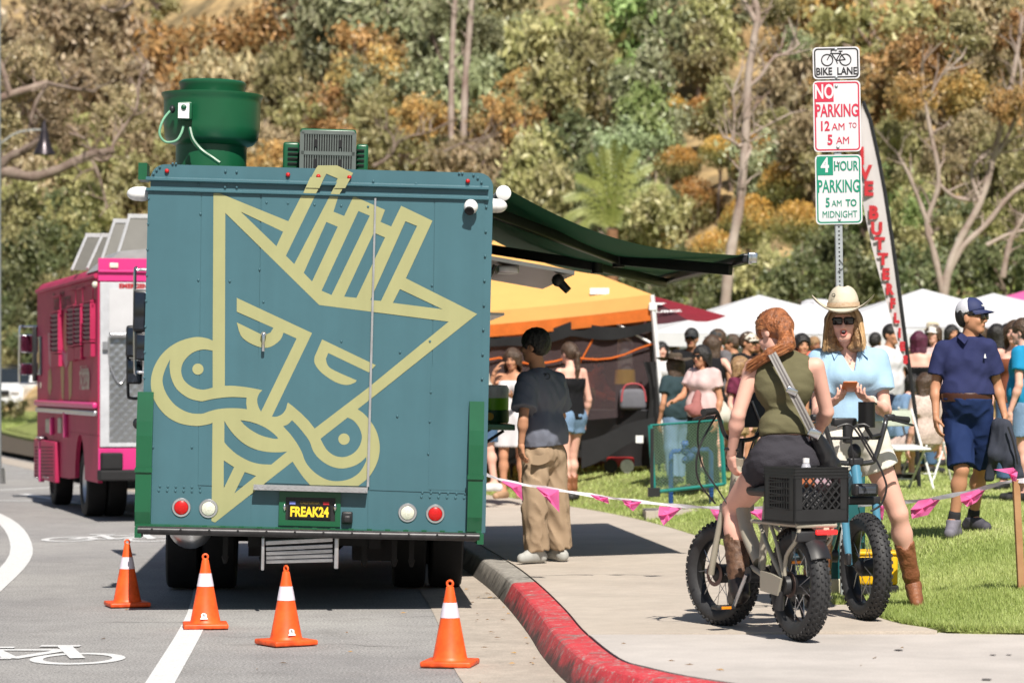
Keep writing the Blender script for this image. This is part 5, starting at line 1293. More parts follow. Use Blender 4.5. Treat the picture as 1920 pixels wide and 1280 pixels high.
# ------------------------------------------------------------------ traffic cones
M_ORG = mat('cone_orange', (.92, .115, .018), .45, scale=4, var=.08, spec=.4); M_ORGB = mat('cone_orange_base', (.85, .10, .018), .45, scale=4, var=.1)
speckle(speckle(M_ORG, 11, .80, 1.05, .38, .6), 50, .92, 1.04); speckle(M_ORGB, 16, .62, 1.05, .36, .6)
M_STRP = mat('reflective_white', (.68, .62, .70), .5, var=.04, scale=30)
def make_cone(hgt, mark):
 o = empty('traffic_cone', (0, 0, 0)); H_ = hgt
 b = MB(); b.rbox((0, 0, .016), (.285, .285, .032), .010); b.build('base', M_ORGB, o, True)
 r0, r1 = .094, .021
 def rad(t): return lerp(r0, r1, t)
 b = MB(); b.lathe([(.108, .028), (.100, .036), (rad(0), .05), (rad(.5), .05 + .5 * (H_ - .09)), (rad(1), H_ - .04), (.012, H_ - .036)], (0, 0, 0), (0, 0, 1), 32); bd = b.build('body', M_ORG, o, True)
 b = MB(); t0, t1 = .56, .775; b.lathe([(rad(t0) + .0015, .05 + t0 * (H_ - .09)), (rad(t1) + .0015, .05 + t1 * (H_ - .09))], (0, 0, 0), (0, 0, 1), 32); b.build('white_band', M_STRP, o, True)
 b = MB(); b.torus((0, 0, H_ - .022), (.35 if mark == 2 else 0, 1, 0) if mark != 2 else (1, .25, 0), .0165, .0065, 20, 8); b.build('loop', M_ORG, o, True)
 if mark:
  b = MB(); a = V(-.012, -rad(.04) - .004, .078); n = V(0, -1, .17).normalized(); up_ = V(0, .17, 1).normalized()
  def fr_(x, y, h): return a + V(1, 0, 0) * x + up_ * y + n * h
  pts = [(-.024, -.018), (.024, -.018), (.022, -.008), (.016, -.006), (.018, .012), (.006, .022), (-.010, .022), (-.018, .012), (-.016, -.006), (-.022, -.008)]
  b.prism(pts, fr_, 0, .002); b.build('sticker', M_WHT, o)
  text('R', .024, M_BLKM, o, face_mtx(fr_(0, .006, .003), (1, 0, 0), up_), ext=.0005)
 return o
cones = [(235, 1139, 0, 18, 'leftmost orange traffic cone, beside the green truck wheel', .47), (382, 1180, 1, 8, 'orange traffic cone on the white lane line with small white sticker', .475), (534, 1212, 2, 32, 'orange traffic cone in mid road behind the truck, seen edge-on at the loop', .475), (843, 1252, 3, -9, 'orange traffic cone nearest the camera on the pale gutter', .475)]
for u, v, k, rz_, lab, hh_ in cones:
 c = make_cone(hh_, {0: 0, 1: 1, 2: 2, 3: 2}[k] if k != 3 else 2) if k != 3 else make_cone(hh_, 0)
 g_ = G(u, v, .0); c.location = g_ + V(0, .10, .006); c.rotation_euler = (0, 0, R(rz_ if k != 3 else -10)); tag(c, lab, 'traffic cone', 'traffic cones behind the green truck')
# ------------------------------------------------------------------ sign post with three signs
sd = 19.0; spx = P(1577, 600, sd)
sg = empty('sign_post', V(spx.x, sd, .20), 'steel post with bike lane, no parking and 4 hour parking signs', 'sign post')
SO = V(spx.x, sd, .20)
M_GALV = mat('galvanised_steel', (.42, .45, .47), .45, metal=.6, scale=20, var=.12)
M_SGW = mat('sign_white', (.58, .58, .61), .5, scale=6, var=.03); M_SGR = mat('sign_red', rgb(214, 52, 80, .75), .5, scale=8, var=.06); M_SGG = mat('sign_green', rgb(20, 148, 118, .75), .5, scale=8, var=.06); M_SGK = mat('sign_black', (.02, .02, .022), .5)
top = P(1567, 90, sd); bot = V(spx.x + .02, sd, .19); ax_ = (top - bot).normalized()
b = MB(SO); L_ = (top - bot).length; rotp = ax_.to_track_quat('Z', 'Y').to_matrix(); b.rbox(lerp(bot, top, .5), (.048, .048, L_), .004, rotp, 2); post = b.build('post', M_GALV, sg)
b = MB(SO)
for i in range(int(L_ / .027)):
 q = bot + ax_ * (.013 + i * .027); b.cyl(q + V(0, -.0235, 0), q + V(0, -.0250, 0), .0058, None, 8)
b.build('holes', M_DARK, post, kind='stuff')
def rrect(w_, h_, r, n=5):
 o = []
 for cx, cy, a0 in ((w_ / 2 - r, h_ / 2 - r, 0), (-w_ / 2 + r, h_ / 2 - r, 90), (-w_ / 2 + r, -h_ / 2 + r, 180), (w_ / 2 - r, -h_ / 2 + r, 270)):
  o += [(cx + r * math.cos(R(a0 + 90 * i / n)), cy + r * math.sin(R(a0 + 90 * i / n))) for i in range(n + 1)]
 return o
k = sd / F
def sign(u, v, wp, hp, m, name, rot):
 c = P(u, v, sd) + V(0, -.032, 0); w_, h_ = wp * k, hp * k; a = R(rot); xr_, yr_ = V(math.cos(a), 0, math.sin(a)), V(-math.sin(a), 0, math.cos(a))
 fr_ = lambda x, y, h: c + xr_ * x * k + yr_ * y * k + V(0, -1, 0) * h
 b = MB(SO); b.prism(rrect(wp, hp, 8), fr_, -.002, .0015); pn_ = b.build('sign_panel', M_SGW, sg)
 b = MB(SO); b.prism(rrect(wp - 5, hp - 5, 7), fr_, None, .003, [list(reversed(rrect(wp - 10, hp - 10, 5)))]); b.build('sign_border', m, pn_)
 def tx(s_, x, y, size, sx=.8, mm=None, bold=.0, al='CENTER'):
  p = fr_(x, y, .0042) - SO; text(s_, size * k, mm or m, pn_, face_mtx(p, xr_, yr_), sx=sx, bold=bold * k, align=al, ext=.0004)
 def blk(x0, y0, x1, y1, mm=None, r=0):
  b = MB(SO); b.prism([(x0, y0), (x1, y0), (x1, y1), (x0, y1)], fr_, None, .0034); b.build('sign_block', mm or m, pn_)
 return tx, blk, fr_, pn_, c
tx, blk, fr_, pn_, c = sign(1567, 119.5, 88, 60, M_SGK, 'bike', 1.2)
tx('BIKE  LANE', 0, -16, 19, .82, bold=.45)
b = MB(SO)
for x in (-17, 17): b.torus(fr_(x, 6, .0035), (0, 1, 0), 10.5 * k, 1.0 * k, 28, 6)
b.build('bike_wheels', M_SGK, pn_, True, kind='stuff')
b = MB(SO)
for a, e in (((-17, 6), (-9, 20)), ((-9, 18), (8, 18)), ((-8, 17), (0, 5)), ((8, 18), (0, 5)), ((8, 18), (17, 6)), ((17, 6), (0, 5)), ((5, 22), (12, 22)), ((8, 18), (8.5, 22)), ((-9, 20), (-9.5, 24)), ((-9.5, 24), (-2, 25)), ((0, 5), (2, -1))): b.tube([fr_(*a, .0035), fr_(*e, .0035)], .95 * k, 5)
b.build('bike_frame', M_SGK, pn_, kind='stuff')
tx, blk, fr_, pn_, c = sign(1568.5, 219, 89, 133, M_SGR, 'no parking', 1.0)
blk(-41, 27, -6, 63); tx('NO', -23.5, 45, 37, .62, M_SGW, 1.0); tx('PARKING', 0, 9.5, 33, .585, bold=.6); tx('12', -24, -19, 25, .8, bold=.6); tx('AM', 2, -20.5, 19, .92); tx('TO', 29, -18, 14, .75); tx('5', -14, -45, 26, .8, bold=.8); tx('AM', 10, -46, 19, .92)
tx, blk, fr_, pn_, c = sign(1571.5, 356, 87, 130, M_SGG, '4 hour', 1.0)
blk(-40, 27, -10, 62); tx('4', -25, 44.5, 37, .8, M_SGW, 1.2); tx('HOUR', 14, 43, 25, .64, bold=.45); tx('PARKING', 0, 5, 33, .575, bold=.5); tx('5', -21, -25, 24, .72, bold=.6); tx('AM', -4, -26.5, 17, .8); tx('TO', 23, -26, 18, .8, bold=.5); tx('MIDNIGHT', 1, -47, 18, .75)
for (u, v) in ((1566, 94), (1567, 146), (1567, 163), (1570, 277), (1571, 305), (1573, 412)):
 b = MB(SO); b.sphere(P(u, v, sd) + V(0, -.036, 0), (.011, .006, .011), 8); b.build('bolt', M_GALV, sg, True)
# wire tie on the post
b = MB(SO); b.tube([P(1573, 488, sd) + V(0, -.03, 0), P(1584, 500, sd) + V(0, -.03, 0), P(1570, 510, sd) + V(0, -.03, 0)], .0025, 5); b.build('wire_tie', M_BLKM, sg)
# ------------------------------------------------------------------ feather banner
fd = 31.0; fb0 = on_lawn(1724, fd)
fbn = empty('feather_banner', fb0, 'tall white feather flag with red BUTTERFLIES lettering, right of the sign post', 'banner')
edge = [(1617, 190), (1630, 222), (1647, 300), (1658, 360), (1672, 450), (1684, 540), (1697, 640), (1706, 705)]
inner = [(1617, 190), (1611, 230), (1610, 300), (1615, 360), (1632, 450), (1655, 540), (1679, 630), (1704, 700)]
def fP(u, v, o=0): return P(u, v, fd) + V(0, o, 0)
E = catmull([fP(*q) for q in edge], 5); I_ = catmull([fP(*q) for q in inner], 5); n = len(E); b = MB(fb0)
rows = []
for e, i in zip(E, I_):
 for t in range(6): rows.append(lerp(i, e, t / 5) + V(0, .015 * math.sin(t * 1.3 + e.z * 2.2) * (1 - t / 5), 0))
b.add(rows, [(j * 6 + t, j * 6 + t + 1, (j + 1) * 6 + t + 1, (j + 1) * 6 + t) for j in range(n - 1) for t in range(5)])
b.build('flag', mat('banner_cloth', (.60, .56, .57), .7, scale=2, var=.06, thin=.2), fbn, True, fix=False)
b = MB(fb0); b.tube([fP(u + 1, v) for u, v in edge] + [fP(1716, 770), fb0 + V(0, 0, -.05)], [.02] * 4 + [.022] * 6, 8); b.build('pole', M_BLKM, fbn, True)
M_BRD = mat('banner_red', rgb(200, 45, 55, .75), .6); M_BLKL = mat('banner_shadow', (.05, .03, .04), .6)
for s_, pts in (('LIVE', [(1609, 270), (1616, 297), (1622, 325), (1628, 355)]), ('BUTTERFLIES', [(1637, 400), (1643, 430), (1649, 458), (1655, 487), (1660, 515), (1667, 543), (1673, 570), (1680, 597), (1686, 625), (1691, 650), (1697, 675)])):
 for i, (ch, (u, v)) in enumerate(zip(s_, pts)):
  nxt = pts[min(i + 1, len(pts) - 1)]; prv = pts[max(i - 1, 0)]; dn = V(nxt[0] - prv[0], 0, -(nxt[1] - prv[1])).normalized()
  p = fP(u, v, -.03) - fb0; sz = 36 if s_ == 'LIVE' else 33 - i * 1.3
  # letters are turned on their side so that the word runs down the pole
  xr_ = V(-dn.z, 0, dn.x)
  text(ch, sz * fd / F, M_BRD, fbn, face_mtx(p, xr_, -dn) if 0 else face_mtx(p, V(.97, 0, -.2), -dn), sx=.85 if i > 4 else 1.0, bold=.010, ext=.002)
# ------------------------------------------------------------------ mesh cage around blue pipes
cd = 30.0; cz = LZ((1290 - 960) * cd / F, cd)
cg = empty('mesh_guard', V(1.8, cd, cz), 'teal framed wire mesh guard standing on a concrete strip on the lawn', 'mesh guard'); CO = V(1.8, cd, cz)
M_TFR = mat('teal_frame', rgb(40, 140, 132, .7), .45); M_WIRE = mat('wire_mesh', rgb(120, 150, 125, .7), .5, metal=.3)
TLc, TRc, BRc, BLc = P(1219, 797, cd), P(1351, 787, cd + .45), P(1358, 907, cd + .45), P(1226, 922, cd)
BLc.z = max(BLc.z, cz + .03); BRc.z = max(BRc.z, cz + .02)
dep = V(-.12, .75, 0)
for (p, q, r) in ((TLc, BLc, .026), (TRc, BRc, .026), (TLc, TRc, .012), (BLc, BRc, .02)):
 b = MB(CO); b.tube([p, q], r, 6); b.build('frame_bar', M_TFR, cg)
b = MB(CO); b.box(BLc + V(-.0, 0, .0), (.12, .16, .09)); b.box(BLc + V(-.02, 0, .3), (.035, .06, .7)); b.build('foot', M_BLKM, cg)
b = MB(CO); N_ = 21
for i in range(-N_, N_ + 1):
 for sgn in (1, -1):
  # diagonal strands clipped to the panel
  t0, t1 = i / N_, i / N_ + 1
  if sgn < 0: t0, t1 = t0 + 0, t1
  s0, s1 = max(0, t0), min(1, t1)
  if s1 <= s0: continue
  def pt(s):
   vv = s - t0; vv = vv if sgn > 0 else 1 - vv
   return lerp(lerp(BLc, BRc, s), lerp(TLc, TRc, s), vv)
  b.tube([pt(s0), pt(s1)], .0034, 3, caps=False)
b.build('mesh', M_WIRE, cg, kind='stuff')
b = MB(CO); z_ = min(BLc.z, BRc.z) - .05
pad = [V(1.36, cd - .25, 0), V(2.35, cd + .3, 0), V(2.35, cd + 1.0, 0), V(1.36, cd + .6, 0)]
b.prism([(p.x, p.y) for p in pad], lambda x, y, h: V(x, y, h), cz - .06, cz + .03); tag(b.build('concrete_strip', M_CONC), kind='structure').location = CO
pd = cd + .55
bp_ = empty('pipe_assembly', on_lawn(1300, pd), 'blue painted valve and pipes behind the wire mesh guard', 'water pipe'); BO = on_lawn(1300, pd)
M_BLU = mat('blue_pipe_paint', rgb(50, 95, 165, .8), .45, scale=9, var=.15)
zz = lambda v: P(1300, v, pd).z; xx = lambda u: P(u, 800, pd).x
b = MB(BO); b.tube([(xx(1258), pd, BO.z), (xx(1258), pd, zz(852)), (xx(1262), pd, zz(846)), (xx(1328), pd, zz(842)), (xx(1333), pd, zz(850)), (xx(1334), pd, BO.z)], .026, 10); b.build('pipe', M_BLU, bp_, True)
for u, v, r in ((1284, 845, .05), (1294, 856, .055), (1284, 832, .04), (1303, 845, .045), (1285, 862, .04)):
 b = MB(BO); b.sphere((xx(u), pd - .02, zz(v)), r, 10); b.cyl((xx(u) - .03, pd - .02, zz(v)), (xx(u) + .03, pd - .02, zz(v)), r * .85, None, 10); b.build('valve', M_BLU, bp_, True)
# ------------------------------------------------------------------ bunting: white tape with pink pennants, wooden stake
stk = V(P(1912, 1000, 17.6).x, 17.6, LZ(P(1912, 1000, 17.6).x, 17.6))
sk = empty('wooden_stake', stk, 'pale wooden stake in the lawn at the right edge holding the pink bunting', 'stake')
tp = P(1902, 900, 17.6); b = MB(stk); b.rbox(lerp(stk + V(.02, 0, -.05), tp, .5), (.052, .04, (tp - stk).length + .06), .004, ((tp - stk).normalized()).to_track_quat('Z', 'Y').to_matrix(), 2)
b.build('stake', mat('pale_wood', rgb(205, 160, 115, .72), .7, scale=3, col2=rgb(170, 120, 80, .72)), sk)
bt = empty('bunting', V(1.0, 19, .3), 'pink pennant bunting on white tape strung from the truck to the wooden stake', 'bunting'); BT = V(1.0, 19, .3)
M_PEN = mat('pennant_pink', rgb(246, 120, 185), .6, scale=6, var=.06, thin=.45); M_TAPE = mat('white_tape', (.66, .66, .70), .5)
rope = [(898, 884, 20.4), (950, 902, 20.6), (1020, 914, 20.8), (1110, 928, 21), (1200, 940, 21), (1290, 949, 20.8), (1380, 952, 20.4), (1470, 951, 20.0), (1560, 948, 19.5), (1640, 945, 19.0), (1740, 936, 18.5), (1830, 918, 18.0), (1902, 901, 17.6), (1960, 905, 17.5)]
RP_ = catmull([P(*q) for q in rope], 4); b = MB(BT)
vs = []
for i, p in enumerate(RP_): w_ = .011 + .004 * math.sin(i * 1.7); vs += [p + V(0, 0, w_), p + V(0, .01 * math.sin(i), -w_)]
b.add(vs, [(2 * i, 2 * i + 1, 2 * i + 3, 2 * i + 2) for i in range(len(RP_) - 1)]); b.add([v + V(0, .003, 0) for v in vs], [(2 * i, 2 * i + 1, 2 * i + 3, 2 * i + 2) for i in range(len(RP_) - 1)]); b.build('tape', M_TAPE, bt, fix=False)
for pts, d in (([(932, 898), (978, 908), (980, 938), (958, 915)], 20.6), ([(1004, 912), (1048, 918), (1049, 960), (1020, 930)], 20.8), ([(1105, 926), (1140, 932), (1142, 944), (1118, 936)], 21), ([(1166, 936), (1203, 940), (1187, 958), (1172, 946)], 21), ([(1236, 948), (1278, 952), (1262, 968), (1244, 985), (1234, 966)], 20.9), ([(1330, 952), (1372, 955), (1345, 978)], 20.7), ([(1392, 953), (1436, 955), (1436, 982), (1415, 966)], 20.2), ([(1635, 945), (1660, 943), (1655, 975), (1640, 968)], 19.0), ([(1722, 938), (1768, 930), (1740, 965), (1710, 972), (1707, 955)], 18.5), ([(1800, 926), (1852, 912), (1832, 940), (1814, 950), (1802, 940)], 18.0), ([(1863, 880), (1900, 876), (1908, 884), (1906, 902), (1898, 901), (1890, 886)], 17.55), ([(880, 884), (904, 872), (912, 886), (905, 893)], 20.35), ([(884, 958), (902, 962), (900, 982), (886, 975)], 20.3)):
 b = MB(BT); q = [P(u, v, d - .03) for u, v in pts]; c = sum(q, V(0, 0, 0)) / len(q); c.y -= .012; n = len(q)
 m1 = [lerp(q[i], q[(i + 1) % n], .5) for i in range(n)]; ring = [x for i in range(n) for x in (q[i], m1[i])]
 inn = [lerp(x, c, .5) + V(0, .025 * math.sin(i * 2.1), 0) for i, x in enumerate(ring)]; k_ = len(ring)
 b.add(ring + inn + [c], [(i, (i + 1) % k_, k_ + (i + 1) % k_, k_ + i) for i in range(k_)] + [(k_ + i, k_ + (i + 1) % k_, 2 * k_) for i in range(k_)]); b.build('pennant', M_PEN, bt, True, fix=False)
b = MB(BT); p = P(896, 890, 20.35); b.tube(catmull([p, p + V(-.03, -.01, -.05), p + V(.01, -.01, -.1), p + V(.0, 0, -.17)], 4), .006, 5); b.tube(catmull([p, p + V(-.06, 0, -.03), p + V(-.09, 0, -.04)], 4), .006, 5); b.build('knot', M_TAPE, bt)
# ------------------------------------------------------------------ tents
M_TENTW = mat('white_canopy', (.72, .72, .75), .7, var=.03, thin=.25); M_LEG = mat('tent_leg', (.62, .62, .62), .45, metal=.2)
def popup(cx, cy, yaw, size, eave, peak, m, label, cat='tent', group=None, val=.20, legs=True, cap_=False, name='canopy_tent'):
 z0 = LZ(cx, cy); o = empty(name, V(cx, cy, z0), label, cat, group, rot=(0, 0, R(yaw))); hs = size / 2; e, pk = eave - z0, peak - z0
 b = MB(); N = 10
 cs = [V(-hs, -hs, e), V(hs, -hs, e), V(hs, hs, e), V(-hs, hs, e)]
 for i in range(4):
  a, c = cs[i], cs[(i + 1) % 4]
  def fn(u, v):
   q = lerp(lerp(a, c, u), V(0, 0, pk), v); k_ = math.sin(PI * u) * (1 - v); q.z -= .06 * k_ * math.sin(PI * min(1, v * 1.2 + .1)) + .02 * math.sin(PI * v); return q
  b.grid(fn, 8, 8)
 b.build('roof', m, o, True, fix=False)
 for i in range(4):
  a, c = cs[i], cs[(i + 1) % 4]; b = MB(); out = V(-(c - a).y, (c - a).x, 0).normalized() * -.012
  b.grid(lambda u, v: lerp(a, c, u) + out * (1 + .6 * math.sin(u * 9 + i)) - V(0, 0, val * v + .03 * math.sin(PI * u)), 10, 2); b.build('valance', m, o, True, fix=False)
 if cap_: b = MB(); b.lathe([(.30, pk - .14), (.26, pk - .02), (.16, pk + .02), (0, pk + .03)], (0, 0, 0), (0, 0, 1), 4); b.build('vent_cap', m, o)
 if legs:
  for p in cs: b = MB(); b.rbox((p.x * .985, p.y * .985, e / 2 - .03), (.045, .045, e + .0), .006); b.build('leg', M_LEG, o)
 return o, cs, e
gt = 'white canopies over the stalls'
popup(4.0, 47.5, 8, 4.4, 2.36, 3.02, M_TENTW, 'white canopy right of the maroon umbrella, nearest behind the red haired cyclist', group=gt)
popup(5.35, 51.5, -12, 4.4, 2.42, 3.04, M_TENTW, 'white canopy directly behind the cowboy hat', group=gt, cap_=True)
popup(7.0, 50, 4, 4.2, 2.52, 3.2, M_TENTW, 'large white canopy right of the feather banner', group=gt)
popup(8.7, 53, -6, 4.8, 2.56, 3.22, M_TENTW, 'white canopy behind the capped man, with long slope to the right', group=gt)
popup(9.7, 56, 10, 4.6, 2.3, 2.85, M_TENTW, 'low white canopy at the right edge behind the capped man', group=gt)
popup(3.0, 55, 5, 4.6, 2.25, 2.8, M_TENTW, 'far white canopy seen under the maroon umbrella', group=gt)
popup(5.0, 60, 0, 5.4, 2.3, 2.85, M_TENTW, 'far white canopy low behind the red haired cyclist', group=gt)
popup(6.9, 63, 0, 5.4, 2.3, 2.85, M_TENTW, 'far white canopy low between the cowboy hat and the banner', group=gt)
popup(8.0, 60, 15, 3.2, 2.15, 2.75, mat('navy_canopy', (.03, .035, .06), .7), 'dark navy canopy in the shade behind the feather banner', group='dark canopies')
b = MB()
o = empty('pink_umbrella', V(10.3, 58, LZ(10.3, 58)), 'bright pink umbrella top behind the white canopies at right', 'umbrella'); z0 = LZ(10.3, 58)
b = MB(); b.lathe([(1.25, P(1900, 566, 58).z - z0 - .05), (.6, P(1900, 566, 58).z - z0 + .1), (0, P(1900, 552, 58).z - z0 + .12)], (0, 0, 0), (0, 0, 1), 8); b.build('canopy', M_PEN, o); b = MB(); b.cyl((0, 0, 0), (0, 0, 3.2), .03, None, 8); b.build('pole', M_LEG, o)
# maroon market umbrella
ud = 40.0; uz = LZ(2.1, ud)
o = empty('market_umbrella', V(2.0, ud, uz), 'maroon market umbrella with white print beside the orange tent', 'umbrella'); UO = V(2.0, ud, uz)
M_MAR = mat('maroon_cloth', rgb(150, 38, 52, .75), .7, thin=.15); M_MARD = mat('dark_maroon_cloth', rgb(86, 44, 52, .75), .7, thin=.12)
pk = P(1215, 548, ud + .2); pk.x = 1.75; rim = [P(1362, 592, ud - .1), P(1290, 600, ud - 1.2), P(1130, 606, ud - 1.2), P(1085, 590, ud), P(1150, 575, ud + 1.1), P(1300, 576, ud + 1.1)]
for i in range(6):
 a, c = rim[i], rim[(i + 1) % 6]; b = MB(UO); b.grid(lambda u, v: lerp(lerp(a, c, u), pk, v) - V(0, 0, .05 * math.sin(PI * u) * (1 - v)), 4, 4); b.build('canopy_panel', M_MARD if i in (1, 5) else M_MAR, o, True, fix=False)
b = MB(UO); b.cyl((pk.x, pk.y, uz), pk, .025, None, 8); b.build('pole', M_LEG, o)
n_ = ((rim[2] - rim[1]).cross(pk - rim[1])).normalized(); n_ = n_ if n_.y < 0 else -n_
xr_ = (rim[1] - rim[2]).normalized(); up_ = n_.cross(xr_) * (1 if n_.cross(xr_).z > 0 else -1)
text('EL RUBEZ', .13, M_WHT, o, face_mtx(lerp(lerp(rim[2], rim[1], .72), pk, .22) + n_ * .04 - UO, xr_, up_), sx=1.1, bold=.004)
b = MB(UO); q = lerp(lerp(rim[2], rim[1], .74), pk, .48) + n_ * .04; b.prism([(-.16, -.02), (.12, -.04), (.18, .03), (.05, .06), (-.10, .03)], lambda x, y, h: q + xr_ * x + up_ * y + n_ * h, None, 0); b.build('print', M_WHT, o)
b = MB(UO); q2 = q + n_ * .004 - xr_ * .2; b.prism([(-.1, -.06), (.06, .0), (.1, .1), (.0, .05), (-.06, .02)], lambda x, y, h: q2 + xr_ * x + up_ * y + n_ * h, None, 0); b.build('print', M_MAR, o)
# orange stall tent with mesh walls
OT = V(.05, 37.2, LZ(.05, 37.2)); tz = OT.z
ot = empty('stall_tent', OT, 'orange pop-up stall tent with dark mesh walls right of the truck', 'tent')
M_OR = mat('orange_canopy', (.90, .50, .16), .7, scale=1.5, var=.06, thin=.3); M_ORD = mat('orange_trim', (.80, .20, .03), .7, thin=.4); M_MESH = mat('dark_mesh', (.062, .042, .046), .8, trans=.40); M_BLKC = mat('black_cloth', (.010, .010, .011), .85, var=.3, scale=3)
FR = P(1222, 552, 36.5); fdir = V(-.995, .09, 0).normalized(); sdir = V(.03, 1, 0).normalized(); S_ = 3.5
FL = FR + fdir * S_ + V(0, 0, -.30); BR = FR + sdir * S_ * .9; BL = FL + sdir * S_ * .9
peak = P(945, 436, 38.8)
cs = [FL, FR, BR, BL]; mid = sum(cs, V(0, 0, 0)) / 4; peak.x, peak.y = mid.x * .55 + peak.x * .45, mid.y * .5 + peak.y * .5
peak = P(945, 438, peak.y);
for i in range(4):
 a, c = cs[i], cs[(i + 1) % 4]; b = MB(OT)
 b.grid(lambda u, v: lerp(lerp(a, c, u), peak, v) - V(0, 0, .025 * math.sin(PI * v) + .03 * math.sin(PI * u) * (1 - v)), 10, 8); b.build('roof', M_OR, ot, True, fix=False)
 b = MB(OT); ou = V((c - a).y, -(c - a).x, 0).normalized() * .015
 b.grid(lambda u, v: lerp(a, c, u) + ou * (1 + math.sin(u * 13)) - V(0, 0, .03 * math.sin(PI * u)) - V(0, 0, .17 * v), 14, 3); b.build('valance', M_OR, ot, True, fix=False)
 b = MB(OT); b.grid(lambda u, v: lerp(a, c, u) + ou * (1.2 + math.sin(u * 13)) - V(0, 0, .03 * math.sin(PI * u) + .172 + .15 * v), 14, 2); b.build('valance_trim', M_ORD, ot, True, fix=False)
gz = lambda p: LZ(p.x, p.y)
foot = {0: V(FL.x, FL.y, gz(FL)), 1: V(P(1252, 850, 36.1).x, 36.1, gz(FR)), 2: V(BR.x, BR.y, gz(BR)), 3: V(BL.x, BL.y, gz(BL))}
for i, p in enumerate(cs):
 q = foot[i]; b = MB(OT); d = (p - q); b.rbox(lerp(q, p, .5), (.055, .055, d.length - .02), .008, d.normalized().to_track_quat('Z', 'Y').to_matrix()); lg = b.build('leg', M_LEG, ot)
 b = MB(OT); b.rbox(lerp(q, p, .93), (.10, .10, .10), .015); b.build('bracket', M_WHT, lg)
 if i == 1: b = MB(OT); b.rbox(lerp(q, p, .3), (.10, .10, .12), .015); b.build('bracket', M_WHT, lg)
# scissor truss of the front side
def fpt(u, z): return lerp(FL, FR, u) + V(0, 0, z) + V(.02, .03, 0)
for a, c in (((1.0, -.12), (.62, -.18)), ((.62, -.18), (.42, -.36)), ((.42, -.36), (.22, -.16)), ((1.0, -.62), (.80, -.16)), ((.22, -.16), (.02, -.36))):
 b = MB(OT); b.tube([fpt(*a), fpt(*c)], .018, 6); b.build('truss_bar', M_LEG, ot)
# hanging black and orange drape above the mesh
b = MB(OT); zz_ = lambda u: -.30 - .13 * abs(math.sin(u * PI * 2.6 + .5))
b.grid(lambda u, v: fpt(u, lerp(zz_(u) + .06, zz_(u) - .05 - .07 * abs(math.sin(u * 6.5)), v)) + V(.01, -.05 - .03 * math.sin(u * 40), 0), 40, 3); b.build('drape', M_BLKC, ot, True, fix=False)
b = MB(OT)
b.tube([fpt(u / 20, zz_(u / 20) - .2 - .18 * abs(math.sin(u / 20 * 6.0 + .4))) + V(0, -.03, 0) for u in range(21)], .013, 5); b.build('drape_piping', M_ORD, ot, True)
# mesh walls: back, right, and upper front
b = MB(OT); b.grid(lambda u, v: lerp(lerp(BL, BR, u) + V(0, 0, -.2), V(lerp(BL, BR, u).x, lerp(BL, BR, u).y, tz + .05), v) + V(0, .05 * math.sin(u * 17), 0), 20, 2); b.build('mesh_wall', mat('dark_back_wall', (.10, .068, .07), .8, scale=1.5, var=.35), ot, True, fix=False)
b = MB(OT); b.grid(lambda u, v: lerp(lerp(FR, BR, u) + V(0, 0, -.2), V(lerp(FR, BR, u).x, lerp(FR, BR, u).y, tz + .05), v) + V(.05 * math.sin(u * 13), 0, 0), 16, 2); b.build('mesh_wall', mat('dark_mesh_side', (.02, .016, .018), .8, trans=.12), ot, True, fix=False)
b = MB(OT); b.grid(lambda u, v: lerp(fpt(u, -.42), lerp(FL, FR, u) * 1.0 + V(0, 0, -(FR.z - tz) + .95), v) + V(0, .02 + .02 * math.sin(u * 21), 0), 24, 2); b.build('mesh_wall', M_MESH, ot, True, fix=False)
b = MB(OT); b.tube([fpt(.80, -.40), fpt(.70, -1.0), fpt(.72, -1.55)], .012, 6); b.build('mesh_zip', M_ORD, ot)
b = MB(OT); b.grid(lambda u, v: lerp(lerp(FR, foot[1], .38), lerp(FR, foot[1], .95), v) + V(-.02 - .16 * u * (1 - .3 * math.sin(v * 6)), -.02 + .03 * math.sin(u * 9 + v * 4), 0), 8, 8); b.build('gathered_wall', M_BLKC, ot, True, fix=False)
# wall sticker on the roof corner
b = MB(OT); q = lerp(lerp(FL, FR, .86), peak, .10) + V(-.02, -.05, .0); b.prism([(-.12, -.04), (.12, -.04), (.12, .04), (-.12, .04)], lambda x, y, h: q + V(x, 0, y) + V(0, -h, 0), 0, .003); b.build('maker_label', M_WHT, ot)
# the counter: cloth-covered table and what stands on it
tl, tr = P(1040, 776, 37.4), P(1236, 768, 36.25); tzt = tr.z
tb = empty('stall_table', V(tl.x, tl.y, tz), 'long table under a black cloth at the front of the orange tent', 'table'); TB = V(tl.x, tl.y, tz)
tl2 = tl + V(-.9, .6, 0); tl2.z = tr.z = tzt
bk = V(.35, .5, 0)
b = MB(TB); b.hexa([tl2 + V(0, 0, -.03), tr + V(0, 0, -.03), tr + bk + V(0, 0, -.03), tl2 + bk + V(0, 0, -.03), tl2, tr, tr + bk, tl2 + bk]); b.build('table_top', mat('grey_table_top', (.16, .16, .17), .6), tb)
b = MB(TB); b.grid(lambda u, v: lerp(tl2, tr, u) + V(.0, -.03 - .05 * math.sin(u * 26) * v - .06 * v, -.01 - v * (.64 + .05 * math.sin(u * 9))), 40, 8); b.build('table_cloth', M_BLKC, tb, True, fix=False)
b = MB(TB); a = P(1085, 830, 36.4); b.grid(lambda u, v: lerp(P(1090, 826, 36.2), P(1222, 780, 35.9), u) + V(.03 * u, -.05, -.34 * v * (1 - u * .4) - .02 * math.sin(u * 7)), 16, 6); b.build('cloth_fold', mat('black_cloth_sheen', (.018, .018, .020), .6), tb, True, fix=False)
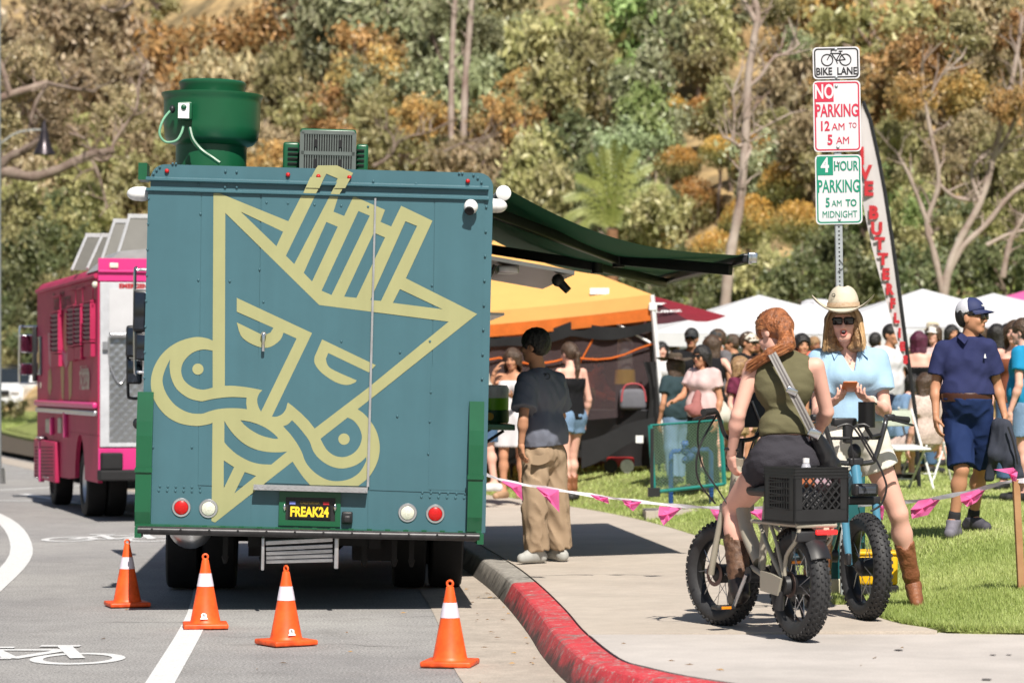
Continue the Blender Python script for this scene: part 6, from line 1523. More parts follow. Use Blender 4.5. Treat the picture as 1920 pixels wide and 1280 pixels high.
for q in (tl2, tr, tl2 + bk, tr + bk): b = MB(TB); b.cyl((q.x, q.y, gz(q)), (q.x, q.y, tzt - .03), .02, None, 8); b.build('leg', M_BLKM, tb)
b = MB(TB); q = P(1199, 823, 35.75); b.box(q, (.09, .01, .09)); b.build('paper_label', M_WHT, tb)
def on_table(u, d=36.8): p = P(u, 770, d); return V(p.x, d, tzt)
p = on_table(1172, 36.75); o = empty('drink_jug', p, 'yellow drink jug with clear top on the stall table', 'jug')
b = MB(p); b.lathe([(.10, .30), (.135, .32), (.125, .50), (.11, .50)], p, (0, 0, 1), 16); b.build('jug', mat('jug_yellow', rgb(235, 185, 40, .8), .4), o, True); b = MB(p); b.lathe([(.10, .50), (.10, .85), (.06, .9), (0, .9)], p, (0, 0, 1), 14); b.build('jug_top', mat('clear_plastic', (.35, .32, .30), .2, trans=.4), o, True); b = MB(p); b.box(p + V(0, 0, .15), (.24, .2, .3)); b.build('jug_stand', M_BLKM, o)
p = on_table(1187, 36.5); o = empty('cooler_bag', p, 'grey soft cooler bag with red strap on the stall table', 'bag')
b = MB(p); b.rbox(p + V(0, 0, .13), (.34, .22, .26), .05); b.build('bag', mat('bag_grey', (.13, .13, .15), .8), o, True); b = MB(p); b.tube(catmull([p + V(-.15, -.1, .1), p + V(-.1, -.1, .30), p + V(.1, -.1, .30), p + V(.16, -.1, .1)], 5), .012, 6); b.build('strap', mat('strap_red', (.4, .06, .07), .7), o, True)
p = on_table(1092, 37.3); o = empty('woven_basket', p, 'tan woven basket on the stall table', 'basket')
b = MB(p); b.lathe([(.12, 0), (.16, .08), (.17, .26), (.155, .26), (.15, .06)], p, (0, 0, 1), 20)
b.build('basket', mat('wicker', rgb(170, 125, 75, .8), .8, scale=30, var=.3, bump=.5), o, True)
b = MB(p); b.torus(p + V(0, 0, .26), (0, 0, 1), .165, .014, 20, 6); b.torus(p + V(0, 0, .13), (0, 0, 1), .17, .008, 20, 6); b.build('basket_rim', mat('wicker_dark', rgb(120, 80, 45, .8), .8), o, True)
p = on_lawn(1163, 36.4); o = empty('hand_trolley', p, 'small red trolley on the grass beneath the stall table', 'trolley')
b = MB(p); b.rbox(p + V(0, 0, .14), (.34, .2, .12), .03); b.build('deck', mat('trolley_red', (.42, .03, .03), .45), o, True); b = MB(p); b.cyl(p + V(.08, -.14, .09), p + V(.08, -.08, .09), .085, None, 16); b.build('wheel', M_ALU, o, True); b = MB(p); b.cyl(p + V(-.12, -.14, .09), p + V(-.12, -.08, .09), .085, None, 16); b.build('wheel', M_BLK, o, True)
# cooler on the truck counter
cp = TM @ V(SX + .20, 3.05, zc.z + .024)
cl = empty('drink_cooler', cp, 'green and white drink cooler on the truck counter shelf', 'cooler')
b = MB(cp); b.lathe([(0, 0), (.13, 0), (.135, .02), (.135, .10), (.13, .105)], cp, (0, 0, 1), 24); b.build('cooler_base', mat('cooler_dark_green', rgb(30, 85, 50, .8), .4), cl, True)
b = MB(cp); b.lathe([(.131, .105), (.133, .20)], cp, (0, 0, 1), 24); b.build('cooler_band', mat('cooler_lime', rgb(130, 205, 50, .8), .4), cl, True)
b = MB(cp); b.lathe([(.133, .20), (.135, .27), (.12, .30), (0, .305)], cp, (0, 0, 1), 24); b.build('cooler_lid', mat('cooler_white', (.6, .62, .58), .4), cl, True)
b = MB(cp); b.cyl(cp + V(-.015, -.128, .055), cp + V(-.015, -.139, .055), .03, None, 16); b.build('logo_disc', mat('jug_yellow', rgb(235, 185, 40, .8), .4), cl)
# folding chairs
def folding_chair(u, d, yaw, label):
 p = on_lawn(u, d); o = empty('folding_chair', p, label, 'folding chair', 'white folding chairs on the lawn', rot=(0, 0, R(yaw)))
 M_FC = mat('chair_white', (.66, .67, .66), .45)
 b = MB(); b.rbox((0, 0, .44), (.42, .40, .025), .01, Matrix.Rotation(R(5), 3, 'X')); b.build('seat', M_FC, o, True)
 b = MB(); b.rbox((0, .23, .74), (.42, .02, .17), .01, Matrix.Rotation(R(-12), 3, 'X')); b.build('backrest', mat('chair_back_grey', (.40, .44, .36), .5), o, True)
 for s_ in (-1, 1):
  b = MB(); b.tube([(s_ * .215, -.24, 0), (s_ * .215, .26, .84)], .013, 6); b.build('leg', M_FC, o, True)
  b = MB(); b.tube([(s_ * .195, .28, 0), (s_ * .195, -.12, .46)], .013, 6); b.build('leg', M_FC, o, True)
 b = MB(); b.tube([(-.2, .22, .1), (.2, .22, .1)], .01, 6); b.build('stretcher', M_FC, o)
 return o
folding_chair(1696, 30.6, 20, 'white folding chair beside the feather banner pole'); folding_chair(1735, 33.0, 150, 'white folding chair behind the capped man, half hidden'); folding_chair(1690, 36.5, 160, 'farther white folding chair under the seated dark haired woman')
# boxes on the lawn behind the blue bicycle
bz = on_lawn(1600, 19.2)
o = empty('teal_box', bz, 'teal insulated box with yellow lettering on the lawn between the bicycles', 'box')
x0, x1 = P(1548, 900, 19.2).x, P(1622, 900, 19.2).x; h_ = P(1580, 885, 19.2).z - bz.z
b = MB(bz); b.rbox(((x0 + x1) / 2, 19.3, bz.z + .06 + h_ / 2), (x1 - x0, .22, h_ - .06), .012); b.build('box', mat('teal_box_paint', rgb(20, 92, 96, .8), .5), o, True)
b = MB(bz); b.rbox(((x0 + x1) / 2, 19.3, bz.z + .05), (x1 - x0 + .02, .24, .10), .01); b.build('base', mat('cream_base', (.55, .52, .38), .5), o, True)
text('SUPPO', .05, mat('plate_yellow', rgb(248, 205, 50), .5), o, face_mtx(V(P(1567, 1000, 19.2).x, 19.18, P(1567, 993, 19.2).z) - bz, V(0, 0, 1), V(-1, 0, 0)), sx=.9)
text('SUPPO', .05, mat('plate_yellow', rgb(248, 205, 50), .5), o, face_mtx(V(P(1582, 1000, 19.2).x, 19.18, P(1582, 993, 19.2).z) - bz, V(0, 0, 1), V(-1, 0, 0)), sx=.9)
yz_ = on_lawn(1658, 19.0); o = empty('yellow_crate', yz_, 'yellow plastic crate on a black base behind the blue bicycle wheel', 'crate')
b = MB(yz_); b.rbox(yz_ + V(-.06, 0, .16), (.26, .3, .20), .02); b.build('crate', mat('crate_yellow', rgb(245, 190, 20, .8), .45), o, True)
b = MB(yz_); b.rbox(yz_ + V(-.06, 0, .265), (.28, .32, .025), .01); b.build('rim', mat('crate_yellow', rgb(245, 190, 20, .8), .45), o, True)
b = MB(yz_); b.rbox(yz_ + V(-.06, -.0, .03), (.27, .31, .06), .01); b.build('base', M_BLK, o)
# ------------------------------------------------------------------ the two fat-tyre bicycles
M_TYRE = mat('tyre_rubber', (.030, .030, .032), .62, var=.2, scale=30); M_RIM = mat('black_rim', (.012, .012, .013), .3)
M_BEIGE = mat('beige_frame_paint', rgb(198, 190, 172, .62), .35, var=.03); M_BLUEF = mat('blue_fork_paint', rgb(95, 160, 190, .65), .3, var=.04, coat=.3)
M_ORR = mat('orange_reflector', (.8, .25, .01), .3); M_SEAT = mat('black_vinyl', (.015, .015, .016), .45)
M_GRIP = mat('rubber_grip', (.018, .018, .018), .75, scale=60, bump=.4)
def bike_wheel(parent, c, r, tw, steer=0.0, disc=True, name='wheel'):
 """a wheel centred on c (bike coordinates): tyre with knobs, rim, spokes and hub"""
 ax = Matrix.Rotation(R(steer), 3, 'Z') @ V(1, 0, 0); c = Vector(c); R0 = r - tw
 prof = [(R0 + tw * math.cos(a) * 1.0 - .004, tw * math.sin(a) * 1.05) for a in [R(-150 + 300 * i / 14) for i in range(15)]]
 b = MB(); b.lathe(prof, c, ax, 56); w_ = b.build(name, M_TYRE, parent, True, sharp=60)
 x, y, z = frame_of(ax); b = MB(); N = 44
 for i in range(N):
  for j, a in enumerate((-58, -33, -11, 11, 33, 58)):
   t = 2 * PI * (i + (.5 if j % 2 else 0)) / N; a = R(a); rad = x * math.cos(t) + y * math.sin(t); tan = -x * math.sin(t) + y * math.cos(t)
   p = c + rad * (R0 + (tw + .0015) * math.cos(a) - .003) + ax.normalized() * (tw + .0015) * math.sin(a) * 1.05
   n = (rad * math.cos(a) + ax * math.sin(a)).normalized(); q = n.cross(tan); m = Matrix((tan, q, n)).transposed()
   b.box(p, (.019 if j in (0, 5) else .015, .014 if j in (0, 5) else .012, .011), m)
 b.build('tread', M_TYRE, w_, kind='stuff')
 rr_ = R0 - tw * .72
 b = MB(); b.lathe([(rr_ + .012, -tw * .62), (rr_ - .01, -tw * .55), (rr_ - .018, 0), (rr_ - .01, tw * .55), (rr_ + .012, tw * .62)], c, ax, 44); b.build('rim', M_RIM, w_, True)
 b = MB()
 for i in range(18):
  t = 2 * PI * i / 18; s_ = 1 if i % 2 else -1; t2 = t + .5 * (1 if i % 4 < 2 else -1)
  b.cyl(c + (x * math.cos(t2) + y * math.sin(t2)) * .05 + ax * .03 * s_, c + (x * math.cos(t) + y * math.sin(t)) * (rr_ - .015) + ax * .012 * s_, .0022, None, 5)
 b.build('spokes', M_ALU, w_, kind='stuff')
 b = MB(); b.lathe([(0, -.065), (.02, -.065), (.055, -.035), (.055, .035), (.02, .065), (0, .065)], c, ax, 20); b.build('hub', M_BLKM, w_, True)
 if disc:
  b = MB(); b.lathe([(.048, 0), (.072, 0), (.072, .003), (.048, .003)], c - ax * .062, ax, 28); b.build('brake_disc', mat('brake_disc', rgb(130, 110, 104, .8), .4, metal=.8), w_, True)
 return w_
def tube_part(name, pts, r, m, parent, n=10, sm_=4):
 b = MB(); b.tube(catmull(pts, sm_) if sm_ and len(pts) > 2 else pts, r, n); return b.build(name, m, parent, True)
# ---- beige cargo bicycle, seen from behind
A0 = V(1.567, 15.98, .166); A1 = V(1.215, 16.92, .172); dv = (A1 - A0); WB = V(dv.x, dv.y, 0).length; yawA = math.degrees(math.atan2(-dv.x, dv.y))
bikeA = empty('bicycle', V((A0.x + A1.x) / 2, (A0.y + A1.y) / 2, .167), 'beige fat tyred electric bicycle with crate on its rear rack, seen from behind', 'bicycle', 'fat tyred bicycles', rot=(0, 0, R(yawA)))
BA = bikeA.matrix_basis.copy(); BAI = BA.inverted()
r_, tw_ = .305, .051; yr, yf = -WB / 2, WB / 2
bike_wheel(bikeA, (0, yr, r_), r_, tw_); bike_wheel(bikeA, (0, yf, r_), r_, tw_, 14)
fr0 = tube_part('frame', [(0, yf - .20, .95), (0, yf - .24, .80), (0, yf - .32, .58), (0, yf - .46, .44), (0, -.0, .40)], .042, M_BEIGE, bikeA)
tube_part('head_tube', [(0, yf - .23, .98), (0, yf - .15, .74)], .034, M_BEIGE, bikeA, 12, 0)
tube_part('seat_tube', [(0, -.02, .36), (0, -.09, .74)], .022, M_BEIGE, bikeA, 10, 0)
for s_ in (-1, 1):
 tube_part('seat_stay', [(s_ * .035, -.07, .62), (s_ * .085, yr + .22, .50), (s_ * .085, yr, .305)], .013, M_BEIGE, bikeA)
 tube_part('chain_stay', [(s_ * .05, .0, .37), (s_ * .085, yr + .15, .31), (s_ * .085, yr, .305)], .015, M_BEIGE, bikeA)
 st_ = Matrix.Rotation(R(14), 3, 'Z')
 tube_part('fork_leg', [V(0, yf, 0) + st_ @ V(s_ * .09, -.12, .70), V(0, yf, 0) + st_ @ V(s_ * .09, -.03, .40), V(0, yf, 0) + st_ @ V(s_ * .085, 0, .305)], .019, M_BEIGE, bikeA)
b = MB(); b.rbox(V(0, yf, .69) + st_ @ V(0, -.13, 0), (.22, .06, .05), .012, st_); b.build('fork_crown', M_BEIGE, bikeA, True)
b = MB(); b.rbox((0, -.09, .74), (.03, .03, .12), .005); b.build('seat_post', M_BLKM, bikeA, True)
b = MB(); b.rbox((0, -.10, .80), (.13, .34, .06), .03); b.build('saddle', M_SEAT, bikeA, True)
# rear rack
ZR = .635
for s_ in (-1, 1):
 tube_part('rack_rail', [(s_ * .095, -.1, ZR), (s_ * .095, yr - .20, ZR)], .012, M_BEIGE, bikeA, 8, 0)
 tube_part('rack_stay', [(s_ * .095, yr - .19, ZR), (s_ * .10, yr - .17, .56), (s_ * .09, yr - .02, .46), (s_ * .088, yr, .32)], .0115, M_BEIGE, bikeA)
 tube_part('rack_stay', [(s_ * .095, yr + .18, ZR), (s_ * .095, yr + .1, .54), (s_ * .09, yr, .33)], .0105, M_BEIGE, bikeA)
tube_part('rack_cross', [(-.12, yr - .20, ZR), (.12, yr - .20, ZR)], .013, M_BEIGE, bikeA, 8, 0); tube_part('rack_cross', [(-.10, yr - .18, .575), (.10, yr - .18, .575)], .009, M_BEIGE, bikeA, 8, 0)
b = MB(); b.rbox((0, yr + .02, ZR + .01), (.22, .46, .014), .004); b.build('rack_plate', M_BLKM, bikeA)
b = MB(); b.rbox((.055, yr - .215, .598), (.125, .02, .026), .006); b.build('tail_light', mat('lit_red', (.85, .02, .02), .3, emit=1.2), bikeA, True)
b = MB(); b.rbox((-.02, yr - .16, .575), (.18, .08, .06), .01); b.build('battery_box', M_BLKM, bikeA, True)
def guard_arc(parent, y0, z0, rad, a0, a1, wd, m):
 b = MB(); n = 18
 def fn(u, v):
  a = R(lerp(a0, a1, v)); x = (u - .5) * wd; rr_ = rad - .02 * (abs(u - .5) * 2) ** 2; return V(x, y0 + rr_ * math.cos(a), z0 + rr_ * math.sin(a))
 b.grid(fn, 6, n); b.grid(lambda u, v: fn(u, v) * 1 + V(0, 0, -.004), 6, n); return b.build('mudguard', m, parent, True, fix=False)
guard_arc(bikeA, yr, r_, .325, 50, 150, .12, M_BLKM)
# drive: cranks, chain guard, pedals, motor, kickstand
b = MB(); b.cyl((-.075, 0, .33), (.075, 0, .33), .045, None, 16); b.build('bottom_bracket', M_BLKM, bikeA, True)
for s_, a in ((-1, R(-60)), (1, R(120))):
 pz = V(s_ * .10, .165 * math.cos(a) * 1.0, .33 + .165 * math.sin(a) * .5)
 if s_ < 0: pz = BAI @ P(1383, 1137, 16.55); pz.x = -.16
 tube_part('crank', [(s_ * .085, 0, .33), V(s_ * .10, pz.y, pz.z)], .011, M_ALU, bikeA, 8, 0)
 b = MB(); b.rbox(V(s_ * .165, pz.y, pz.z), (.11, .085, .022), .005); pe = b.build('pedal', M_BLKM, bikeA, True)
 b = MB(); b.rbox(V(s_ * .165, pz.y - .045, pz.z), (.06, .006, .015), .002); b.build('reflector', M_ORR, pe)
b = MB(); b.prism([(yr + .02, .245), (yr + .24, .26), (yr + .24, .37), (yr + .1, .36), (yr - .02, .34)], lambda y, z, h: V(h, y, z), -.125, -.112); b.build('chain_cover', M_BEIGE, bikeA)
b = MB(); b.lathe([(0, -.10), (.05, -.10), (.055, -.075), (0, -.075)], (0, yr, .305), (1, 0, 0), 20); b.cyl((-.10, yr + .02, .27), (-.10, yr + .05, .17), .02, .028, 10); b.build('derailleur', M_BLKM, bikeA, True)
tube_part('kickstand', [(.07, yr + .2, .30), (.12, yr + .14, .01)], .011, M_BLKM, bikeA, 8, 0)
# handlebar turned with the wheel
hb = V(0, yf - .26, 1.08)
def HB(x, y, z): return hb + st_ @ V(x, y, z)
tube_part('stem', [(0, yf - .23, .97), hb], .02, M_BLKM, bikeA, 10, 0)
tube_part('handlebar', [HB(-.33, -.10, .16), HB(-.24, -.06, .165), HB(-.17, -.01, .12), HB(-.10, 0, .01), HB(.10, 0, .01), HB(.17, -.01, .12), HB(.24, -.06, .165), HB(.33, -.10, .16)], .0125, M_BLKM, bikeA, 10, 5)
for s_ in (-1, 1):
 tube_part('grip', [HB(s_ * .25, -.065, .165), HB(s_ * .37, -.12, .158)], [.019, .021], M_GRIP, bikeA, 10, 0)
 tube_part('brake_lever', [HB(s_ * .24, -.04, .155), HB(s_ * .27, .03, .13), HB(s_ * .35, .0, .118)], .007, M_BLKM, bikeA, 6)
 tube_part('cable', [HB(s_ * .22, -.03, .15), HB(s_ * .23, .10, .10), HB(s_ * .17, .16, -.12), HB(s_ * .08, .10, -.30), HB(s_ * .05, .05, -.38)], .0055, M_BLKM, bikeA, 6, 6)
tube_part('cable', [HB(-.20, -.03, .15), HB(-.31, .0, -.05), HB(-.30, .02, -.22), HB(-.16, .04, -.36)], .006, M_BLKM, bikeA, 6, 6)
b = MB(); b.rbox(HB(.06, -.02, .17), (.16, .06, .20), .012, st_); hbag = b.build('handlebar_bag', mat('navy_bag', (.014, .02, .035), .6), bikeA, True)
b = MB(); b.tube([HB(.03, -.055, .22), HB(.09, -.055, .10)], .006, 6); b.build('bag_zip', M_ALU, hbag)
# ---- the milk crate on the rack, with a bottle and things in it
cA = BA @ V(0.015, yr - .05, .648); ca = R(yawA + 3)
crate = empty('milk_crate', cA, 'black plastic milk crate carried on the beige bicycle rack', 'crate', rot=(0, 0, ca))
M_CRT = mat('black_crate_plastic', (.014, .014, .015), .42, var=.2, spec=.5)
S, H_ = .335, .30; t_ = .012; h2 = S / 2
b = MB(); b.box((0, 0, .006), (S, S, .012)); b.build('floor', M_CRT, crate)
for k, (dx, dy) in enumerate(((0, -1), (0, 1), (-1, 0), (1, 0))):
 nrm = V(dx, dy, 0); al = V(-dy, dx, 0)
 def W_(s, z, o=0): return nrm * (h2 - t_ / 2 + o) + al * s + V(0, 0, z)
 def bar(bm_, s0, z0, s1, z1, w_, th=t_):
  a, c = W_(s0, z0), W_(s1, z1); d = (c - a); L0 = d.length; d.normalize(); up_ = nrm.cross(d); m = Matrix((d, nrm, up_)).transposed(); bm_.box(lerp(a, c, .5), (L0, th, w_), m)
 b = MB(); bar(b, -h2, .038, h2, .038, .072); sd_ = b.build('side_base', M_CRT, crate)
 b = MB(); bar(b, -h2 + .002, .272, h2 - .002, .272, .056, t_ * .9)
 for z in (.245, .262, .280, .297): a = W_(-h2, z, .004); c = W_(h2, z, .004); b.box(lerp(a, c, .5), (abs((c - a).x) + .012, abs((c - a).y) + .012, .007))
 b.build('side_rim', M_CRT, crate)
 b = MB()
 for s in (-h2 + .025, h2 - .025): bar(b, s, .07, s, .245, .05)
 if k in (2, 3):
  for i in range(9): s = -.11 + .22 * i / 8; bar(b, s, .07, s, .245, .008)
  for i in range(9): z = .082 + .15 * i / 8; bar(b, -.12, z, .12, z + (.012 if i % 2 else -.012), .007)
 else:
  for i in range(-6, 7):
   for sg_ in (-1, 1):
    s0, z0 = i * .045, .073; s1, z1 = s0 + sg_ * .15, .243
    lim = .118
    def clipx(sa, za, sb, zb_):
     if abs(sa) > lim and abs(sb) > lim and sa * sb > 0: return None
     def at_(x): return za + (zb_ - za) * (x - sa) / (sb - sa)
     q = []
     for (x, z) in ((sa, za), (sb, zb_)):
      if x > lim: x, z = lim, at_(lim)
      elif x < -lim: x, z = -lim, at_(-lim)
      q.append((x, z))
     return q
    q = clipx(s0, z0, s1, z1)
    if q and abs(q[0][0] - q[1][0]) > .01: bar(b, q[0][0], q[0][1], q[1][0], q[1][1], .0075, t_ * (.8 if sg_ > 0 else .6))
 b.build('lattice', M_CRT, crate, kind='stuff')
bo = crate.location + Matrix.Rotation(ca, 3, 'Z') @ V(.055, .10, .012)
bt_ = empty('water_bottle', bo, 'clear water bottle with red band standing in the milk crate', 'bottle')
b = MB(bo); b.lathe([(0, 0), (.034, 0), (.036, .05), (.033, .12), (.036, .2), (.034, .265), (.02, .30), (.015, .305)], bo, (0, 0, 1), 18); b.build('bottle', mat('bottle_plastic', (.55, .56, .62), .15, trans=.35), bt_, True)
b = MB(bo); b.lathe([(.0365, .21), (.037, .215), (.037, .235), (.0365, .24)], bo, (0, 0, 1), 18); b.build('band', mat('red_band', (.55, .05, .06), .4), bt_, True)
b = MB(bo); b.lathe([(.019, .305), (.019, .33), (0, .332)], bo, (0, 0, 1), 14); b.build('cap', M_WHT, bt_, True)
for (x, y, z, r3, m, lab, nm) in ((-.05, -.08, .10, (.09, .06, .085), mat('grey_sweater', (.10, .10, .105), .9, var=.4, scale=20), 'crumpled grey top lying in the milk crate', 'folded_top'), (-.03, .02, .205, (.09, .10, .03), mat('orange_cloth', rgb(190, 110, 70, .7), .8, var=.2), 'orange brown cloth on top of the things in the crate', 'cloth'), (.06, -.03, .20, (.05, .05, .035), mat('patterned_pouch', (.30, .10, .12), .6, col2=(.4, .4, .45), scale=60), 'small patterned pouch lying in the crate', 'pouch')):
 q = crate.location + Matrix.Rotation(ca, 3, 'Z') @ V(x, y, z); vq = sdf([ell(q, r3, None, .01), ell(q + V(.03, .02, .01), [k * .8 for k in r3], None, .02)], .008, (), (), (.006, 60, 3, (1, 1, 1)))
 tag(link_mesh(nm, vq_mesh(nm, vq, (0, 0, 0)), m), lab, nm.replace('_', ' '))
# ---- blue bicycle facing the camera
B0 = V(2.075, 17.2, .178); yawB = 180 + 15
bikeB = empty('bicycle', B0, 'black and blue fat tyred bicycle with high handlebar, facing the camera', 'bicycle', 'fat tyred bicycles', rot=(0, 0, R(yawB)))   # origin under the front wheel, forward +y
BB = bikeB.matrix_basis.copy(); BBI = BB.inverted()
rB, tB = .315, .052
bike_wheel(bikeB, (0, 0, rB), rB, tB); bike_wheel(bikeB, (0, -1.08, rB), rB, tB)
def QB(u, v, d): return BBI @ P(u, v, d)
for s_ in (-1, 1): tube_part('fork_leg', [(s_ * .10, -.10, .70), (s_ * .10, -.05, .46), (s_ * .098, -.01, rB + .01)], [.024, .024, .017], M_BLUEF, bikeB, 12, 0)
b = MB(); b.rbox((0, -.105, .70), (.25, .07, .05), .012); b.build('fork_crown', M_BLKM, bikeB, True)
tube_part('head_tube', [(0, -.11, .72), (0, -.165, .90)], .03, M_BLUEF, bikeB, 12, 0)
tube_part('frame', [(0, -.16, .86), (0, -.45, .62), (0, -.62, .40), (0, -.72, .36)], .04, M_BLUEF, bikeB)
tube_part('seat_tube', [(0, -.70, .34), (0, -.80, .86)], .02, M_BLUEF, bikeB, 10, 0)
for s_ in (-1, 1): tube_part('chain_stay', [(s_ * .05, -.70, .35), (s_ * .08, -1.08, rB)], .014, M_BLUEF, bikeB, 8, 0); tube_part('seat_stay', [(s_ * .03, -.79, .80), (s_ * .08, -1.08, rB)], .011, M_BLUEF, bikeB, 8, 0)
b = MB(); b.rbox((0, -.84, .90), (.20, .44, .08), .03); b.build('saddle', M_SEAT, bikeB, True)
tube_part('stem', [(0, -.165, .90), (0, -.185, .985)], .022, M_BLKM, bikeB, 10, 0)
hbz = .925
def KB(x, z, y=-.17): return V(x, y, z)
tube_part('handlebar', [KB(.30, hbz + .255, -.24), KB(.215, hbz + .255, -.20), KB(.185, hbz + .20), KB(.13, hbz + .03), KB(.085, hbz - .005), KB(-.085, hbz - .005), KB(-.13, hbz + .03), KB(-.185, hbz + .20), KB(-.215, hbz + .255, -.20), KB(-.30, hbz + .255, -.24)], .0155, mat('gloss_black_bar', (.03, .03, .032), .22, spec=.7), bikeB, 12, 6)
tube_part('cross_bar', [KB(.157, hbz + .14), KB(-.157, hbz + .14)], .010, M_BLKM, bikeB, 10, 0)
b = MB(); b.rbox(KB(0, hbz), (.09, .06, .05), .012); b.build('bar_clamp', M_BLKM, bikeB, True)
b = MB(); b.sphere(KB(.0, hbz + .055, -.18), (.042, .042, .055), 14); b.build('horn', M_BLKM, bikeB, True)
b = MB(); b.rbox(KB(.04, hbz + .17, -.19), (.05, .05, .12), .01); b.rbox(KB(.06, hbz + .235, -.20), (.15, .06, .05), .012); b.build('display', M_BLKM, bikeB, True)
for s_ in (-1, 1):
 tube_part('grip', [KB(s_ * .26, hbz + .256, -.22), KB(s_ * .38, hbz + .245, -.275)], [.019, .021], M_GRIP, bikeB, 10, 0)
 b = MB(); b.rbox(KB(s_ * .235, hbz + .262, -.205), (.06, .05, .04), .012); b.build('control', M_BLKM, bikeB, True)
 tube_part('brake_lever', [KB(s_ * .24, hbz + .25, -.19), KB(s_ * .27, hbz + .235, -.12), KB(s_ * .37, hbz + .215, -.17)], .007, M_BLKM, bikeB, 6)
spq = QB(1625, 777, 17.25); b = MB(); b.rbox(spq, (.004, .004, .004), .001); b.cyl(spq + V(0, 0, -.075), spq + V(0, 0, .075), .05, None, 28); sp_ = b.build('cup_speaker', mat('matt_black_metal', (.018, .018, .019), .35, metal=.5), bikeB, True, sharp=50)
tube_part('speaker_mount', [spq + V(0, -.01, -.075), spq + V(-.04, -.02, -.13), KB(-.165, hbz + .16)], .012, M_BLKM, sp_, 8, 0)
b = MB(); b.rbox((0, -.02, .765), (.15, .07, .075), .015); hl = b.build('headlight', M_BLKM, bikeB, True)
b = MB(); b.rbox((0, .02, .765), (.11, .012, .045), .005); b.build('lens', mat('headlight_dark', (.10, .11, .13), .1, metal=.6), hl, True)
for pts in ([(1608, 800), (1625, 830), (1643, 862), (1656, 890), (1662, 915), (1652, 945), (1632, 958)], [(1630, 800), (1618, 795), (1600, 802), (1596, 830), (1602, 870)], [(1570, 800), (1590, 795), (1606, 808), (1625, 840), (1640, 865)]):
 tube_part('cable', [QB(u, v, 17.0 + .003 * i) for i, (u, v) in enumerate(pts)], .0065, M_BLKM, bikeB, 6, 6)
b = MB(); b.cyl((-.09, -.70, .34), (.09, -.70, .34), .04, None, 12); b.build('bottom_bracket', M_BLKM, bikeB, True)
for s_, dy, dz_ in ((1, -.03, -.165), (-1, .03, .165)):
 tube_part('crank', [(s_ * .08, -.70, .34), (s_ * .10, -.70 + dy, .34 + dz_)], .010, M_BLKM, bikeB, 8, 0)
 b = MB(); b.rbox((s_ * .16, -.70 + dy, .34 + dz_), (.11, .085, .02), .004); pe = b.build('pedal', M_BLKM, bikeB, True)
 b = MB(); b.rbox((s_ * .16, -.655 + dy, .34 + dz_), (.06, .006, .014), .002); b.build('reflector', M_ORR, pe)
b = MB(); b.rbox((.105, -.02, .36), (.03, .06, .07), .01); b.build('brake_caliper', M_BLKM, bikeB, True)
tube_part('decal_strip', [(.122, -.075, .56), (.122, -.06, .50)], .004, M_WHT, bikeB, 5, 0)
# ------------------------------------------------------------------ people
M_SKF = mat('skin_fair', rgb(230, 178, 160, .92), .5, var=.05, scale=9, spec=.3); M_SKT = mat('skin_tan', rgb(206, 150, 118, .80), .5, var=.06, scale=9, spec=.3); M_SKD = mat('skin_brown', rgb(166, 112, 84, .76), .5, var=.06, scale=9, spec=.3)
def hair_mat(n, a, c):
 m = mat(n, a, .42, scale=34, col2=c, spec=.5, bump=.7, bscale=70); return m
M_HRED = hair_mat('hair_auburn', rgb(94, 52, 28, .8), rgb(196, 122, 74, .85)); M_HBLD = hair_mat('hair_blonde', rgb(120, 84, 56, .7), rgb(205, 165, 118, .75)); M_HBLK = hair_mat('hair_black', (.008, .007, .007), (.022, .018, .016)); M_HBRN = hair_mat('hair_brown', (.035, .02, .012), (.10, .058, .034)); M_HPUR = hair_mat('hair_purple', (.045, .008, .02), (.12, .015, .05)); M_HGRY = hair_mat('hair_grey', (.12, .11, .10), (.3, .28, .26))
def cloth_m(n, c, k=.68, **kw): return mat(n, rgb(*c, k), kw.pop('rough', .85), var=kw.pop('var', .06), scale=kw.pop('scale', 8), bump=kw.pop('bump', .15), bscale=kw.pop('bscale', 120), spec=.2, **kw)
UPV = V(0, 0, 1)
# ---- man in khaki trousers beside the truck, seen from behind
J = dict(H=1.80, fem=False, hu=UPV); d = 22.95
J['f'] = V(-.80, .60, 0); J['r'] = V(.60, .80, 0)
J.update(pel=P(1019, 842, 22.95), chest=P(1020, 745, 22.98), neck=P(1010, 698, 22.93), head=P(1002, 648, 22.9),
   shL=P(987, 716, 22.80), shR=P(1043, 716, 23.12), elL=P(981, 786, 22.68), elR=P(1052, 780, 23.3), wrL=P(977, 832, 22.72), wrR=P(1005, 810, 23.42),
   hipL=P(1005, 858, 22.88), hipR=P(1035, 858, 23.04), knL=P(1003, 950, 22.84), knR=P(1042, 950, 23.06), anL=P(1006, 1033, 22.88), anR=P(1049, 1031, 23.10), toL=P(979, 1046, 22.78), toR=P(1030, 1044, 23.24))
J['hf'] = V(-.90, .42, -.05).normalized(); J['hdL'] = V(.05, .05, -1); J['pnL'] = V(.8, .5, 0); J['hdR'] = V(-.6, .3, -.3); J['pnR'] = V(0, 0, 1)
for n in 'LR': J['to' + n].z = LZ(0, 0) * 0 + .183; J['an' + n].z = .265
J['toL'].z = J['toR'].z = .192
man = person(J, 'man in slate t-shirt and khaki trousers standing with his back to us by the truck', M_SKT, h=.010, hh=.006, hs=1.02, hands='LR', jaw=1.02)
wear(J, 'shirt', shirt_vq(J, .009, o=.026, sleeve=.72, bulk=.98, loose=.022, hem=P(1020, 836, 22.9), wr=(.008, 20, 11, (1.2, 1.2, .7)), slv=.016, scoop=.07, neck_front=.04), cloth_m('charcoal_shirt', (112, 116, 130), .95))
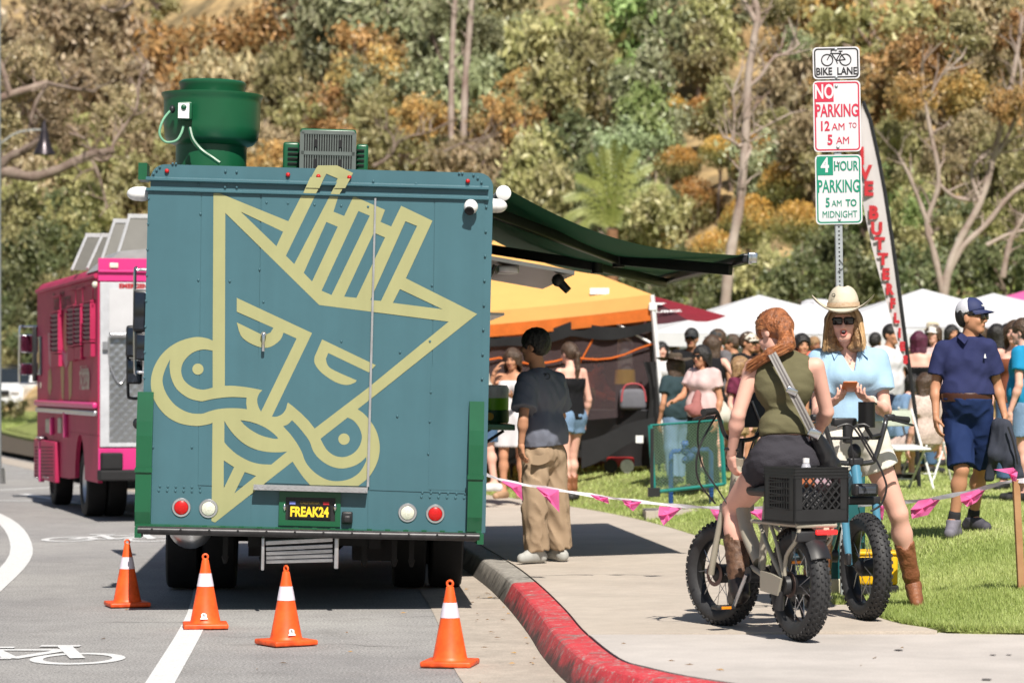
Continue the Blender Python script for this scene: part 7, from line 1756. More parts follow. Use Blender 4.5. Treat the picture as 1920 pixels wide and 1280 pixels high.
wear(J, 'trousers', trousers_vq(J, .010, o=.020, lower=.97, bag=.016, kk=.022, wr=(.013, 24, 4, (1, 1, 1.3)), waist=.115), cloth_m('khaki_cotton', (190, 164, 136), .64, scale=3))
M_SNK = mat('grey_sneaker', (.36, .36, .34), .7, var=.15, scale=20); M_SOLE = mat('shoe_sole', (.55, .54, .50), .7)
for n in 'LR': wear(J, 'shoe', shoe_vq(J, n), M_SNK)
wear(J, 'hair', hair_vq(J, .007, 'short', .020), M_HBLK)
b = MB(J['org']); q = P(1000, 868, 22.72)
b.grid(lambda u, v: lerp(P(1003, 852, 22.745), P(1034, 846, 22.83), u) + V(-.02, -.045, -.075 * v - .015 * math.sin(PI * u)), 8, 3); b.build('pocket_flap', MATS['khaki_cotton'], J['root'], True, fix=False)
b = MB(J['org']); q = P(1026, 705, 22.84) + V(.0, -.006, 0)
b.torus(q, (.3, -1, .15), .022, .003, 20, 5); b.torus(q + V(-.02, 0, .01), (.3, -1, .15), .012, .003, 16, 5); b.build('shirt_print', M_BLKM, J['root'])
# ---- woman on the beige bicycle, seen from behind
J = dict(H=1.74, fem=True, hu=V(-.10, .28, .95)); J['f'] = V(-.36, .93, 0); J['r'] = V(.93, .36, 0)
J.update(pel=P(1470, 852, 16.36), chest=P(1470, 728, 16.42), neck=P(1466, 664, 16.50), head=P(1450, 625, 16.56),
   shL=P(1412, 688, 16.46), shR=P(1530, 686, 16.42), elL=P(1384, 778, 16.44), elR=P(1550, 772, 16.52), wrL=P(1371, 852, 16.55), wrR=P(1530, 818, 16.72),
   hipL=P(1443, 868, 16.40), hipR=P(1502, 868, 16.40), knL=P(1376, 950, 16.76), knR=P(1545, 950, 16.80), anL=P(1386, 1094, 16.60), anR=P(1525, 1092, 16.60), toL=P(1378, 1126, 16.74), toR=P(1520, 1128, 16.78))
J['hf'] = V(-.62, .60, -.50).normalized(); J['hdL'] = V(.1, .35, -.9); J['pnL'] = V(.6, .5, -.3); J['hdR'] = V(-.3, .8, 0); J['pnR'] = V(0, 0, -1)
wom = person(J, 'red haired woman in olive tank top and black shorts sitting on the beige bicycle', M_SKF, h=.009, hh=.006, hs=1.0, thick=1.08, base=V(1.49, 16.4, .17), feet=False, legk=1.28)
wear(J, 'tank_top', shirt_vq(J, .008, o=.012, sleeve=0, bulk=.96, hem=P(1470, 818, 16.36), wr=(.0045, 26, 7, (.6, .6, 1.6)), scoop=.055, neck_front=.05), cloth_m('olive_jersey', (118, 113, 84), .66))
wear(J, 'shorts', trousers_vq(J, .008, o=.013, upper=.25, lower=0, bulk=.98, wr=(.004, 30, 5, (.7, .7, 1.4)), waist=.095, flare=.006, thick=1.24), cloth_m('black_denim', (58, 56, 62), .95, bump=.3))
q = J['q']; tie = P(1474, 624, 16.45)
rot = J['rot']; G_ = (q(0, -.088, .045) + tie) * .5
vq = sdf([ell(q(0, -.014, .036), (.090, .109, .099), rot, .02), cap(q(0, -.05, .04), G_, .075, .046, .05), cap(G_, P(1476, 645, 16.385), .044, .036, .05), cap(P(1476, 645, 16.385), P(1444, 664, 16.35), .036, .026, .05), cap(P(1444, 664, 16.35), P(1408, 680, 16.40), .026, .005, .04)], .006, (), [ell(q(0, .115, -.052), (.072, .090, .092), rot), ell(q(0, .05, -.13), (.12, .10, .085), rot)] + [ell(q(x * .09, .012, -.02), (.03, .04, .06), rot) for x in (-1, 1)], (.0022, 55, 3, (.5, .5, .5)))
wear(J, 'hair', vq, M_HRED)
# separate strands drawn back over the head and down the tail
hr_ = random.Random(8); bs = [MB(J['org']), MB(J['org'])]; T1, T2, T3 = P(1476, 645, 16.385), P(1444, 664, 16.35), P(1402, 684, 16.40)
def onhead(a): v_ = (rot.transposed() @ (a - q(0, -.014, .036))); k = math.sqrt((v_.x / .0925) ** 2 + (v_.y / .1115) ** 2 + (v_.z / .1015) ** 2); return q(0, -.014, .036) + rot @ (v_ / max(k, 1e-3))
for i in range(260):
 a = hr_.uniform(0, 2 * PI); e = hr_.uniform(-.1, 1.35); s0 = onhead(q(0, -.014, .036) + rot @ V(math.cos(a) * math.cos(e), math.sin(a) * math.cos(e), math.sin(e)) * .1)
 if (rot.transposed() @ (s0 - q(0, -.014, .036))).y > .07 and e < .6: continue
 o_ = V(hr_.gauss(0, 1), hr_.gauss(0, 1), hr_.gauss(0, 1)).normalized(); m1 = onhead(lerp(s0, G_, .4)); m2 = onhead(lerp(s0, G_, .75))
 C_ = catmull([s0, m1, m2 + o_ * .006, G_ + o_ * .042, T1 + o_ * .037, T2 + o_ * .028, T3 + o_ * hr_.uniform(.004, .03) + V(0, 0, hr_.uniform(-.03, .01))], 4); b = bs[i % 2]; b.tube(C_, [.0024] * (len(C_) - 4) + [.002, .0016, .0012, .0006], 3, False)
for b, m in zip(bs, (M_HRED, mat('hair_auburn_light', rgb(205, 140, 92, .8), .4, var=.2, spec=.5))): b.build('hair_strands', m, J['root'], True, 'stuff', False)
b = MB(J['org']); b.torus(G_ + V(0, -.012, -.012), (.3, -.6, -.6), .040, .006, 18, 6); b.build('hair_tie', M_HRED, J['root'], True)
b = MB(J['org']); b.torus(P(1372, 843, 16.55), (.1, .2, 1), .034, .010, 20, 8); b.build('wristband', M_BLKM, J['root'], True)
M_BOOT1 = mat('brown_snake_boot', rgb(130, 96, 72, .7), .55, scale=24, col2=rgb(70, 46, 36, .7), bump=.3); M_BOOTD = mat('dark_boot_leather', (.018, .014, .013), .35); M_BOOT2 = mat('tan_boot_leather', rgb(176, 116, 80, .66), .5, scale=14, col2=rgb(134, 80, 52, .66), bump=.35)
def boot(J, n, m, mf, top=.60, name='boot', k=1.0):
 u = J['H'] / 1.75 * k; kn, an, to = J['kn' + n], J['an' + n], J['to' + n]; tp = lerp(an, kn, top); ax = (kn - an).normalized()
 d = to - an; dh = V(d.x, d.y, 0).normalized()
 side = ax.cross(dh).normalized()
 pr = [cap(tp + ax * .06, lerp(an, kn, .16), .064 * u, .050 * u, .02), cap(lerp(an, kn, .16), an, .050 * u, .043 * u, .02)]
 vq = sdf(pr, .007, [(tp, ax)], [ell(tp + dh * .055 + ax * .02, (.045, .045, .06)), ell(tp - dh * .055 + ax * .02, (.045, .045, .06))], (.0035, 50, 5, (1, 1, 1.2)))
 o = wear(J, name, vq, m)
 heel = an - ax * .055 - dh * .02
 fpr = [cap(an, heel, .047 * u, .040 * u, .02), cap(heel + dh * .01, to, .040 * u, .034 * u, .03), cap(an + dh * .02, lerp(an, to, .7), .046 * u, .038 * u, .03), cap(heel - V(0, 0, .01), heel - V(0, 0, .028), .028 * u, None, .01)]
 f_ = link_mesh('boot_foot', vq_mesh('boot_foot', sdf(fpr, .007), J['org']), mf, o); return o
for n in 'LR': boot(J, n, M_BOOT1, M_BOOTD, .62, k=1.22)
b = MB(J['org'])
# frayed hem
hp, kn = J['hipL'], J['knL']; ed = lerp(hp, kn, .25); dd = (kn - hp).normalized(); x, y, z = frame_of(dd)
for i in range(60):
 t = 2 * PI * i / 60; p = ed + (x * math.cos(t) + y * math.sin(t)) * .102; b.cyl(p, p + dd * (.012 + .012 * rnd.random()), .0022, .001, 4, False)
b.build('frayed_hem', mat('fray_white', (.45, .42, .42), .9), J['root'], kind='stuff')
# crossbody bag: strap over the back, bag at the hip
bagp = P(1548, 850, 16.36); cb = empty('crossbody_bag', bagp, 'black crossbody bag on grey striped strap worn by the woman in olive', 'bag')
sp = [P(1440, 655, 16.50), P(1446, 660, 16.33), P(1462, 690, 16.265), P(1482, 728, 16.235), P(1502, 766, 16.235), P(1519, 800, 16.25), P(1530, 822, 16.27)]
def strap(b, pts, w_, off=0.0, side=0.0):
 L = catmull(pts, 5); vs = []
 for i, p in enumerate(L):
  t = (L[min(i + 1, len(L) - 1)] - L[max(i - 1, 0)]).normalized(); s_ = t.cross(V(0, -1, 0)).normalized()
  vs += [p + s_ * (side + w_ / 2) + V(0, -off, 0), p + s_ * (side - w_ / 2) + V(0, -off, 0)]
 b.add(vs, [(2 * i, 2 * i + 1, 2 * i + 3, 2 * i + 2) for i in range(len(L) - 1)])
b = MB(bagp); strap(b, sp, .046); b.v = [tuple(v) for v in b.v]; so = b.build('strap', cloth_m('strap_grey', (176, 172, 168), .68), cb, fix=False)
for s_ in (-.008, .008): b = MB(bagp); strap(b, sp, .007, .003, s_); b.build('strap_stripe', mat('strap_dark_stripe', (.12, .11, .11), .8), so, fix=False)
b = MB(bagp); b.rbox(P(1485, 733, 16.222), (.060, .012, .036), .004, Matrix.Rotation(R(28), 3, 'Y')); b.build('strap_buckle', M_CHR, so, True)
vq = sdf([cap(P(1532, 822, 16.30), P(1556, 872, 16.36), .040, .062, .02), cap(P(1540, 832, 16.40), P(1560, 880, 16.45), .04, .055, .03)], .008, (), (), (.003, 40, 2, (1, 1, 1)))
link_mesh('pouch', vq_mesh('pouch', vq, bagp), mat('black_leather', (.014, .014, .016), .35, spec=.5), cb)
b = MB(bagp); b.rbox(P(1527, 812, 16.26), (.07, .02, .05), .006, Matrix.Rotation(R(28), 3, 'Y')); b.build('clasp', M_CHR, cb, True)
# ---- woman in a cowboy hat astride the blue bicycle, facing us
J = dict(H=1.76, fem=True, hu=V(-.02, 0, 1)); J['f'] = V(-.05, -1, 0); J['r'] = V(-1, .05, 0)
J.update(pel=P(1604, 812, 17.78), chest=P(1594, 712, 17.72), neck=P(1588, 652, 17.72), head=P(1582, 602, 17.62),
   shL=P(1646, 674, 17.72), shR=P(1534, 676, 17.70), elL=P(1660, 770, 17.66), elR=P(1534, 780, 17.60), wrL=P(1632, 752, 17.42), wrR=P(1558, 756, 17.40),
   hipL=P(1630, 832, 17.80), hipR=P(1576, 832, 17.78), knL=P(1684, 962, 17.82), knR=P(1545, 962, 17.74), anL=P(1712, 1088, 17.96), anR=P(1540, 1105, 17.80), toL=P(1720, 1133, 17.84), toR=P(1536, 1148, 17.66))
J['toL'].z = LZ(J['toL'].x, J['toL'].y) + .015; J['anL'].z = J['toL'].z + .10
J['hf'] = V(-.14, -1, -.06).normalized()
ph = P(1592, 728, 17.30)
J['hdL'] = (ph + V(.01, 0, -.01)) - J['wrL']; J['pnL'] = V(-.3, -.35, .9); J['thL'] = V(-.3, .2, .9); J['hdR'] = (ph + V(-.01, 0, -.02)) - J['wrR']; J['pnR'] = V(.3, -.35, .9); J['thR'] = V(.3, .2, .9); J['cuL'] = .55; J['cuR'] = .55
hat_w = person(J, 'woman in cream cowboy hat, sunglasses and light blue blouse looking up from her phone', M_SKF, h=.009, hh=.0055, hs=1.04, mouth=True, feet=False, legk=1.14, base=V(2.05, 17.75, .19), eyes=False)
wear(J, 'blouse', shirt_vq(J, .008, o=.022, sleeve=.62, bulk=1.0, loose=.035, hem=P(1600, 788, 17.7), wr=(.006, 22, 17, (1, 1, .6)), scoop=.05, neck_front=.03, slv=.020), cloth_m('light_blue_cotton', (150, 192, 226), .70)) if 0 else None
u_ = J['H'] / 1.75; q = J['q']; rot = J['rot']
# blouse with a deep V and collar
lat = (J['shR'] - J['shL']).normalized(); upv = (J['neck'] - J['pel']).normalized(); fv = upv.cross(lat).normalized(); fv = fv if fv.y < 0 else -fv
pr = torso_prims(J, .024, 1.0, .09) + [cap(lerp(J['pel'], J['chest'], .25) - lat * .07, lerp(J['pel'], J['chest'], .25) + lat * .07, .125, None, .08)]
for n in 'LR':
 sh, e = J['sh' + n], J['el' + n]; d_ = (e - sh).normalized(); ed = lerp(sh, e, .60); pr.append(cap(sh, ed + d_ * .05, .066, .082, .05, ((ed, d_),)))
V0 = P(1590, 690, 17.5); nkp = J['neck']
subs = [ell(nkp + upv * .055, (.066, .066, .05))]
subs += [cap(nkp + fv * (.05 + .018 * t) + upv * (.02 - .155 * t), nkp + fv * (.19 + .0 * t) + upv * (.02 - .155 * t), .058 * (1 - t) + .006, None) for t in [i / 9 for i in range(10)]]
M_LBL = cloth_m('light_blue_cotton', (172, 206, 232), .8)
wear(J, 'blouse', sdf(pr, .0075, [(P(1600, 790, 17.7), V(.02, 0, -1))], subs, (.0055, 22, 17, (1, 1, .6))), M_LBL)
b = MB(J['org'])
for s_ in (-1, 1):
 side = lat * s_
 a0 = nkp + side * .066 + fv * .0 + upv * .048; a1 = nkp + side * .070 + fv * .10 + upv * -.02; a2 = nkp + side * .102 + fv * .128 - upv * .055; a3 = nkp + side * .115 + fv * .06 + upv * .012
 b.add([a0, a1, a2, a3], [(0, 1, 2, 3)]); b.add([x - fv * .006 - upv * .004 for x in (a0, a1, a2, a3)], [(0, 1, 2, 3)])
b.build('collar', M_LBL, J['root'], fix=False, kind='stuff')
wear(J, 'shorts', trousers_vq(J, .008, o=.018, upper=.36, lower=0, bulk=1.05, wr=(.004, 30, 25, (1, 1, 1)), waist=.10, flare=.014, thick=1.14), cloth_m('white_denim', (240, 234, 222), .84))
wear(J, 'hair', sdf([ell(q(0, -.018, .03), (.090, .106, .092), rot, .02)] + [cap(q(x, .02, .0), q(x * 1.25, .03, -.15), .030, .016, .04) for x in (-.075, .075)] + [cap(q(x, -.04, .0), q(x * 1.3, -.02, -.155), .042, .028, .05) for x in (-.07, -.03, .03, .07)], .007, (), [ell(q(0, .12, -.055), (.070, .09, .105), rot), ell(q(0, .05, -.11), (.052, .09, .06), rot)], (.004, 60, 4, (1, 1, .25))), M_HBLD)
hr_ = random.Random(4); bs = [MB(J['org']), MB(J['org'])]
for i in range(220):
 sd = 1 if i % 2 else -1; y = hr_.uniform(-.08, .055); x = .088 * math.sqrt(max(.05, 1 - (y / .105) ** 2)) * sd
 ln_ = hr_.uniform(.15, .205); ou = hr_.uniform(0, .012)
 pts = [q(x * .75, y, .085), q(x * 1.04 + ou * sd, y, .03), q(x * 1.12 + ou * sd + sd * .012, y + .008, -.06), q(x * 1.22 + sd * hr_.uniform(.0, .03), y + hr_.uniform(-.01, .03), .02 - ln_)]
 C_ = catmull(pts, 4); bs[i % 3 == 0].tube(C_, [.0026] * (len(C_) - 3) + [.002, .0014, .0006], 3, False)
for b, m in zip(bs, (mat('hair_blonde_light', rgb(214, 176, 128, .8), .4, var=.2, spec=.5), M_HBLD)): b.build('hair_strands', m, J['root'], True, 'stuff', False)
M_SUNG = mat('sunglass_lens', (.010, .008, .008), .08, spec=.7)
gl_root = None
for s_ in (-1, 1):
 b = MB(J['org']); b.rbox(q(.034 * s_, .103, .006), (.060, .012, .046), .012, rot); g1 = b.build('sunglasses' if s_ < 0 else 'sunglass_lens', M_SUNG, J['root'] if s_ < 0 else gl_root, True); gl_root = gl_root or g1
b = MB(J['org']); b.tube([q(-.01, .106, .014), q(.01, .106, .014)], .004, 6); b.tube([q(-.064, .098, .014), q(-.080, .0, .012)], .004, 6); b.tube([q(.064, .098, .014), q(.080, .0, .012)], .004, 6); b.build('frame', M_SUNG, gl_root, True)
b = MB(J['org']); b.sphere(q(0, .084, -.064), (.017, .012, .010), 12, rot); mo_ = b.build('open_mouth', mat('mouth_dark', (.05, .012, .012), .6), J['root'], True)
b = MB(J['org']); b.torus(q(0, .091, -.064), rot @ V(0, 1, .1), .0175, .0052, 20, 6); b.build('lips', mat('lip_skin', rgb(190, 110, 100), .5), mo_, True)
b = MB(J['org']); b.box(q(0, .094, -.058), (.018, .004, .005), rot); b.build('teeth', M_WHT, mo_)
# cowboy hat
hc = q(0, -.005, .085); M_HAT = mat('cream_straw_hat', rgb(236, 224, 200, .72), .75, scale=40, var=.05, bump=.25, bscale=200)
def hatfn(u, v):
 a = 2 * PI * u; c_, s_ = math.cos(a), math.sin(a)
 rx, ry = lerp(.086, .200, v), lerp(.104, .200, v); lift = .082 * (abs(c_) ** 2.2) * v ** 1.6 - .018 * v * (abs(s_) ** 2)
 if v > .75 and abs(c_) > .3: rx -= .012 * (v - .75) * 4 * abs(c_)
 return hc + rot @ V(rx * c_, ry * s_, -.004 + lift)
ht = empty('cowboy_hat', hc, 'cream cowboy hat with a tooled band on the woman with the phone', 'hat')
b = MB(hc); b.grid(hatfn, 64, 10); b.grid(lambda u, v: hatfn(u, v) + V(0, 0, -.006), 64, 10); b.build('brim', M_HAT, ht, True, fix=False)
vq = sdf([ell(hc + rot @ V(0, 0, .028), (.092, .110, .082), rot, .02), ell(hc + rot @ V(0, .0, .085), (.060, .085, .042), rot, .05)], .006, [(hc + V(0, 0, -.012), V(0, 0, -1))], [ell(hc + rot @ V(0, -.01, .150), (.030, .10, .035), rot), ell(hc + rot @ V(.075, .085, .105), (.03, .04, .035), rot), ell(hc + rot @ V(-.075, .085, .105), (.03, .04, .035), rot)])
link_mesh('crown', vq_mesh('crown', smooth_vq(*vq, 2), hc), M_HAT, ht)
b = MB(hc); b.lathe([(1, 0), (1.02, .012), (1, .026)], (0, 0, 0), (0, 0, 1), 40); b.v = [tuple(hc + rot @ V(x * .097, y * .115, z + .004)) for x, y, z in b.v]; b.build('band', mat('tooled_band', rgb(200, 165, 130, .72), .6, scale=90, col2=rgb(225, 205, 180, .75)), ht, True)
b = MB(hc); b.torus(hc + rot @ V(.055, .088, .075), rot @ V(.4, .8, .3), .010, .0022, 14, 5); b.build('brand_mark', M_BLKM, ht)
for n in 'LR': boot(J, n, M_BOOT2, M_BOOT2)
b = MB(J['org']); b.sphere(nkp + fv * .105 - upv * .065, (.006, .004, .006), 8); pn_ = b.build('necklace', M_CHR, J['root'], True); b = MB(J['org']); b.tube(catmull([nkp + lat * -.05 + upv * .03, nkp + fv * .105 - upv * .06, nkp + lat * .05 + upv * .03], 5), .0012, 4); b.build('chain', M_CHR, pn_)
b = MB(J['org']); wv = J['wrL']; ax = (J['wrL'] - J['elL']).normalized(); b.torus(wv - ax * .015, ax, .029, .009, 20, 8); wt = b.build('watch', mat('watch_band', (.55, .5, .42), .6), J['root'], True); b = MB(J['org']); b.rbox(wv - ax * .015 + V(.015, -.03, -.01), (.03, .012, .036), .006, ax.to_track_quat('Z', 'Y').to_matrix()); b.build('watch_face', M_BLKM, wt, True)
po = empty('phone', ph, 'phone in an orange case held in both hands by the hat wearer', 'phone'); b = MB(ph); rph = Matrix.Rotation(R(-22), 3, 'X'); b.rbox(ph + V(0, 0, .01), (.085, .155, .010), .006, rph); b.build('case', mat('orange_phone_case', rgb(220, 120, 60, .75), .4), po, True); b = MB(ph); b.rbox(ph + V(0, -.004, .016) , (.076, .146, .004), .002, rph); b.build('screen', mat('phone_screen', (.5, .45, .4), .1), po, True)
# ---- man in navy polo and cap walking, carrying a jacket
J = dict(H=1.74, fem=False, hu=UPV); J['f'] = V(.35, -.94, 0); J['r'] = V(-.94, -.35, 0); dd_ = 21.7
J.update(pel=P(1816, 768, dd_), chest=P(1812, 692, dd_ - .02), neck=P(1818, 634, dd_), head=P(1822, 594, dd_ - .04),
   shL=P(1852, 652, dd_ - .10), shR=P(1768, 654, dd_ + .06), elL=P(1870, 724, dd_ - .05), elR=P(1754, 728, dd_ + .05), wrL=P(1883, 776, dd_ - .10), wrR=P(1755, 782, dd_ - .02),
   hipL=P(1836, 784, dd_ - .04), hipR=P(1794, 784, dd_ + .02), knL=P(1839, 876, dd_ + .12), knR=P(1803, 880, dd_ - .12), anL=P(1824, 966, dd_ + .24), anR=P(1788, 950, dd_ - .05), toL=P(1848, 986, dd_ + .12), toR=P(1781, 980, dd_ - .16))
J['toL'].z = LZ(J['toL'].x, J['toL'].y) + .012; J['toR'].z = LZ(J['toR'].x, J['toR'].y) + .02; J['anL'].z = J['toL'].z + .075; J['anR'].z = J['toR'].z + .105
J['hf'] = V(.86, -.5, .02).normalized(); J['hdL'] = V(.2, -.1, -1); J['pnL'] = V(-.8, .1, 0); J['hdR'] = V(.05, -.1, -1); J['pnR'] = V(.9, .2, 0); J['cuR'] = .4; J['cuL'] = .8
polo = person(J, 'man in navy polo shirt, navy shorts and white backed cap walking with a jacket', M_SKT, h=.009, hh=.006, hs=1.04, belly=.015, jaw=1.08, thick=1.04, eyes=False)
M_NAVY = cloth_m('navy_pique', (54, 60, 104), .66);
wear(J, 'polo_shirt', shirt_vq(J, .008, o=.018, sleeve=.66, bulk=.98, belly=.018, hem=P(1814, 739, dd_), wr=(.0055, 24, 33, (.9, .9, 1.1)), scoop=.062, neck_front=.035, slv=.010, loose=.008), M_NAVY)
wear(J, 'shorts', trousers_vq(J, .008, o=.024, upper=.94, lower=0, bulk=1.0, wr=(.009, 20, 9, (1, 1, .9)), waist=.085, flare=.018, belly=.018, kk=.012, thick=.95), cloth_m('navy_shorts_cloth', (36, 56, 104), .66))
vq = sdf(torso_prims(J, .022, 1.0, .09, .018), .008, [(P(1814, 736, dd_), V(0, 0, 1)), (P(1814, 753, dd_), V(0, 0, -1))]); bl = wear(J, 'belt', vq, mat('brown_leather', rgb(80, 48, 38, .75), .4))
b = MB(J['org']); b.rbox(P(1836, 746, dd_ - .165), (.035, .012, .034), .004); b.build('buckle', M_CHR, bl, True)
q = J['q']; rot = J['rot']
wear(J, 'hair', hair_vq(J, .007, 'short', .008), M_HBLK)
vq = sdf([ell(q(0, -.012, .045), (.090, .110, .098), rot, .01)], .006, [(q(0, 0, .030), rot @ V(0, .25, -1)), (q(0, .022, 0), rot @ V(0, 1, .25))]); cp_ = wear(J, 'cap', vq, mat('cap_white_mesh', (.62, .62, .68), .7, scale=90, var=.08, bump=.4, bscale=260))
vq = sdf([ell(q(0, -.012, .046), (.091, .111, .099), rot, .01)], .006, [(q(0, 0, .030), rot @ V(0, .25, -1)), (q(0, .020, 0), rot @ V(0, -1, -.25))]); cf = link_mesh('front_panel', vq_mesh('front_panel', vq, J['org']), mat('cap_navy', rgb(52, 62, 110, .66), .7), cp_)
def brim(u, v):
 a = (u - .5) * 2.2; return q(math.sin(a) * (.086 - .006 * v), math.cos(a) * .095 - .008 + v * .085 * max(.05, math.cos(a * 1.2)), .052 - .020 * v - .02 * a * a * .5)
b = MB(J['org']); b.grid(brim, 14, 5); b.grid(lambda u, v: brim(u, v) + V(0, 0, -.006), 14, 5); b.build('brim', MATS['cap_navy'], cp_, True, fix=False)
b = MB(J['org'])
for k in (-.02, -.006, .008, .02): b.torus(q(k, .088, .078), rot @ V(0, 1, .5), .006, .0018, 10, 4)
b.build('cap_embroidery', M_WHT, cp_, kind='stuff')
gp = None
for s_ in (-1, 1):
 b = MB(J['org']); b.rbox(q(.034 * s_, .100, .000), (.058, .014, .044), .012, rot); g1 = b.build('sunglasses' if s_ < 0 else 'sunglass_lens', M_SUNG, J['root'] if gp is None else gp, True); gp = gp or g1
b = MB(J['org']); b.tube([q(.062, .096, .010), q(.080, .0, .010)], .004, 6); b.tube([q(-.062, .096, .010), q(-.080, .0, .010)], .004, 6); b.build('frame', M_SUNG, gp, True)
b = MB(J['org']); b.tube([q(-.02, .0865, -.064), q(0, .094, -.062), q(.02, .0865, -.064)], [.003, .005, .003], 6); b.build('lips', mat('lip_skin', rgb(190, 110, 100), .5), J['root'], True)
# polo collar and placket
nkp = J['neck']; upv = (J['neck'] - J['pel']).normalized(); fv = J['f']; lat = J['r']
b = MB(J['org'])
for s_ in (-1, 1):
 side = lat * s_; b.add([nkp + side * .070 + upv * .045, nkp + side * .055 + fv * .085 + upv * .0, nkp + side * .095 + fv * .10 - upv * .045, nkp + side * .115 + fv * .03 + upv * .005, nkp + side * .045 - fv * .075 + upv * .05, nkp + side * .06 - fv * .10 + upv * .02], [(0, 1, 2, 3), (0, 3, 5, 4)])
b.build('collar', M_NAVY, J['root'], fix=False, kind='stuff')
b = MB(J['org']); pq = J['chest'] + fv * .152; b.add([nkp + fv * .108 - upv * .03 + lat * .016, nkp + fv * .108 - upv * .03 - lat * .016, nkp + fv * .150 - upv * .17 - lat * .016, nkp + fv * .150 - upv * .17 + lat * .016], [(0, 1, 2, 3)]); b.build('placket', M_NAVY, J['root'], fix=False)
b = MB(J['org']); p = P(1847, 667, dd_ - .19); b.prism([(-.008, -.016), (.008, -.016), (.005, .004), (.0, .018), (-.006, .004)], lambda x, y, h: p + V(x, -h, y), -.004, .004); b.build('chest_logo', M_WHT, J['root'])
M_SHG = mat('grey_runner', rgb(130, 126, 138, .7), .7, var=.15, scale=30); M_SOCK = mat('dark_sock', (.025, .025, .03), .9)
for n, m in (('R', M_SHG), ('L', mat('dark_grey_runner', rgb(84, 82, 92, .7), .7, var=.15, scale=30))):
 vq = sdf([cap(J['an' + n] + V(0, 0, -.0), lerp(J['an' + n], J['kn' + n], .14), .046, .046, .01)], .008); sk_ = wear(J, 'sock', vq, M_SOCK)
 sh_ = wear(J, 'shoe', shoe_vq(J, n, .008, .012), m)
 an, to = J['an' + n], J['to' + n]; dh = V(to.x - an.x, to.y - an.y, 0).normalized()
 b = MB(J['org'])
 for k in range(4): c_ = lerp(an, to, .25 + .14 * k) + V(0, 0, .048 - .012 * k); s2 = dh.cross(UPV) * .026; b.tube([c_ - s2, c_ + V(0, 0, .008), c_ + s2], .004, 5)
 b.build('laces', M_BLKM, sh_, kind='stuff')
jp = P(1884, 840, 21.55); jk = empty('jacket', jp, 'dark grey jacket hanging from the hand of the capped man', 'jacket')
vq = sdf([cap(P(1872, 795, 21.58), P(1868, 850, 21.55), .045, .06, .03), cap(P(1884, 798, 21.52), P(1896, 860, 21.5), .05, .055, .04), cap(P(1868, 850, 21.55), P(1856, 895, 21.6), .05, .035, .04), cap(P(1896, 860, 21.5), P(1910, 890, 21.5), .05, .04, .04), cap(P(1876, 800, 21.55), P(1886, 880, 21.5), .05, .03, .03)], .009, (), (), (.009, 26, 6, (1, 1, .5)))
link_mesh('cloth', vq_mesh('cloth', vq, jp), cloth_m('jacket_grey', (74, 78, 92), .62), jk)
b = MB(jp); b.tube(catmull([P(1890, 800, 21.42), P(1900, 830, 21.40), P(1908, 870, 21.40)], 4), .008, 5); b.build('zip', M_BLKM, jk)
# ---- the crowd
def dress(J, top, bottom, h=.016):
 tm, ts = top; bm_, bl_ = bottom
 if ts == 'dress':
  u = J['H'] / 1.75
  pr = torso_prims(J, .016, 1, .09)
  kz = lerp(J['hipL'], J['knL'], bl_); hem = lerp(kz, lerp(J['hipR'], J['knR'], bl_), .5)
  for a, c in ((J['pel'], hem),): pr.append(cap(a - J['r'] * .07, c - J['r'] * .09 - UPV * .04, .11 * u, .13 * u, .08)); pr.append(cap(a + J['r'] * .07, c + J['r'] * .09 - UPV * .04, .11 * u, .13 * u, .08))
  wear(J, 'dress', sdf(pr, h, [(hem, -UPV), (lerp(J['chest'], J['neck'], .55), (J['neck'] - J['pel']))], (), (.006, 20, 3, (1, 1, .4))), tm); return
 kw = dict(tee=dict(sleeve=.55), long=dict(sleeve=1.9), tank=dict(sleeve=0), cami=dict(sleeve=0, strap=.45), tube=dict(sleeve=0, strap=.15))[ts]
 wear(J, 'shirt', shirt_vq(J, h, o=.022, loose=.015 if ts in ('tee', 'long') else 0, wr=(.006, 22, rnd.randint(1, 99), (1, 1, .6)), **kw), tm)
 if bottom[1] == 'skirt':
  hem = lerp(J['knL'], J['anL'], .3); pr = [cap(J['pel'] - J['r'] * .05, hem - J['r'] * .08 - UPV * .05, .12, .17, .08), cap(J['pel'] + J['r'] * .05, hem + J['r'] * .08 - UPV * .05, .12, .17, .08)]
  wear(J, 'skirt', sdf(pr, h, [(hem, -UPV), (J['pel'] + UPV * .1, UPV)], (), (.01, 18, 3, (1, 1, .3))), bm_); return
 if bl_ > 1: wear(J, 'trousers', trousers_vq(J, h, o=.018, lower=bl_ - 1, bag=.008), bm_)
 else: wear(J, 'shorts', trousers_vq(J, h, o=.020, upper=bl_, lower=0, flare=.015), bm_)
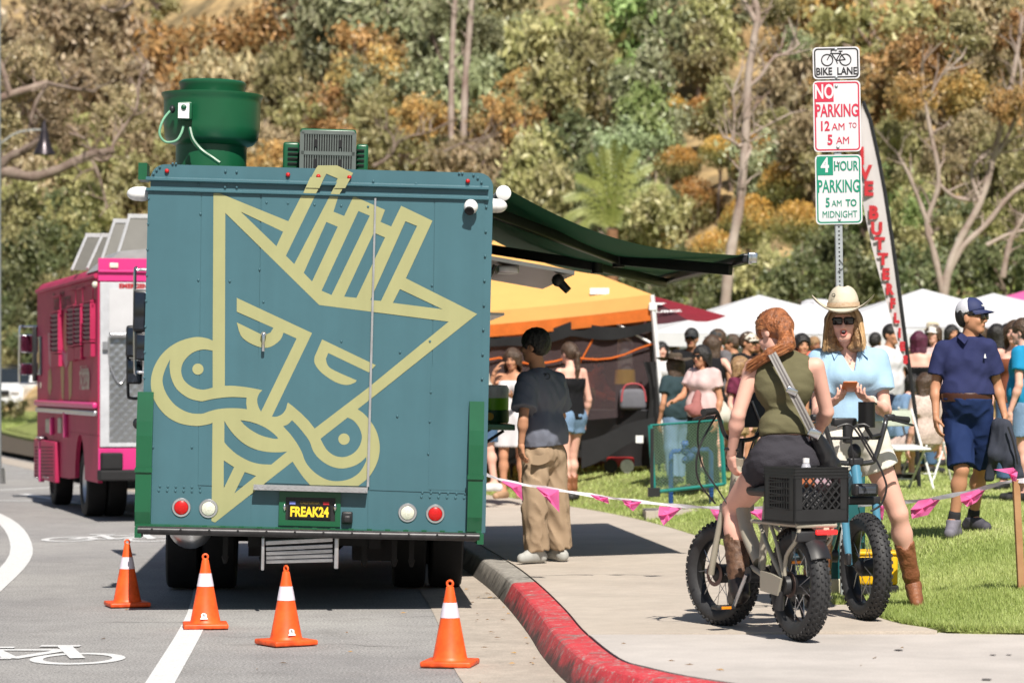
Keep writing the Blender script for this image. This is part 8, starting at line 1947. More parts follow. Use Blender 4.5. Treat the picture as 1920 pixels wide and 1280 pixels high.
def crowd(u, d, yaw, label, fem, skin, hair, top, bottom, H=None, arms='down', shoe=None, hat=None, look=0, tilt=0, sit=False, lean=0.0, head=None, h=.016, armL=None, armR=None, group='festival visitors', bulk=1.0, long=.28, glasses=False, child=False, zoff=0):
 p = on_lawn(u, d); p.z += zoff
 if head is not None: H = (P(u, head, d).z - p.z) / (1.0 if not sit else .76) - (.0)
 H = H or (1.66 if fem else 1.77)
 J = stand(p, H, yaw, fem, arms, lean, look, tilt, sit, .05, armL, armR)
 person(J, label, skin, group, h=h, hh=.009, hs=1.0 if not child else 1.18, bulk=bulk, base=p)
 dress(J, top, bottom, h)
 m = shoe or mat('dark_shoe', (.03, .03, .03), .6)
 for n in 'LR': wear(J, 'shoe', shoe_vq(J, n, .012), m)
 if hair and hair[1] != 'bald': wear(J, 'hair', hair_vq(J, .011, hair[1], .013, long=long), hair[0])
 if hat == 'sun':
  q = J['q']; b = MB(J['org']); b.lathe([(.21, .035), (.10, .05), (.095, .13), (.06, .155), (0, .16)], (0, 0, 0), (0, 0, 1), 20); b.v = [tuple(q(x, y, z)) for x, y, z in b.v]; b.build('sun_hat', mat('straw_hat', rgb(228, 214, 186, .72), .8, scale=40), J['root'], True, fix=False)
 elif hat: cap_hat(J, hat)
 if glasses:
  q = J['q']
  g0 = None
  for s_ in (-1, 1): b = MB(J['org']); b.rbox(q(.034 * s_, .102, .004), (.056, .014, .042), .01, J['rot']); g = b.build('sunglasses' if g0 is None else 'sunglass_lens', M_SUNG, J['root'] if g0 is None else g0, True); g0 = g0 or g
 return J
CM = cloth_m
WHT = CM('white_cotton', (238, 236, 240), .70); BLK = CM('black_cotton', (34, 34, 38), .62); DEN = CM('pale_denim', (140, 172, 208), .68, bump=.4); JEAN = CM('blue_jeans', (92, 122, 158), .66, bump=.4); GRY = CM('grey_cotton', (128, 124, 128), .66); PNK = CM('pale_pink_cotton', (236, 206, 204), .72); KHK = CM('tan_cotton', (190, 160, 118), .7); NVY = CM('dark_navy_cotton', (38, 42, 62), .62); CRM = CM('cream_cotton', (228, 222, 210), .70); BLU = CM('bright_blue_cotton', (40, 160, 214), .7); PNKD = CM('dusty_pink', (190, 124, 120), .6); OLV = CM('olive_cotton', (96, 98, 76), .66); TEAL_ = CM('grey_teal_cotton', (60, 80, 86), .66)
WSH = mat('white_shoe', (.62, .62, .62), .7)
J1 = crowd(914, 33.2, 262, 'person in cream shirt and denim shorts bending at the truck window', False, M_SKF, (M_HBRN, 'short'), (CRM, 'tee'), (JEAN, .85), H=1.76, arms='fwd', shoe=WSH, lean=.12, h=.013)
J2 = crowd(962, 33.8, 200, 'woman in short white dress raising one hand to her dark hair', True, M_SKT, (M_HBRN, 'wavy'), (WHT, 'dress'), (WHT, .75), head=652, arms='phone', armR='up', tilt=12, h=.013, shoe=mat('sandal_tan', (.4, .25, .15), .6))
J3 = crowd(1070, 34.3, 320, 'woman with long ponytail in black camisole and denim cutoffs at the tent', True, M_SKF, (M_HBRN, 'pony'), (BLK, 'cami'), (DEN, .38), head=640, armL='fwd', h=.012, long=.36, tilt=4)
J3['x'] = 1
for n in 'LR': boot(J3, n, M_BOOT2, M_BOOT2, .5)
J4 = crowd(1104, 38.8, 120, 'stallholder in pink shirt leaning over the stall table inside the tent', False, mat('skin_flushed', rgb(214, 120, 90, .7), .5), (M_HBRN, 'short'), (CM('salmon_cotton', (222, 130, 128), .7), 'long'), (BLK, 1.9), head=668, arms='fwd', tilt=20, group='stallholders', lean=.06)
J5 = crowd(1268, 33.6, 330, 'long haired woman in wide brown hat and pale jeans beside the tent leg', True, M_SKT, (M_HBRN, 'long'), (TEAL_, 'tee'), (DEN, 1.95), head=668, armR='up', long=.42, h=.014)
q = J5['q']; b = MB(J5['org']); b.lathe([(.25, .065), (.12, .075), (.10, .08), (.095, .14), (.06, .165), (0, .17)], (0, 0, 0), (0, 0, 1), 24); b.v = [tuple(q(x, y, z + .05 * abs(x) / .25)) for x, y, z in b.v]; b.build('brown_hat', mat('brown_felt', (.075, .055, .038), .9), J5['root'], True, fix=False)
b = MB(J5['org']); hp_ = J5['wrR'] + V(-.02, -.06, .10); b.rbox(hp_, (.07, .012, .14), .006, Matrix.Rotation(R(25), 3, 'Y')); b.build('paper_cup', M_WHT, J5['root'], True)
J6 = crowd(1318, 32.0, 222, 'dark haired woman in pale pink top holding a dusty pink bag', True, M_SKT, (M_HBLK, 'wavy'), (PNK, 'tee'), (BLK, 1.95), head=648, glasses=True, h=.013, bulk=1.05, armL='down', armR='fwd')
pbg = P(1303, 748, 31.75); bgp = empty('tote_bag', pbg, 'dusty pink cloth bag held by the woman in the pale pink top', 'bag'); vq = sdf([cap(P(1290, 766, 31.7), P(1314, 776, 31.75), .04, .06, .03), cap(P(1308, 738, 31.8), P(1304, 770, 31.7), .04, .07, .04)], .016, (), (), (.008, 30, 2, (1, 1, 1))); link_mesh('bag', vq_mesh('bag', vq, pbg), PNKD, bgp)
vq = sdf([cap(J6['pel'] + V(.05, .0, .06), P(1352, 780, 32.0), .11, .12, .06), cap(P(1340, 745, 32.0), P(1362, 790, 32.1), .07, .09, .05)], .018, (), (), (.01, 24, 2, (1, 1, .5))); wear(J6, 'tied_cardigan', vq, CRM)
J7 = crowd(1334, 35.5, 20, 'woman with straight dark hair, hand on hip, behind the pale pink top', True, M_SKF, (M_HBRN, 'long'), (BLK, 'tank'), (BLK, .5), head=628, armR='hip')
crowd(1297, 37.5, 190, 'man in black cap and sunglasses among the crowd by the maroon umbrella', False, M_SKT, (M_HBLK, 'short'), (BLK, 'tee'), (KHK, .9), head=614, hat=mat('cap_black', (.03, .032, .035), .7), glasses=True)
crowd(1348, 37.0, 250, 'man in grey t-shirt and black cap looking left in the crowd', False, M_SKT, (M_HBRN, 'short'), (GRY, 'tee'), (KHK, .9), head=616, hat=mat('cap_black', (.03, .032, .035), .7))
crowd(1376, 40.5, 280, 'man in olive cap standing behind the grey t-shirt', False, M_SKT, (M_HBRN, 'short'), (OLV, 'tee'), (KHK, .9), head=626, hat=mat('cap_olive', (.05, .055, .035), .8))
crowd(1400, 36.0, 130, 'man in cream cap and black t-shirt left of the red haired rider', False, M_SKT, (M_HBRN, 'short'), (BLK, 'tee'), (KHK, .9), head=622, hat=mat('cap_cream', (.62, .56, .48), .8), glasses=True)
crowd(1386, 33.2, 120, 'blonde child in maroon printed top between the adults', True, M_SKF, (M_HBLD, 'long'), (CM('maroon_print', (120, 50, 76), .66, scale=18, var=.5), 'tee'), (KHK, .6), head=672, child=True)
crowd(1503, 30.5, 165, 'toddler with dark topknot carried above the crowd behind the hat wearer', True, M_SKT, (M_HBLK, 'bun'), (CM('coral_cotton', (224, 120, 100), .7), 'tee'), (PNK, .6), H=.95, zoff=.63, child=True, group='children')
crowd(1488, 31.2, 200, 'adult in dark clothes carrying the toddler, hidden behind the riders', False, M_SKT, (M_HBLK, 'short'), (NVY, 'tee'), (KHK, .9), head=640)
crowd(1668, 36.5, 140, 'man in white t-shirt with blue sleeves left of the feather banner', False, M_SKT, (M_HBLK, 'short'), (WHT, 'tee'), (NVY, .9), head=606)
crowd(1640, 43.0, 30, 'person in dark top behind the hat wearer\'s shoulder', False, M_SKT, (M_HBLK, 'short'), (NVY, 'tee'), (KHK, .9), head=622)
crowd(1722, 37.5, 20, 'woman with purple hair and black cap in strapless black top', True, M_SKF, (M_HPUR, 'wavy'), (BLK, 'tube'), (KHK, .5), head=620, hat=mat('cap_black', (.03, .032, .035), .7), long=.22)
crowd(1752, 39.5, 210, 'woman in white cap with brown hair next to the purple hair', True, M_SKF, (M_HBRN, 'wavy'), (PNK, 'tank'), (KHK, .5), head=606, hat=mat('cap_white', (.66, .64, .60), .8))
crowd(1748, 46.0, 180, 'person in straw sun hat far back under the canopies', True, M_SKT, (M_HBRN, 'long'), (OLV, 'tee'), (KHK, .9), head=604, hat='sun')
crowd(1783, 42.0, 160, 'woman with loose black hair behind the capped man, on his left', True, M_SKT, (M_HBLK, 'wavy'), (GRY, 'tee'), (KHK, .6), head=606)
crowd(1688, 35.8, 60, 'seated woman with long black hair bent forward on a folding chair', True, M_SKF, (M_HBLK, 'wavy'), (DEN, 'tee'), (JEAN, 1.9), H=1.62, sit=True, tilt=25, lean=.08, long=.35, group='people seated on folding chairs')
crowd(1737, 32.6, 330, 'seated person in cream lace dress on a folding chair', True, M_SKF, (M_HBRN, 'long'), (CM('cream_lace', (226, 204, 194), .7, scale=40, var=.25), 'tee'), (CM('cream_lace', (226, 204, 194), .7), 'skirt'), H=1.62, sit=True, group='people seated on folding chairs')
crowd(1868, 34.0, 30, 'man in black t-shirt with long black hair behind the capped man', False, M_SKT, (M_HBLK, 'long'), (BLK, 'tee'), (KHK, .9), head=606, arms='fwd', long=.32)
crowd(1842, 45.0, 10, 'person in dark top with red cap far behind the capped man', False, M_SKF, (M_HBRN, 'short'), (NVY, 'tee'), (KHK, .9), head=610, hat=mat('cap_red', (.40, .04, .05), .8))
crowd(1890, 40.0, 200, 'person in black hoodie far back at the right edge', False, M_SKT, (M_HBLK, 'short'), (BLK, 'long'), (BLK, 1.9), head=604)
crowd(1903, 30.0, 205, 'woman with long auburn hair and bare shoulders at the right edge', True, M_SKF, (M_HBRN, 'long'), (CM('rust_cotton', (150, 88, 66), .66), 'cami'), (JEAN, 1.9), head=600, long=.42, armL='hip', h=.013)
J9 = crowd(1922, 27.5, 300, 'person in bright blue t-shirt and denim shorts cut by the right edge', False, M_SKF, (M_HBRN, 'short'), (BLU, 'tee'), (DEN, .7), head=596, h=.013)
crowd(1884, 35.5, 190, 'woman in white floral top holding a bag, right of the capped man', True, M_SKT, (M_HBLK, 'long'), (CM('white_floral', (230, 224, 224), .7, scale=30, var=.3), 'tee'), (KHK, .9), head=640, H=None)
for i, (u, d, yw, hd) in enumerate(((1240, 44, 170, 640), (1262, 46, 30, 632), (1420, 45, 190, 628), (1440, 42, 200, 632), (1458, 47, 20, 626), (1525, 44, 150, 630), (1540, 48, 200, 624), (1610, 45, 160, 628), (1630, 49, 20, 622), (1700, 47, 200, 618), (1712, 51, 30, 614), (1770, 49, 170, 612), (1822, 50, 190, 612), (1856, 48, 200, 612), (1908, 47, 20, 610))):
 fem = i % 2 == 0
 tone = ['white', 'black', 'olive', 'grey', 'pink', 'navy', 'tan'][i % 7]; mt = [WHT, BLK, OLV, GRY, PNK, NVY, KHK][i % 7]
 where = ['just right of the tent leg', 'behind the brown hat', 'left of the rider\'s red hair', 'behind the rider\'s red hair', 'behind the rider\'s shoulder', 'left of the cowboy hat', 'right behind the toddler', 'behind the blouse\'s right shoulder', 'between hat wearer and white t-shirt', 'behind the feather banner', 'right of the feather banner pole', 'left of the capped man', 'hidden behind the white backed cap', 'right of the white backed cap', 'far back at the right edge'][i]
 crowd(u, d, yw, f'distant {"woman" if fem else "man"} in {tone} top far back under the canopies, {where}', fem, [M_SKF, M_SKT, M_SKD][i % 3], ([M_HBLK, M_HBRN, M_HBLD][i % 3], 'long' if fem else 'short'), (mt, 'tee'), ([KHK, JEAN, BLK][i % 3], .8 if i % 2 else 1.9), head=hd, h=.022, group='distant visitors under the canopies')
# ------------------------------------------------------------------ trees and shrubs on the hillside
def leaf_mat(name, thin=.14):
 m = bpy.data.materials.new(name); m.use_nodes = True; N, L = m.node_tree.nodes, m.node_tree.links
 b_ = N['Principled BSDF']; at = N.new('ShaderNodeAttribute'); at.attribute_name = 'Col'
 oi = N.new('ShaderNodeObjectInfo'); hs = N.new('ShaderNodeHueSaturation')
 mr = N.new('ShaderNodeMapRange'); mr.inputs[3].default_value = .75; mr.inputs[4].default_value = 1.3; L.new(oi.outputs['Random'], mr.inputs[0]); L.new(mr.outputs[0], hs.inputs['Value'])
 mh = N.new('ShaderNodeMapRange'); mh.inputs[3].default_value = .485; mh.inputs[4].default_value = .515; L.new(oi.outputs['Random'], mh.inputs[0]); L.new(mh.outputs[0], hs.inputs['Hue'])
 L.new(at.outputs['Color'], hs.inputs['Color']); L.new(hs.outputs[0], b_.inputs['Base Color']); b_.inputs['Roughness'].default_value = .45; b_.inputs['Specular IOR Level'].default_value = .5
 tl = N.new('ShaderNodeBsdfTranslucent'); L.new(hs.outputs[0], tl.inputs[0]); mx = N.new('ShaderNodeMixShader'); mx.inputs[0].default_value = thin
 L.new(b_.outputs[0], mx.inputs[1]); L.new(tl.outputs[0], mx.inputs[2]); L.new(mx.outputs[0], N['Material Output'].inputs[0]); return m
M_LEAF = leaf_mat('foliage')
M_BARK = mat('eucalyptus_bark', rgb(178, 160, 146, .7), .85, scale=2.2, col2=rgb(120, 98, 88, .7), bump=.5, bscale=8, objvar=.25)
M_BARKW = mat('pale_bark', rgb(202, 186, 174, .75), .8, scale=1.5, col2=rgb(150, 126, 116, .75), bump=.3, bscale=6)
PAL = {  # leaf colours: main, second, tips
 'olive': [(.135, .13, .04), (.21, .19, .07), (.29, .25, .115)], 'grey': [(.14, .16, .07), (.21, .225, .11), (.28, .275, .16)], 'green': [(.11, .17, .04), (.18, .25, .07), (.26, .32, .12)],
 'rust': [(.17, .12, .04), (.32, .165, .045), (.42, .235, .075)], 'brown': [(.16, .125, .06), (.24, .175, .09), (.33, .24, .14)], 'dark': [(.045, .06, .02), (.075, .085, .03), (.11, .115, .05)],  # the dark leaves carry the deep shade of the understory in their colour
 'rusttop': [(.12, .12, .03), (.24, .155, .035), (.40, .19, .03)], 'blue': [(.15, .20, .08), (.22, .28, .13), (.31, .35, .19)]}
def crown_mesh(kind, seed, n=6500, clumps=26, shape=(1, .9, .9)):
 g = np.random.default_rng(seed); pal = np.array(PAL[kind]) ** .80 * 1.22
 if kind == 'rusttop': cc = np.array([[0, 0, 0], [.45, -.1, -.15], [-.4, -.2, -.1], [.1, -.4, .1]]); rr_ = np.array([.85, .5, .55, .5])
 else:
  d = g.normal(size=(clumps, 3)); d /= np.linalg.norm(d, axis=1)[:, None]; cc = d * (.2 + .75 * g.random((clumps, 1)) ** .7) * np.array(shape) * g.uniform(.75, 1.2, 3); rr_ = .15 + .22 * g.random(clumps)
 pw = rr_ ** 2 / (rr_ ** 2).sum(); k = g.choice(len(cc), n, p=pw); dr = g.normal(size=(n, 3)); dr /= np.linalg.norm(dr, axis=1)[:, None]
 soft = np.abs(g.normal(0, .62, n)) if kind != 'rusttop' else .45 + .55 * g.random(n) ** .5
 c = cc[k] + dr * (rr_[k] * soft)[:, None] * np.array([1, 1, .9])
 c[:, 2] -= .10 * np.abs(g.normal(size=n)) * (kind != 'rusttop')
 nrm = dr * .5 + g.normal(size=(n, 3)) * .8; nrm /= np.linalg.norm(nrm, axis=1)[:, None]
 t = np.cross(nrm, g.normal(size=(n, 3))); t[:, 2] -= .9; t /= np.linalg.norm(t, axis=1)[:, None]; s = np.cross(nrm, t); s /= np.maximum(np.linalg.norm(s, axis=1)[:, None], .05)
 ln = (.040 + .055 * g.random(n))[:, None] * (.75 if kind == 'rusttop' else 1); wd = ln * (.28 + .22 * g.random((n, 1)))
 q = np.stack([c - t * ln, c + s * wd, c + t * ln, c - s * wd], 1).reshape(-1, 3)
 me = vq_mesh('crown', (q, np.arange(4 * n).reshape(-1, 4)))
 me.polygons.foreach_set('use_smooth', np.zeros(n, bool))
 tone = g.random(len(cc))
 if kind == 'rusttop': w1 = np.clip(dr[:, 2] * 1.0 + .2 + g.normal(0, .25, n), 0, 1)
 else: w1 = np.clip(tone[k] * .75 + g.normal(0, .22, n), 0, 1)
 w1 = w1[:, None]; col = np.where(w1 < .5, pal[0] * (1 - 2 * w1) + pal[1] * 2 * w1, pal[1] * (2 - 2 * w1) + pal[2] * (2 * w1 - 1)) * (.75 + .5 * g.random((n, 1)))
 at = me.attributes.new('Col', 'FLOAT_COLOR', 'POINT'); at.data.foreach_set('color', np.repeat(np.concatenate([col, np.ones((n, 1))], 1), 4, 0).astype(np.float32).ravel())
 me.materials.append(M_LEAF); return me, cc
def trunk_mesh(cc, seed, hgt=1.9, r=.07):
 r_ = random.Random(seed); b = MB()
 base = V(r_.uniform(-.25, .25), r_.uniform(-.2, .2), -hgt); fork = V(r_.uniform(-.1, .1), 0, -.55)
 b.tube(catmull([base, lerp(base, fork, .5) + V(r_.uniform(-.12, .12), 0, 0), fork], 4), [r * (1.25 - .05 * i) for i in range(9)], 7)
 for i in range(min(len(cc), 12)):
  e = V(*cc[i]) * 1.15; m = lerp(fork, e, .5) + V(r_.uniform(-.12, .12), r_.uniform(-.12, .12), r_.uniform(-.05, .1))
  b.tube(catmull([fork, m, e], 3), [r * .62, r * .55, r * .5, r * .42, r * .34, r * .26, r * .18][:7], 5)
  b.tube([m, m + V(r_.uniform(-.4, .4), -.1, r_.uniform(.1, .4))], [r * .3, r * .12], 4)
 return b.mesh('trunk', True)
PROTO = {}
for kind in PAL:
 L_ = []
 for s in range(3 if kind not in ('blue', 'dark') else 2):
  me, cc = crown_mesh(kind, hash_ := (sum(map(ord, kind)) * 7 + s), n=5600 if kind != 'rusttop' else 5200)
  cc2 = cc if kind != 'rusttop' else np.array([(.3, 0, 0), (-.3, .1, .1), (0, -.2, .3)])
  tm = trunk_mesh(cc2, hash_ + 1); tm.materials.append(M_BARK); L_.append((me, tm))
 PROTO[kind] = L_
NICE = {'olive': 'olive green tree', 'grey': 'grey green eucalyptus', 'green': 'fresh green tree', 'rust': 'rust tipped eucalyptus', 'brown': 'brownish dry eucalyptus', 'dark': 'shrub coloured dark for shade', 'rusttop': 'round rust topped shrub', 'blue': 'pale green leafy tree'}
def hill_d(u, v, hc):
 best = None
 for d in np.arange(62, 215, 1.0):
  p = P(u, v, d); gz_ = float(hill_z(np.array(p.x), np.array(p.y))) + .44
  if p.z - gz_ <= hc: return d
 return 210
SPEC = []
def tr(u, v, r, kind, hc=None): SPEC.append((u, v, r, kind, hc))
for s_ in ((60, 70, 100, 'brown'), (185, 60, 80, 'brown'), (210, 175, 85, 'brown'), (330, 110, 85, 'rust'), (420, 180, 80, 'brown'), (480, 75, 70, 'rust'), (520, 190, 70, 'olive'), (560, 30, 70, 'brown'), (610, 215, 60, 'rust'), (640, 70, 90, 'grey'), (760, 60, 100, 'grey'), (700, 165, 58, 'rust'),
   (850, 90, 90, 'grey'), (800, 190, 60, 'grey'), (790, 225, 44, 'rust'), (740, 285, 60, 'olive'), (880, 170, 80, 'grey'), (945, 230, 46, 'rust'), (960, 90, 100, 'olive'), (1080, 90, 105, 'olive'), (1010, 200, 85, 'olive'), (1160, 50, 90, 'green'), (1110, 150, 80, 'olive'), (1240, 60, 80, 'grey'), (1180, 270, 60, 'blue'), (1215, 170, 60, 'grey'),
   (880, 320, 70, 'brown'), (980, 330, 75, 'olive'), (1060, 270, 75, 'dark'), (1060, 400, 70, 'olive'), (1220, 400, 60, 'olive'),
   (1250, 215, 46, 'rusttop'), (1335, 220, 64, 'rusttop'), (1270, 310, 50, 'rusttop'), (1350, 285, 46, 'rusttop'), (1300, 385, 58, 'rusttop'), (1420, 310, 62, 'rusttop'), (1468, 345, 50, 'rusttop'), (1405, 420, 60, 'rusttop'), (1495, 420, 56, 'rusttop'), (1235, 470, 50, 'rusttop'), (1340, 480, 55, 'rusttop'),
   (1540, 40, 90, 'rust'), (1480, 180, 70, 'brown'), (1560, 250, 80, 'olive'), (1650, 60, 90, 'olive'), (1640, 190, 80, 'rust'), (1760, 60, 100, 'rust'), (1720, 160, 80, 'rust'), (1860, 90, 95, 'brown'), (1900, 210, 80, 'rust'), (1790, 240, 75, 'brown'), (1690, 290, 70, 'olive'), (1630, 380, 70, 'green'), (1860, 330, 70, 'olive'), (1720, 400, 60, 'olive'),
   (60, 210, 80, 'brown'), (150, 300, 70, 'olive'), (250, 260, 60, 'brown'), (380, 290, 60, 'olive'), (520, 290, 50, 'brown'), (30, 350, 70, 'brown'), (230, 370, 70, 'olive'), (690, 240, 45, 'olive'), (1330, 40, 60, 'olive')):
 tr(*s_)
for i, (u, v, r) in enumerate(((20, 440, 90), (120, 430, 80), (200, 440, 60), (60, 530, 80), (150, 545, 60), (30, 600, 60), (240, 480, 60), (960, 400, 70), (1000, 470, 70), (1110, 480, 70), (1180, 500, 60), (1290, 520, 70), (1420, 520, 70), (1500, 530, 65), (1560, 470, 70), (1600, 530, 60), (1650, 480, 70), (1720, 530, 70), (1800, 500, 75), (1890, 520, 75), (1900, 430, 70), (1780, 420, 60), (1350, 560, 60), (1240, 555, 50), (1460, 575, 50))):
 tr(u, v, r, 'dark' if i % 4 else 'olive', 2.2)
for u, v, r in ((-10, 640, 50), (30, 655, 40), (70, 640, 50), (10, 590, 50), (60, 600, 50)): tr(u, v, r, 'dark' if u != 30 else 'olive', 1.2)
for u, v, r in ((1110, 330, 60), (1180, 350, 55), (1145, 400, 60), (1075, 370, 50), (1225, 380, 45)): tr(u, v, r, 'dark', 2.6)
g = random.Random(5)
for i in range(46):      # smaller trees between
 u, v = g.uniform(-20, 1940), g.uniform(-30, 330)
 if 1330 < u < 1460 and 20 < v < 130: continue
 if 250 < u < 420 and v < 140 and g.random() < .6: continue
 kind = g.choice(['brown', 'brown', 'rust', 'olive']) if (u < 500 or u > 1450) else g.choice(['grey', 'olive', 'olive', 'grey', 'rust', 'green'])
 tr(u, v, g.uniform(38, 62), kind)
ZON = [(270, 'above the pink truck'), (500, 'around the exhaust fan'), (705, 'above the air conditioner'), (940, 'above the emblem truck right half'), (1110, 'above the awning left half'), (1290, 'above the awning right half'), (1500, 'around the tall pale trunk'), (1640, 'around the sign post'), (1770, 'right of the banner'), (3000, 'at the far right')]
ORD = ['first', 'second', 'third', 'fourth', 'fifth', 'sixth', 'seventh', 'eighth', 'ninth', 'tenth', 'eleventh', 'twelfth', 'thirteenth', 'fourteenth', 'fifteenth', 'sixteenth', 'seventeenth', 'eighteenth', 'nineteenth', 'twentieth']
def zone(u): return next(n for lim, n in ZON if u < lim)
cnt_ = {}
rot_r = random.Random(3)
for (u, v, r, kind, hc) in sorted(SPEC, key=lambda s: s[1]):
 z_ = zone(u); key = (z_, kind); cnt_[key] = cnt_.get(key, 0) + 1
 hh_ = hc if hc else (2.0 if kind == 'rusttop' else 3.3)
 d = hill_d(u, v, hh_) + rot_r.uniform(-2, 2); rad = r * d / F * (1.0 if kind in ('rusttop', 'dark') else 1.35)
 p = P(u, v, d); gz_ = float(hill_z(np.array(p.x), np.array(p.y))) + .44
 me, tm = PROTO[kind][rot_r.randrange(len(PROTO[kind]))]
 nm = 'shrub' if kind in ('rusttop', 'dark') else 'tree'
 o = empty(nm, V(p.x, p.y, gz_), f'{NICE[kind]}, {ORD[cnt_[key] - 1]} from the top {z_}', nm, 'trees and shrubs on the hillside')
 a = rot_r.uniform(0, 6.28); ca_ = link_mesh('crown', me, None, o); ca_.location = (0, 0, p.z - gz_); ca_.rotation_euler = (0, 0, a); ca_.scale = (rad * 1.1, rad * 1.1, rad * rot_r.uniform(.95, 1.3))
 ta = link_mesh('trunk', tm, None, o); ta.location = (0, 0, p.z - gz_); ta.rotation_euler = (0, 0, a); ta.scale = (rad, rad, max(rad, (p.z - gz_ + .4) / 1.9))
def limb_tree(name, label, d, base_uv, limbs, m, leaves=()):
 """a tree whose trunk and limbs follow what the photograph shows; leaves: (u, v, radius px, kind, distance offset)"""
 bu, bv = base_uv; bp = P(bu, bv, d); bp.z = float(hill_z(np.array(bp.x), np.array(d))) + .35
 o = empty(name, bp, label, 'tree')
 first = None; tw = random.Random(int(bu + 99))
 for pts, w0, w1 in limbs:
  q = [P(u, v, d + (pt[2] if len(pt) > 2 else 0)) for pt in pts for (u, v) in (pt[:2],)]
  C_ = catmull(q, 5); n = len(C_); b = MB(bp); b.tube(C_, [lerp(w0, w1, (i / (n - 1)) ** .8) * .78 * d / F * (1 + .10 * math.sin(i * 1.9)) for i in range(n)], 9)
  for i in range(n // 3, n, 2):      # side twigs
   a = C_[i]; t = (C_[i] - C_[i - 1]).normalized(); e = a + (t * .5 + V(tw.uniform(-1, 1), tw.uniform(-.6, .3), tw.uniform(-.2, 1))).normalized() * tw.uniform(.4, 1.1); mm_ = lerp(a, e, .5) + V(tw.uniform(-.1, .1), 0, tw.uniform(-.1, .1))
   b.tube([a, mm_, e], [.035, .024, .010], 4); b.tube([mm_, mm_ + V(tw.uniform(-.4, .4), 0, tw.uniform(.1, .4))], [.018, .007], 3)
  b.build('trunk' if first is None else 'limb', m, o, True); first = True
 for (u, v, r, kind, od) in leaves:
  me = PROTO[kind][int(u + v) % len(PROTO[kind])][0]; c = link_mesh('leaf_cluster', me, None, o); dd_ = d + od; c.location = P(u, v, dd_) - bp; s_ = r * dd_ / F; c.scale = (s_ * 1.1, s_, s_); c.rotation_euler = (0, 0, u * .7)
 return o
limb_tree('eucalyptus_tree', 'tall pale trunked eucalyptus rising left of the sign post', 74, (1356, 600), [
 ([(1356, 640), (1360, 570), (1369, 480), (1386, 390), (1394, 310), (1399, 230), (1404, 140), (1416, 60), (1420, 20), (1398, -40)], 15, 7),
 ([(1401, 165), (1425, 145), (1450, 110), (1478, 98), (1500, 82)], 6, 3), ([(1388, 280), (1370, 262), (1356, 258)], 5, 3), ([(1384, 275, -.1), (1400, 268), (1409, 280)], 5, 4), ([(1395, 260), (1430, 240), (1460, 224)], 4, 1.5), ([(1416, 40), (1400, 10), (1385, -10)], 8, 5), ([(1376, 260), (1377, 210), (1374, 168)], 3, 2)], M_BARKW,
 [(1490, 80, 34, 'grey', .5), (1460, 215, 26, 'olive', .5), (1440, 10, 50, 'olive', 1)])
limb_tree('eucalyptus_tree', 'many stemmed eucalyptus with bare pinkish limbs at the right', 76, (1768, 600), [
 ([(1762, 620), (1775, 520), (1800, 450), (1838, 380), (1862, 300), (1880, 220), (1900, 140), (1918, 30)], 12, 5), ([(1768, 540), (1800, 470), (1850, 420), (1890, 370), (1930, 340)], 9, 6), ([(1770, 560), (1750, 470), (1738, 420), (1760, 340), (1745, 250), (1732, 180), (1728, 120)], 9, 4), ([(1745, 440), (1725, 380), (1700, 320), (1680, 285)], 7, 3), ([(1838, 380), (1822, 330), (1836, 300), (1872, 285)], 6, 4), ([(1850, 460), (1890, 440), (1930, 430)], 6, 4), ([(1870, 290), (1900, 230), (1915, 150), (1905, 90)], 6, 3), ([(1880, 520), (1895, 450), (1925, 400)], 8, 6), ([(1760, 345), (1790, 370), (1830, 376)], 5, 4), ([(1735, 200), (1760, 150), (1800, 110)], 4, 2)], M_BARKW,
 [(1740, 100, 75, 'rust', 1), (1850, 110, 70, 'brown', 1.5), (1680, 260, 45, 'olive', 1), (1905, 60, 60, 'rust', 1.5), (1925, 300, 45, 'olive', 1), (1700, 180, 50, 'rust', -.5), (1790, 170, 55, 'rust', .8), (1830, 230, 40, 'brown', -.6), (1890, 190, 45, 'rust', -.8), (1660, 330, 40, 'olive', .6), (1760, 290, 40, 'brown', .8), (1800, 60, 60, 'olive', 1), (1850, 400, 34, 'olive', 1), (1915, 400, 40, 'olive', .8), (1720, 390, 36, 'green', 1)])
limb_tree('eucalyptus_tree', 'old eucalyptus with long twisting horizontal limbs at the upper left', 88, (-60, 560), [
 ([(-70, 620), (-60, 480), (-40, 380), (0, 325), (60, 332), (110, 318), (165, 292), (215, 282)], 20, 9), ([(165, 292), (200, 300), (215, 265), (235, 235), (255, 205), (262, 150), (275, 115)], 7, 3), ([(-30, 350), (10, 300), (45, 282), (75, 262)], 13, 9), ([(-60, 420), (-30, 220), (0, 186), (50, 168), (90, 155)], 12, 8), ([(88, 156), (130, 165), (180, 172)], 6, 3), ([(20, 180), (5, 130), (-20, 60)], 8, 5), ([(90, 155), (65, 200), (55, 240)], 6, 4), ([(135, 305), (170, 300), (190, 345), (200, 390)], 5, 2.5), ([(190, 14), (215, 22), (250, 4)], 5, 4), ([(130, 250), (160, 262), (175, 300)], 4, 2)], M_BARK,
 [(40, 130, 80, 'brown', 1.5), (110, 220, 60, 'brown', 2), (230, 200, 50, 'brown', 2), (-10, 240, 70, 'brown', 1.5), (180, 380, 55, 'olive', 1), (30, 420, 80, 'olive', 1), (90, 470, 70, 'dark', .5)])
limb_tree('eucalyptus_tree', 'twin grey trunks of a tall tree high above the roof centre', 118, (860, 240), [([(846, 300), (846, 180), (848, 90), (852, 20), (856, -40)], 8, 6), ([(868, 300), (872, 160), (880, 60), (886, -30)], 9, 7)], M_BARKW, [(850, 20, 60, 'grey', 1), (900, 60, 50, 'grey', 1.5)])
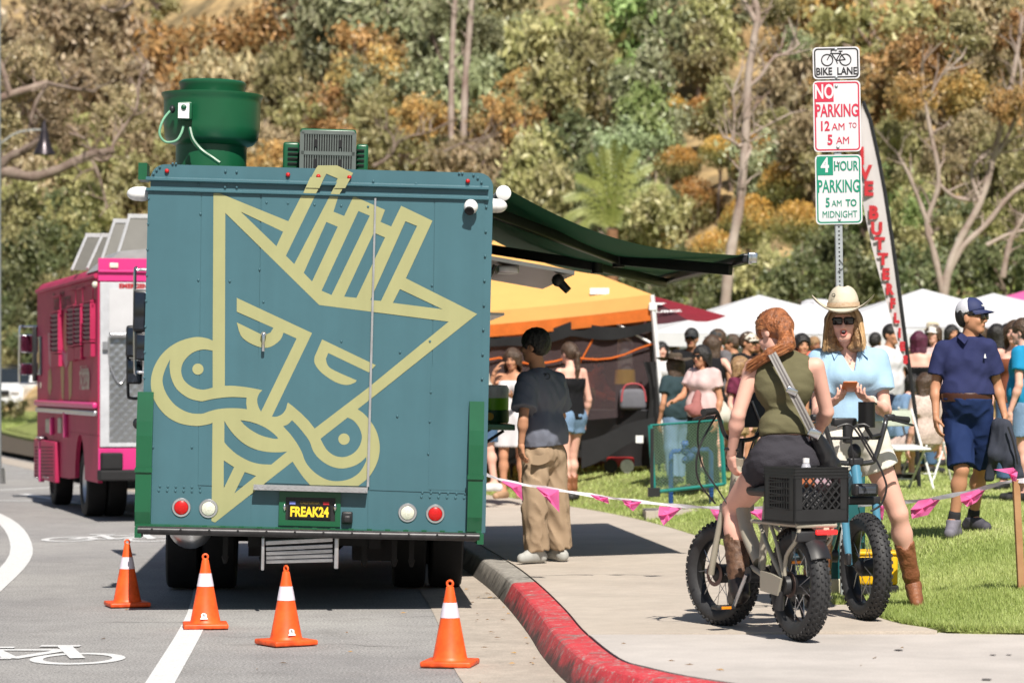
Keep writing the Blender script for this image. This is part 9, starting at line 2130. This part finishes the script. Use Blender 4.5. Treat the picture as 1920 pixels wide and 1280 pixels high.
limb_tree('fallen_branch', 'bare tan branch lying on the slope right of the air conditioner', 100, (720, 330), [([(700, 312), (722, 300), (738, 280), (735, 255), (722, 240)], 6, 2.5), ([(738, 275), (770, 255), (800, 250), (830, 235)], 3, 1.5)], M_BARK)
limb_tree('fallen_branch', 'bare branching deadwood on the slope above the truck roof corner', 101, (860, 290), [([(832, 285), (870, 268), (910, 258), (940, 248)], 3.5, 1.5), ([(865, 270), (890, 275), (925, 272)], 2.5, 1.2)], M_BARK)
# palm behind the awning
pd_ = hill_d(1150, 440, 2.0) - 6; pc_ = P(1148, 425, pd_); pb_ = V(pc_.x, pc_.y, float(hill_z(np.array(pc_.x), np.array(pc_.y))) + .44)
o = empty('palm_tree', pb_, 'green palm with arching fronds behind the awning', 'palm tree')
b = MB(pb_); b.cyl(pb_, pc_ + V(0, 0, -.1), .22, .20, 10); b.build('trunk', mat('palm_trunk', rgb(150, 110, 80, .7), .9, scale=5, var=.25, bump=.6, bscale=14), o, True)
M_PALM = mat('palm_leaf', (.22, .26, .06), .45, scale=1.5, col2=(.36, .38, .12), thin=.2); sc_ = pd_ / F
tips = [(1152, 262), (1172, 272), (1128, 275), (1105, 290), (1080, 330), (1058, 372), (1050, 420), (1080, 440), (1195, 282), (1222, 310), (1245, 350), (1255, 410), (1235, 440), (1140, 280), (1110, 340), (1190, 330)]
for i, (u, v) in enumerate(tips):
 e = P(u, v, pd_ + (-1.2 + .16 * i)); m_ = lerp(pc_, e, .55) + V(0, 0, .35 + .2 * abs(u - 1150) / 100); C_ = catmull([pc_, m_, e], 8); b = MB(pb_)
 b.tube(C_, [lerp(.045, .010, j / (len(C_) - 1)) for j in range(len(C_))], 5)
 for j in range(2, len(C_)):
  for k2 in range(2):
   p = lerp(C_[j - 1], C_[j], k2 / 3); t = (C_[j] - C_[j - 1]).normalized(); s = t.cross(V(0, -1, .3)).normalized(); L_ = .30 * math.sin(PI * (.12 + .85 * j / len(C_))) + .08
   for sg_ in (-1, 1):
    tip = p + (s * sg_ * .75 + t * .75 + V(0, 0, -.18)) * L_; w_ = t * .034
    b.add([p - w_, p + w_, tip], [(0, 1, 2)])
 b.build('frond', M_PALM, o, fix=False)
# grey rock face and sandstone outcrops
def rock(u, v, r3, m, label, hc=.3):
 d = hill_d(u, v, hc) ; p = P(u, v, d); k = d / F
 vq = sdf([ell(p, [x * k for x in r3], None, .05), ell(p + V(r3[0] * k * .5, 0, -r3[2] * k * .4), [x * k * .7 for x in r3], None, .3), ell(p + V(-r3[0] * k * .4, 0, r3[2] * k * .4), [x * k * .6 for x in r3], None, .3)], .10, (), (), (.12, 3.2, int(u), (1, 1, .7)))
 tag(link_mesh('rock_outcrop', vq_mesh('rock_outcrop', vq), m), label, 'rock')
M_RKG = mat('grey_rock', rgb(168, 148, 138, .7), .95, scale=1.2, var=.15, bump=.5, bscale=4); M_RKT = mat('sandstone', rgb(222, 190, 140, .75), .95, scale=.9, col2=rgb(150, 120, 84, .7), bump=.8, bscale=3)
rock(1312, 150, (34, 40, 44), M_RKG, 'grey rock face among the trees left of the tall pale trunk')
rock(1400, 70, (55, 40, 60), M_RKT, 'ochre sandstone bluff behind the tall pale trunk'); rock(1680, 130, (30, 30, 40), M_RKT, 'small pale sandstone outcrop right of the bike lane sign')
rock(372, 90, (30, 30, 40), M_RKT, 'ochre bare bank above the exhaust fan')
# brush along the verge, left
vq_ = PROTO['olive'][0]
sb = empty('shrub', V(-16.6, 96, .25), 'low olive bush on the verge in front of the white car', 'shrub'); c = link_mesh('foliage', PROTO['olive'][1][0], None, sb); c.location = (0, 0, .55); c.scale = (.75, .7, .75)
# the wood goes on beyond both edges of the picture: one mass
g = random.Random(77); vs_, cs_ = [], []
for i in range(64):
 u = g.uniform(-1150, -120) if i % 2 else g.uniform(2040, 2900); v = g.uniform(-20, 520); kind = g.choice(['olive', 'brown', 'grey', 'rust', 'olive', 'dark']); d = hill_d(u, v, 3.2); p = P(u, v, d)
 me = PROTO[kind][0][0]; n = len(me.vertices); co = np.zeros(n * 3, np.float32); me.vertices.foreach_get('co', co); cl = np.zeros(n * 4, np.float32); me.attributes['Col'].data.foreach_get('color', cl)
 k = 4 * (i % 3 + 1); q = co.reshape(-1, 4, 3)[i % 2::2]; cc_ = cl.reshape(-1, 4, 4)[i % 2::2]; s_ = g.uniform(90, 150) * d / F
 vs_.append(q.reshape(-1, 3) * s_ + np.array(p)); cs_.append(cc_.reshape(-1, 4))
v = np.concatenate(vs_); me = vq_mesh('woodland', (v, np.arange(len(v)).reshape(-1, 4))); at = me.attributes.new('Col', 'FLOAT_COLOR', 'POINT'); at.data.foreach_set('color', np.concatenate(cs_).astype(np.float32).ravel())
link_mesh('woodland', me, M_LEAF, kind='stuff')
text_meshes()
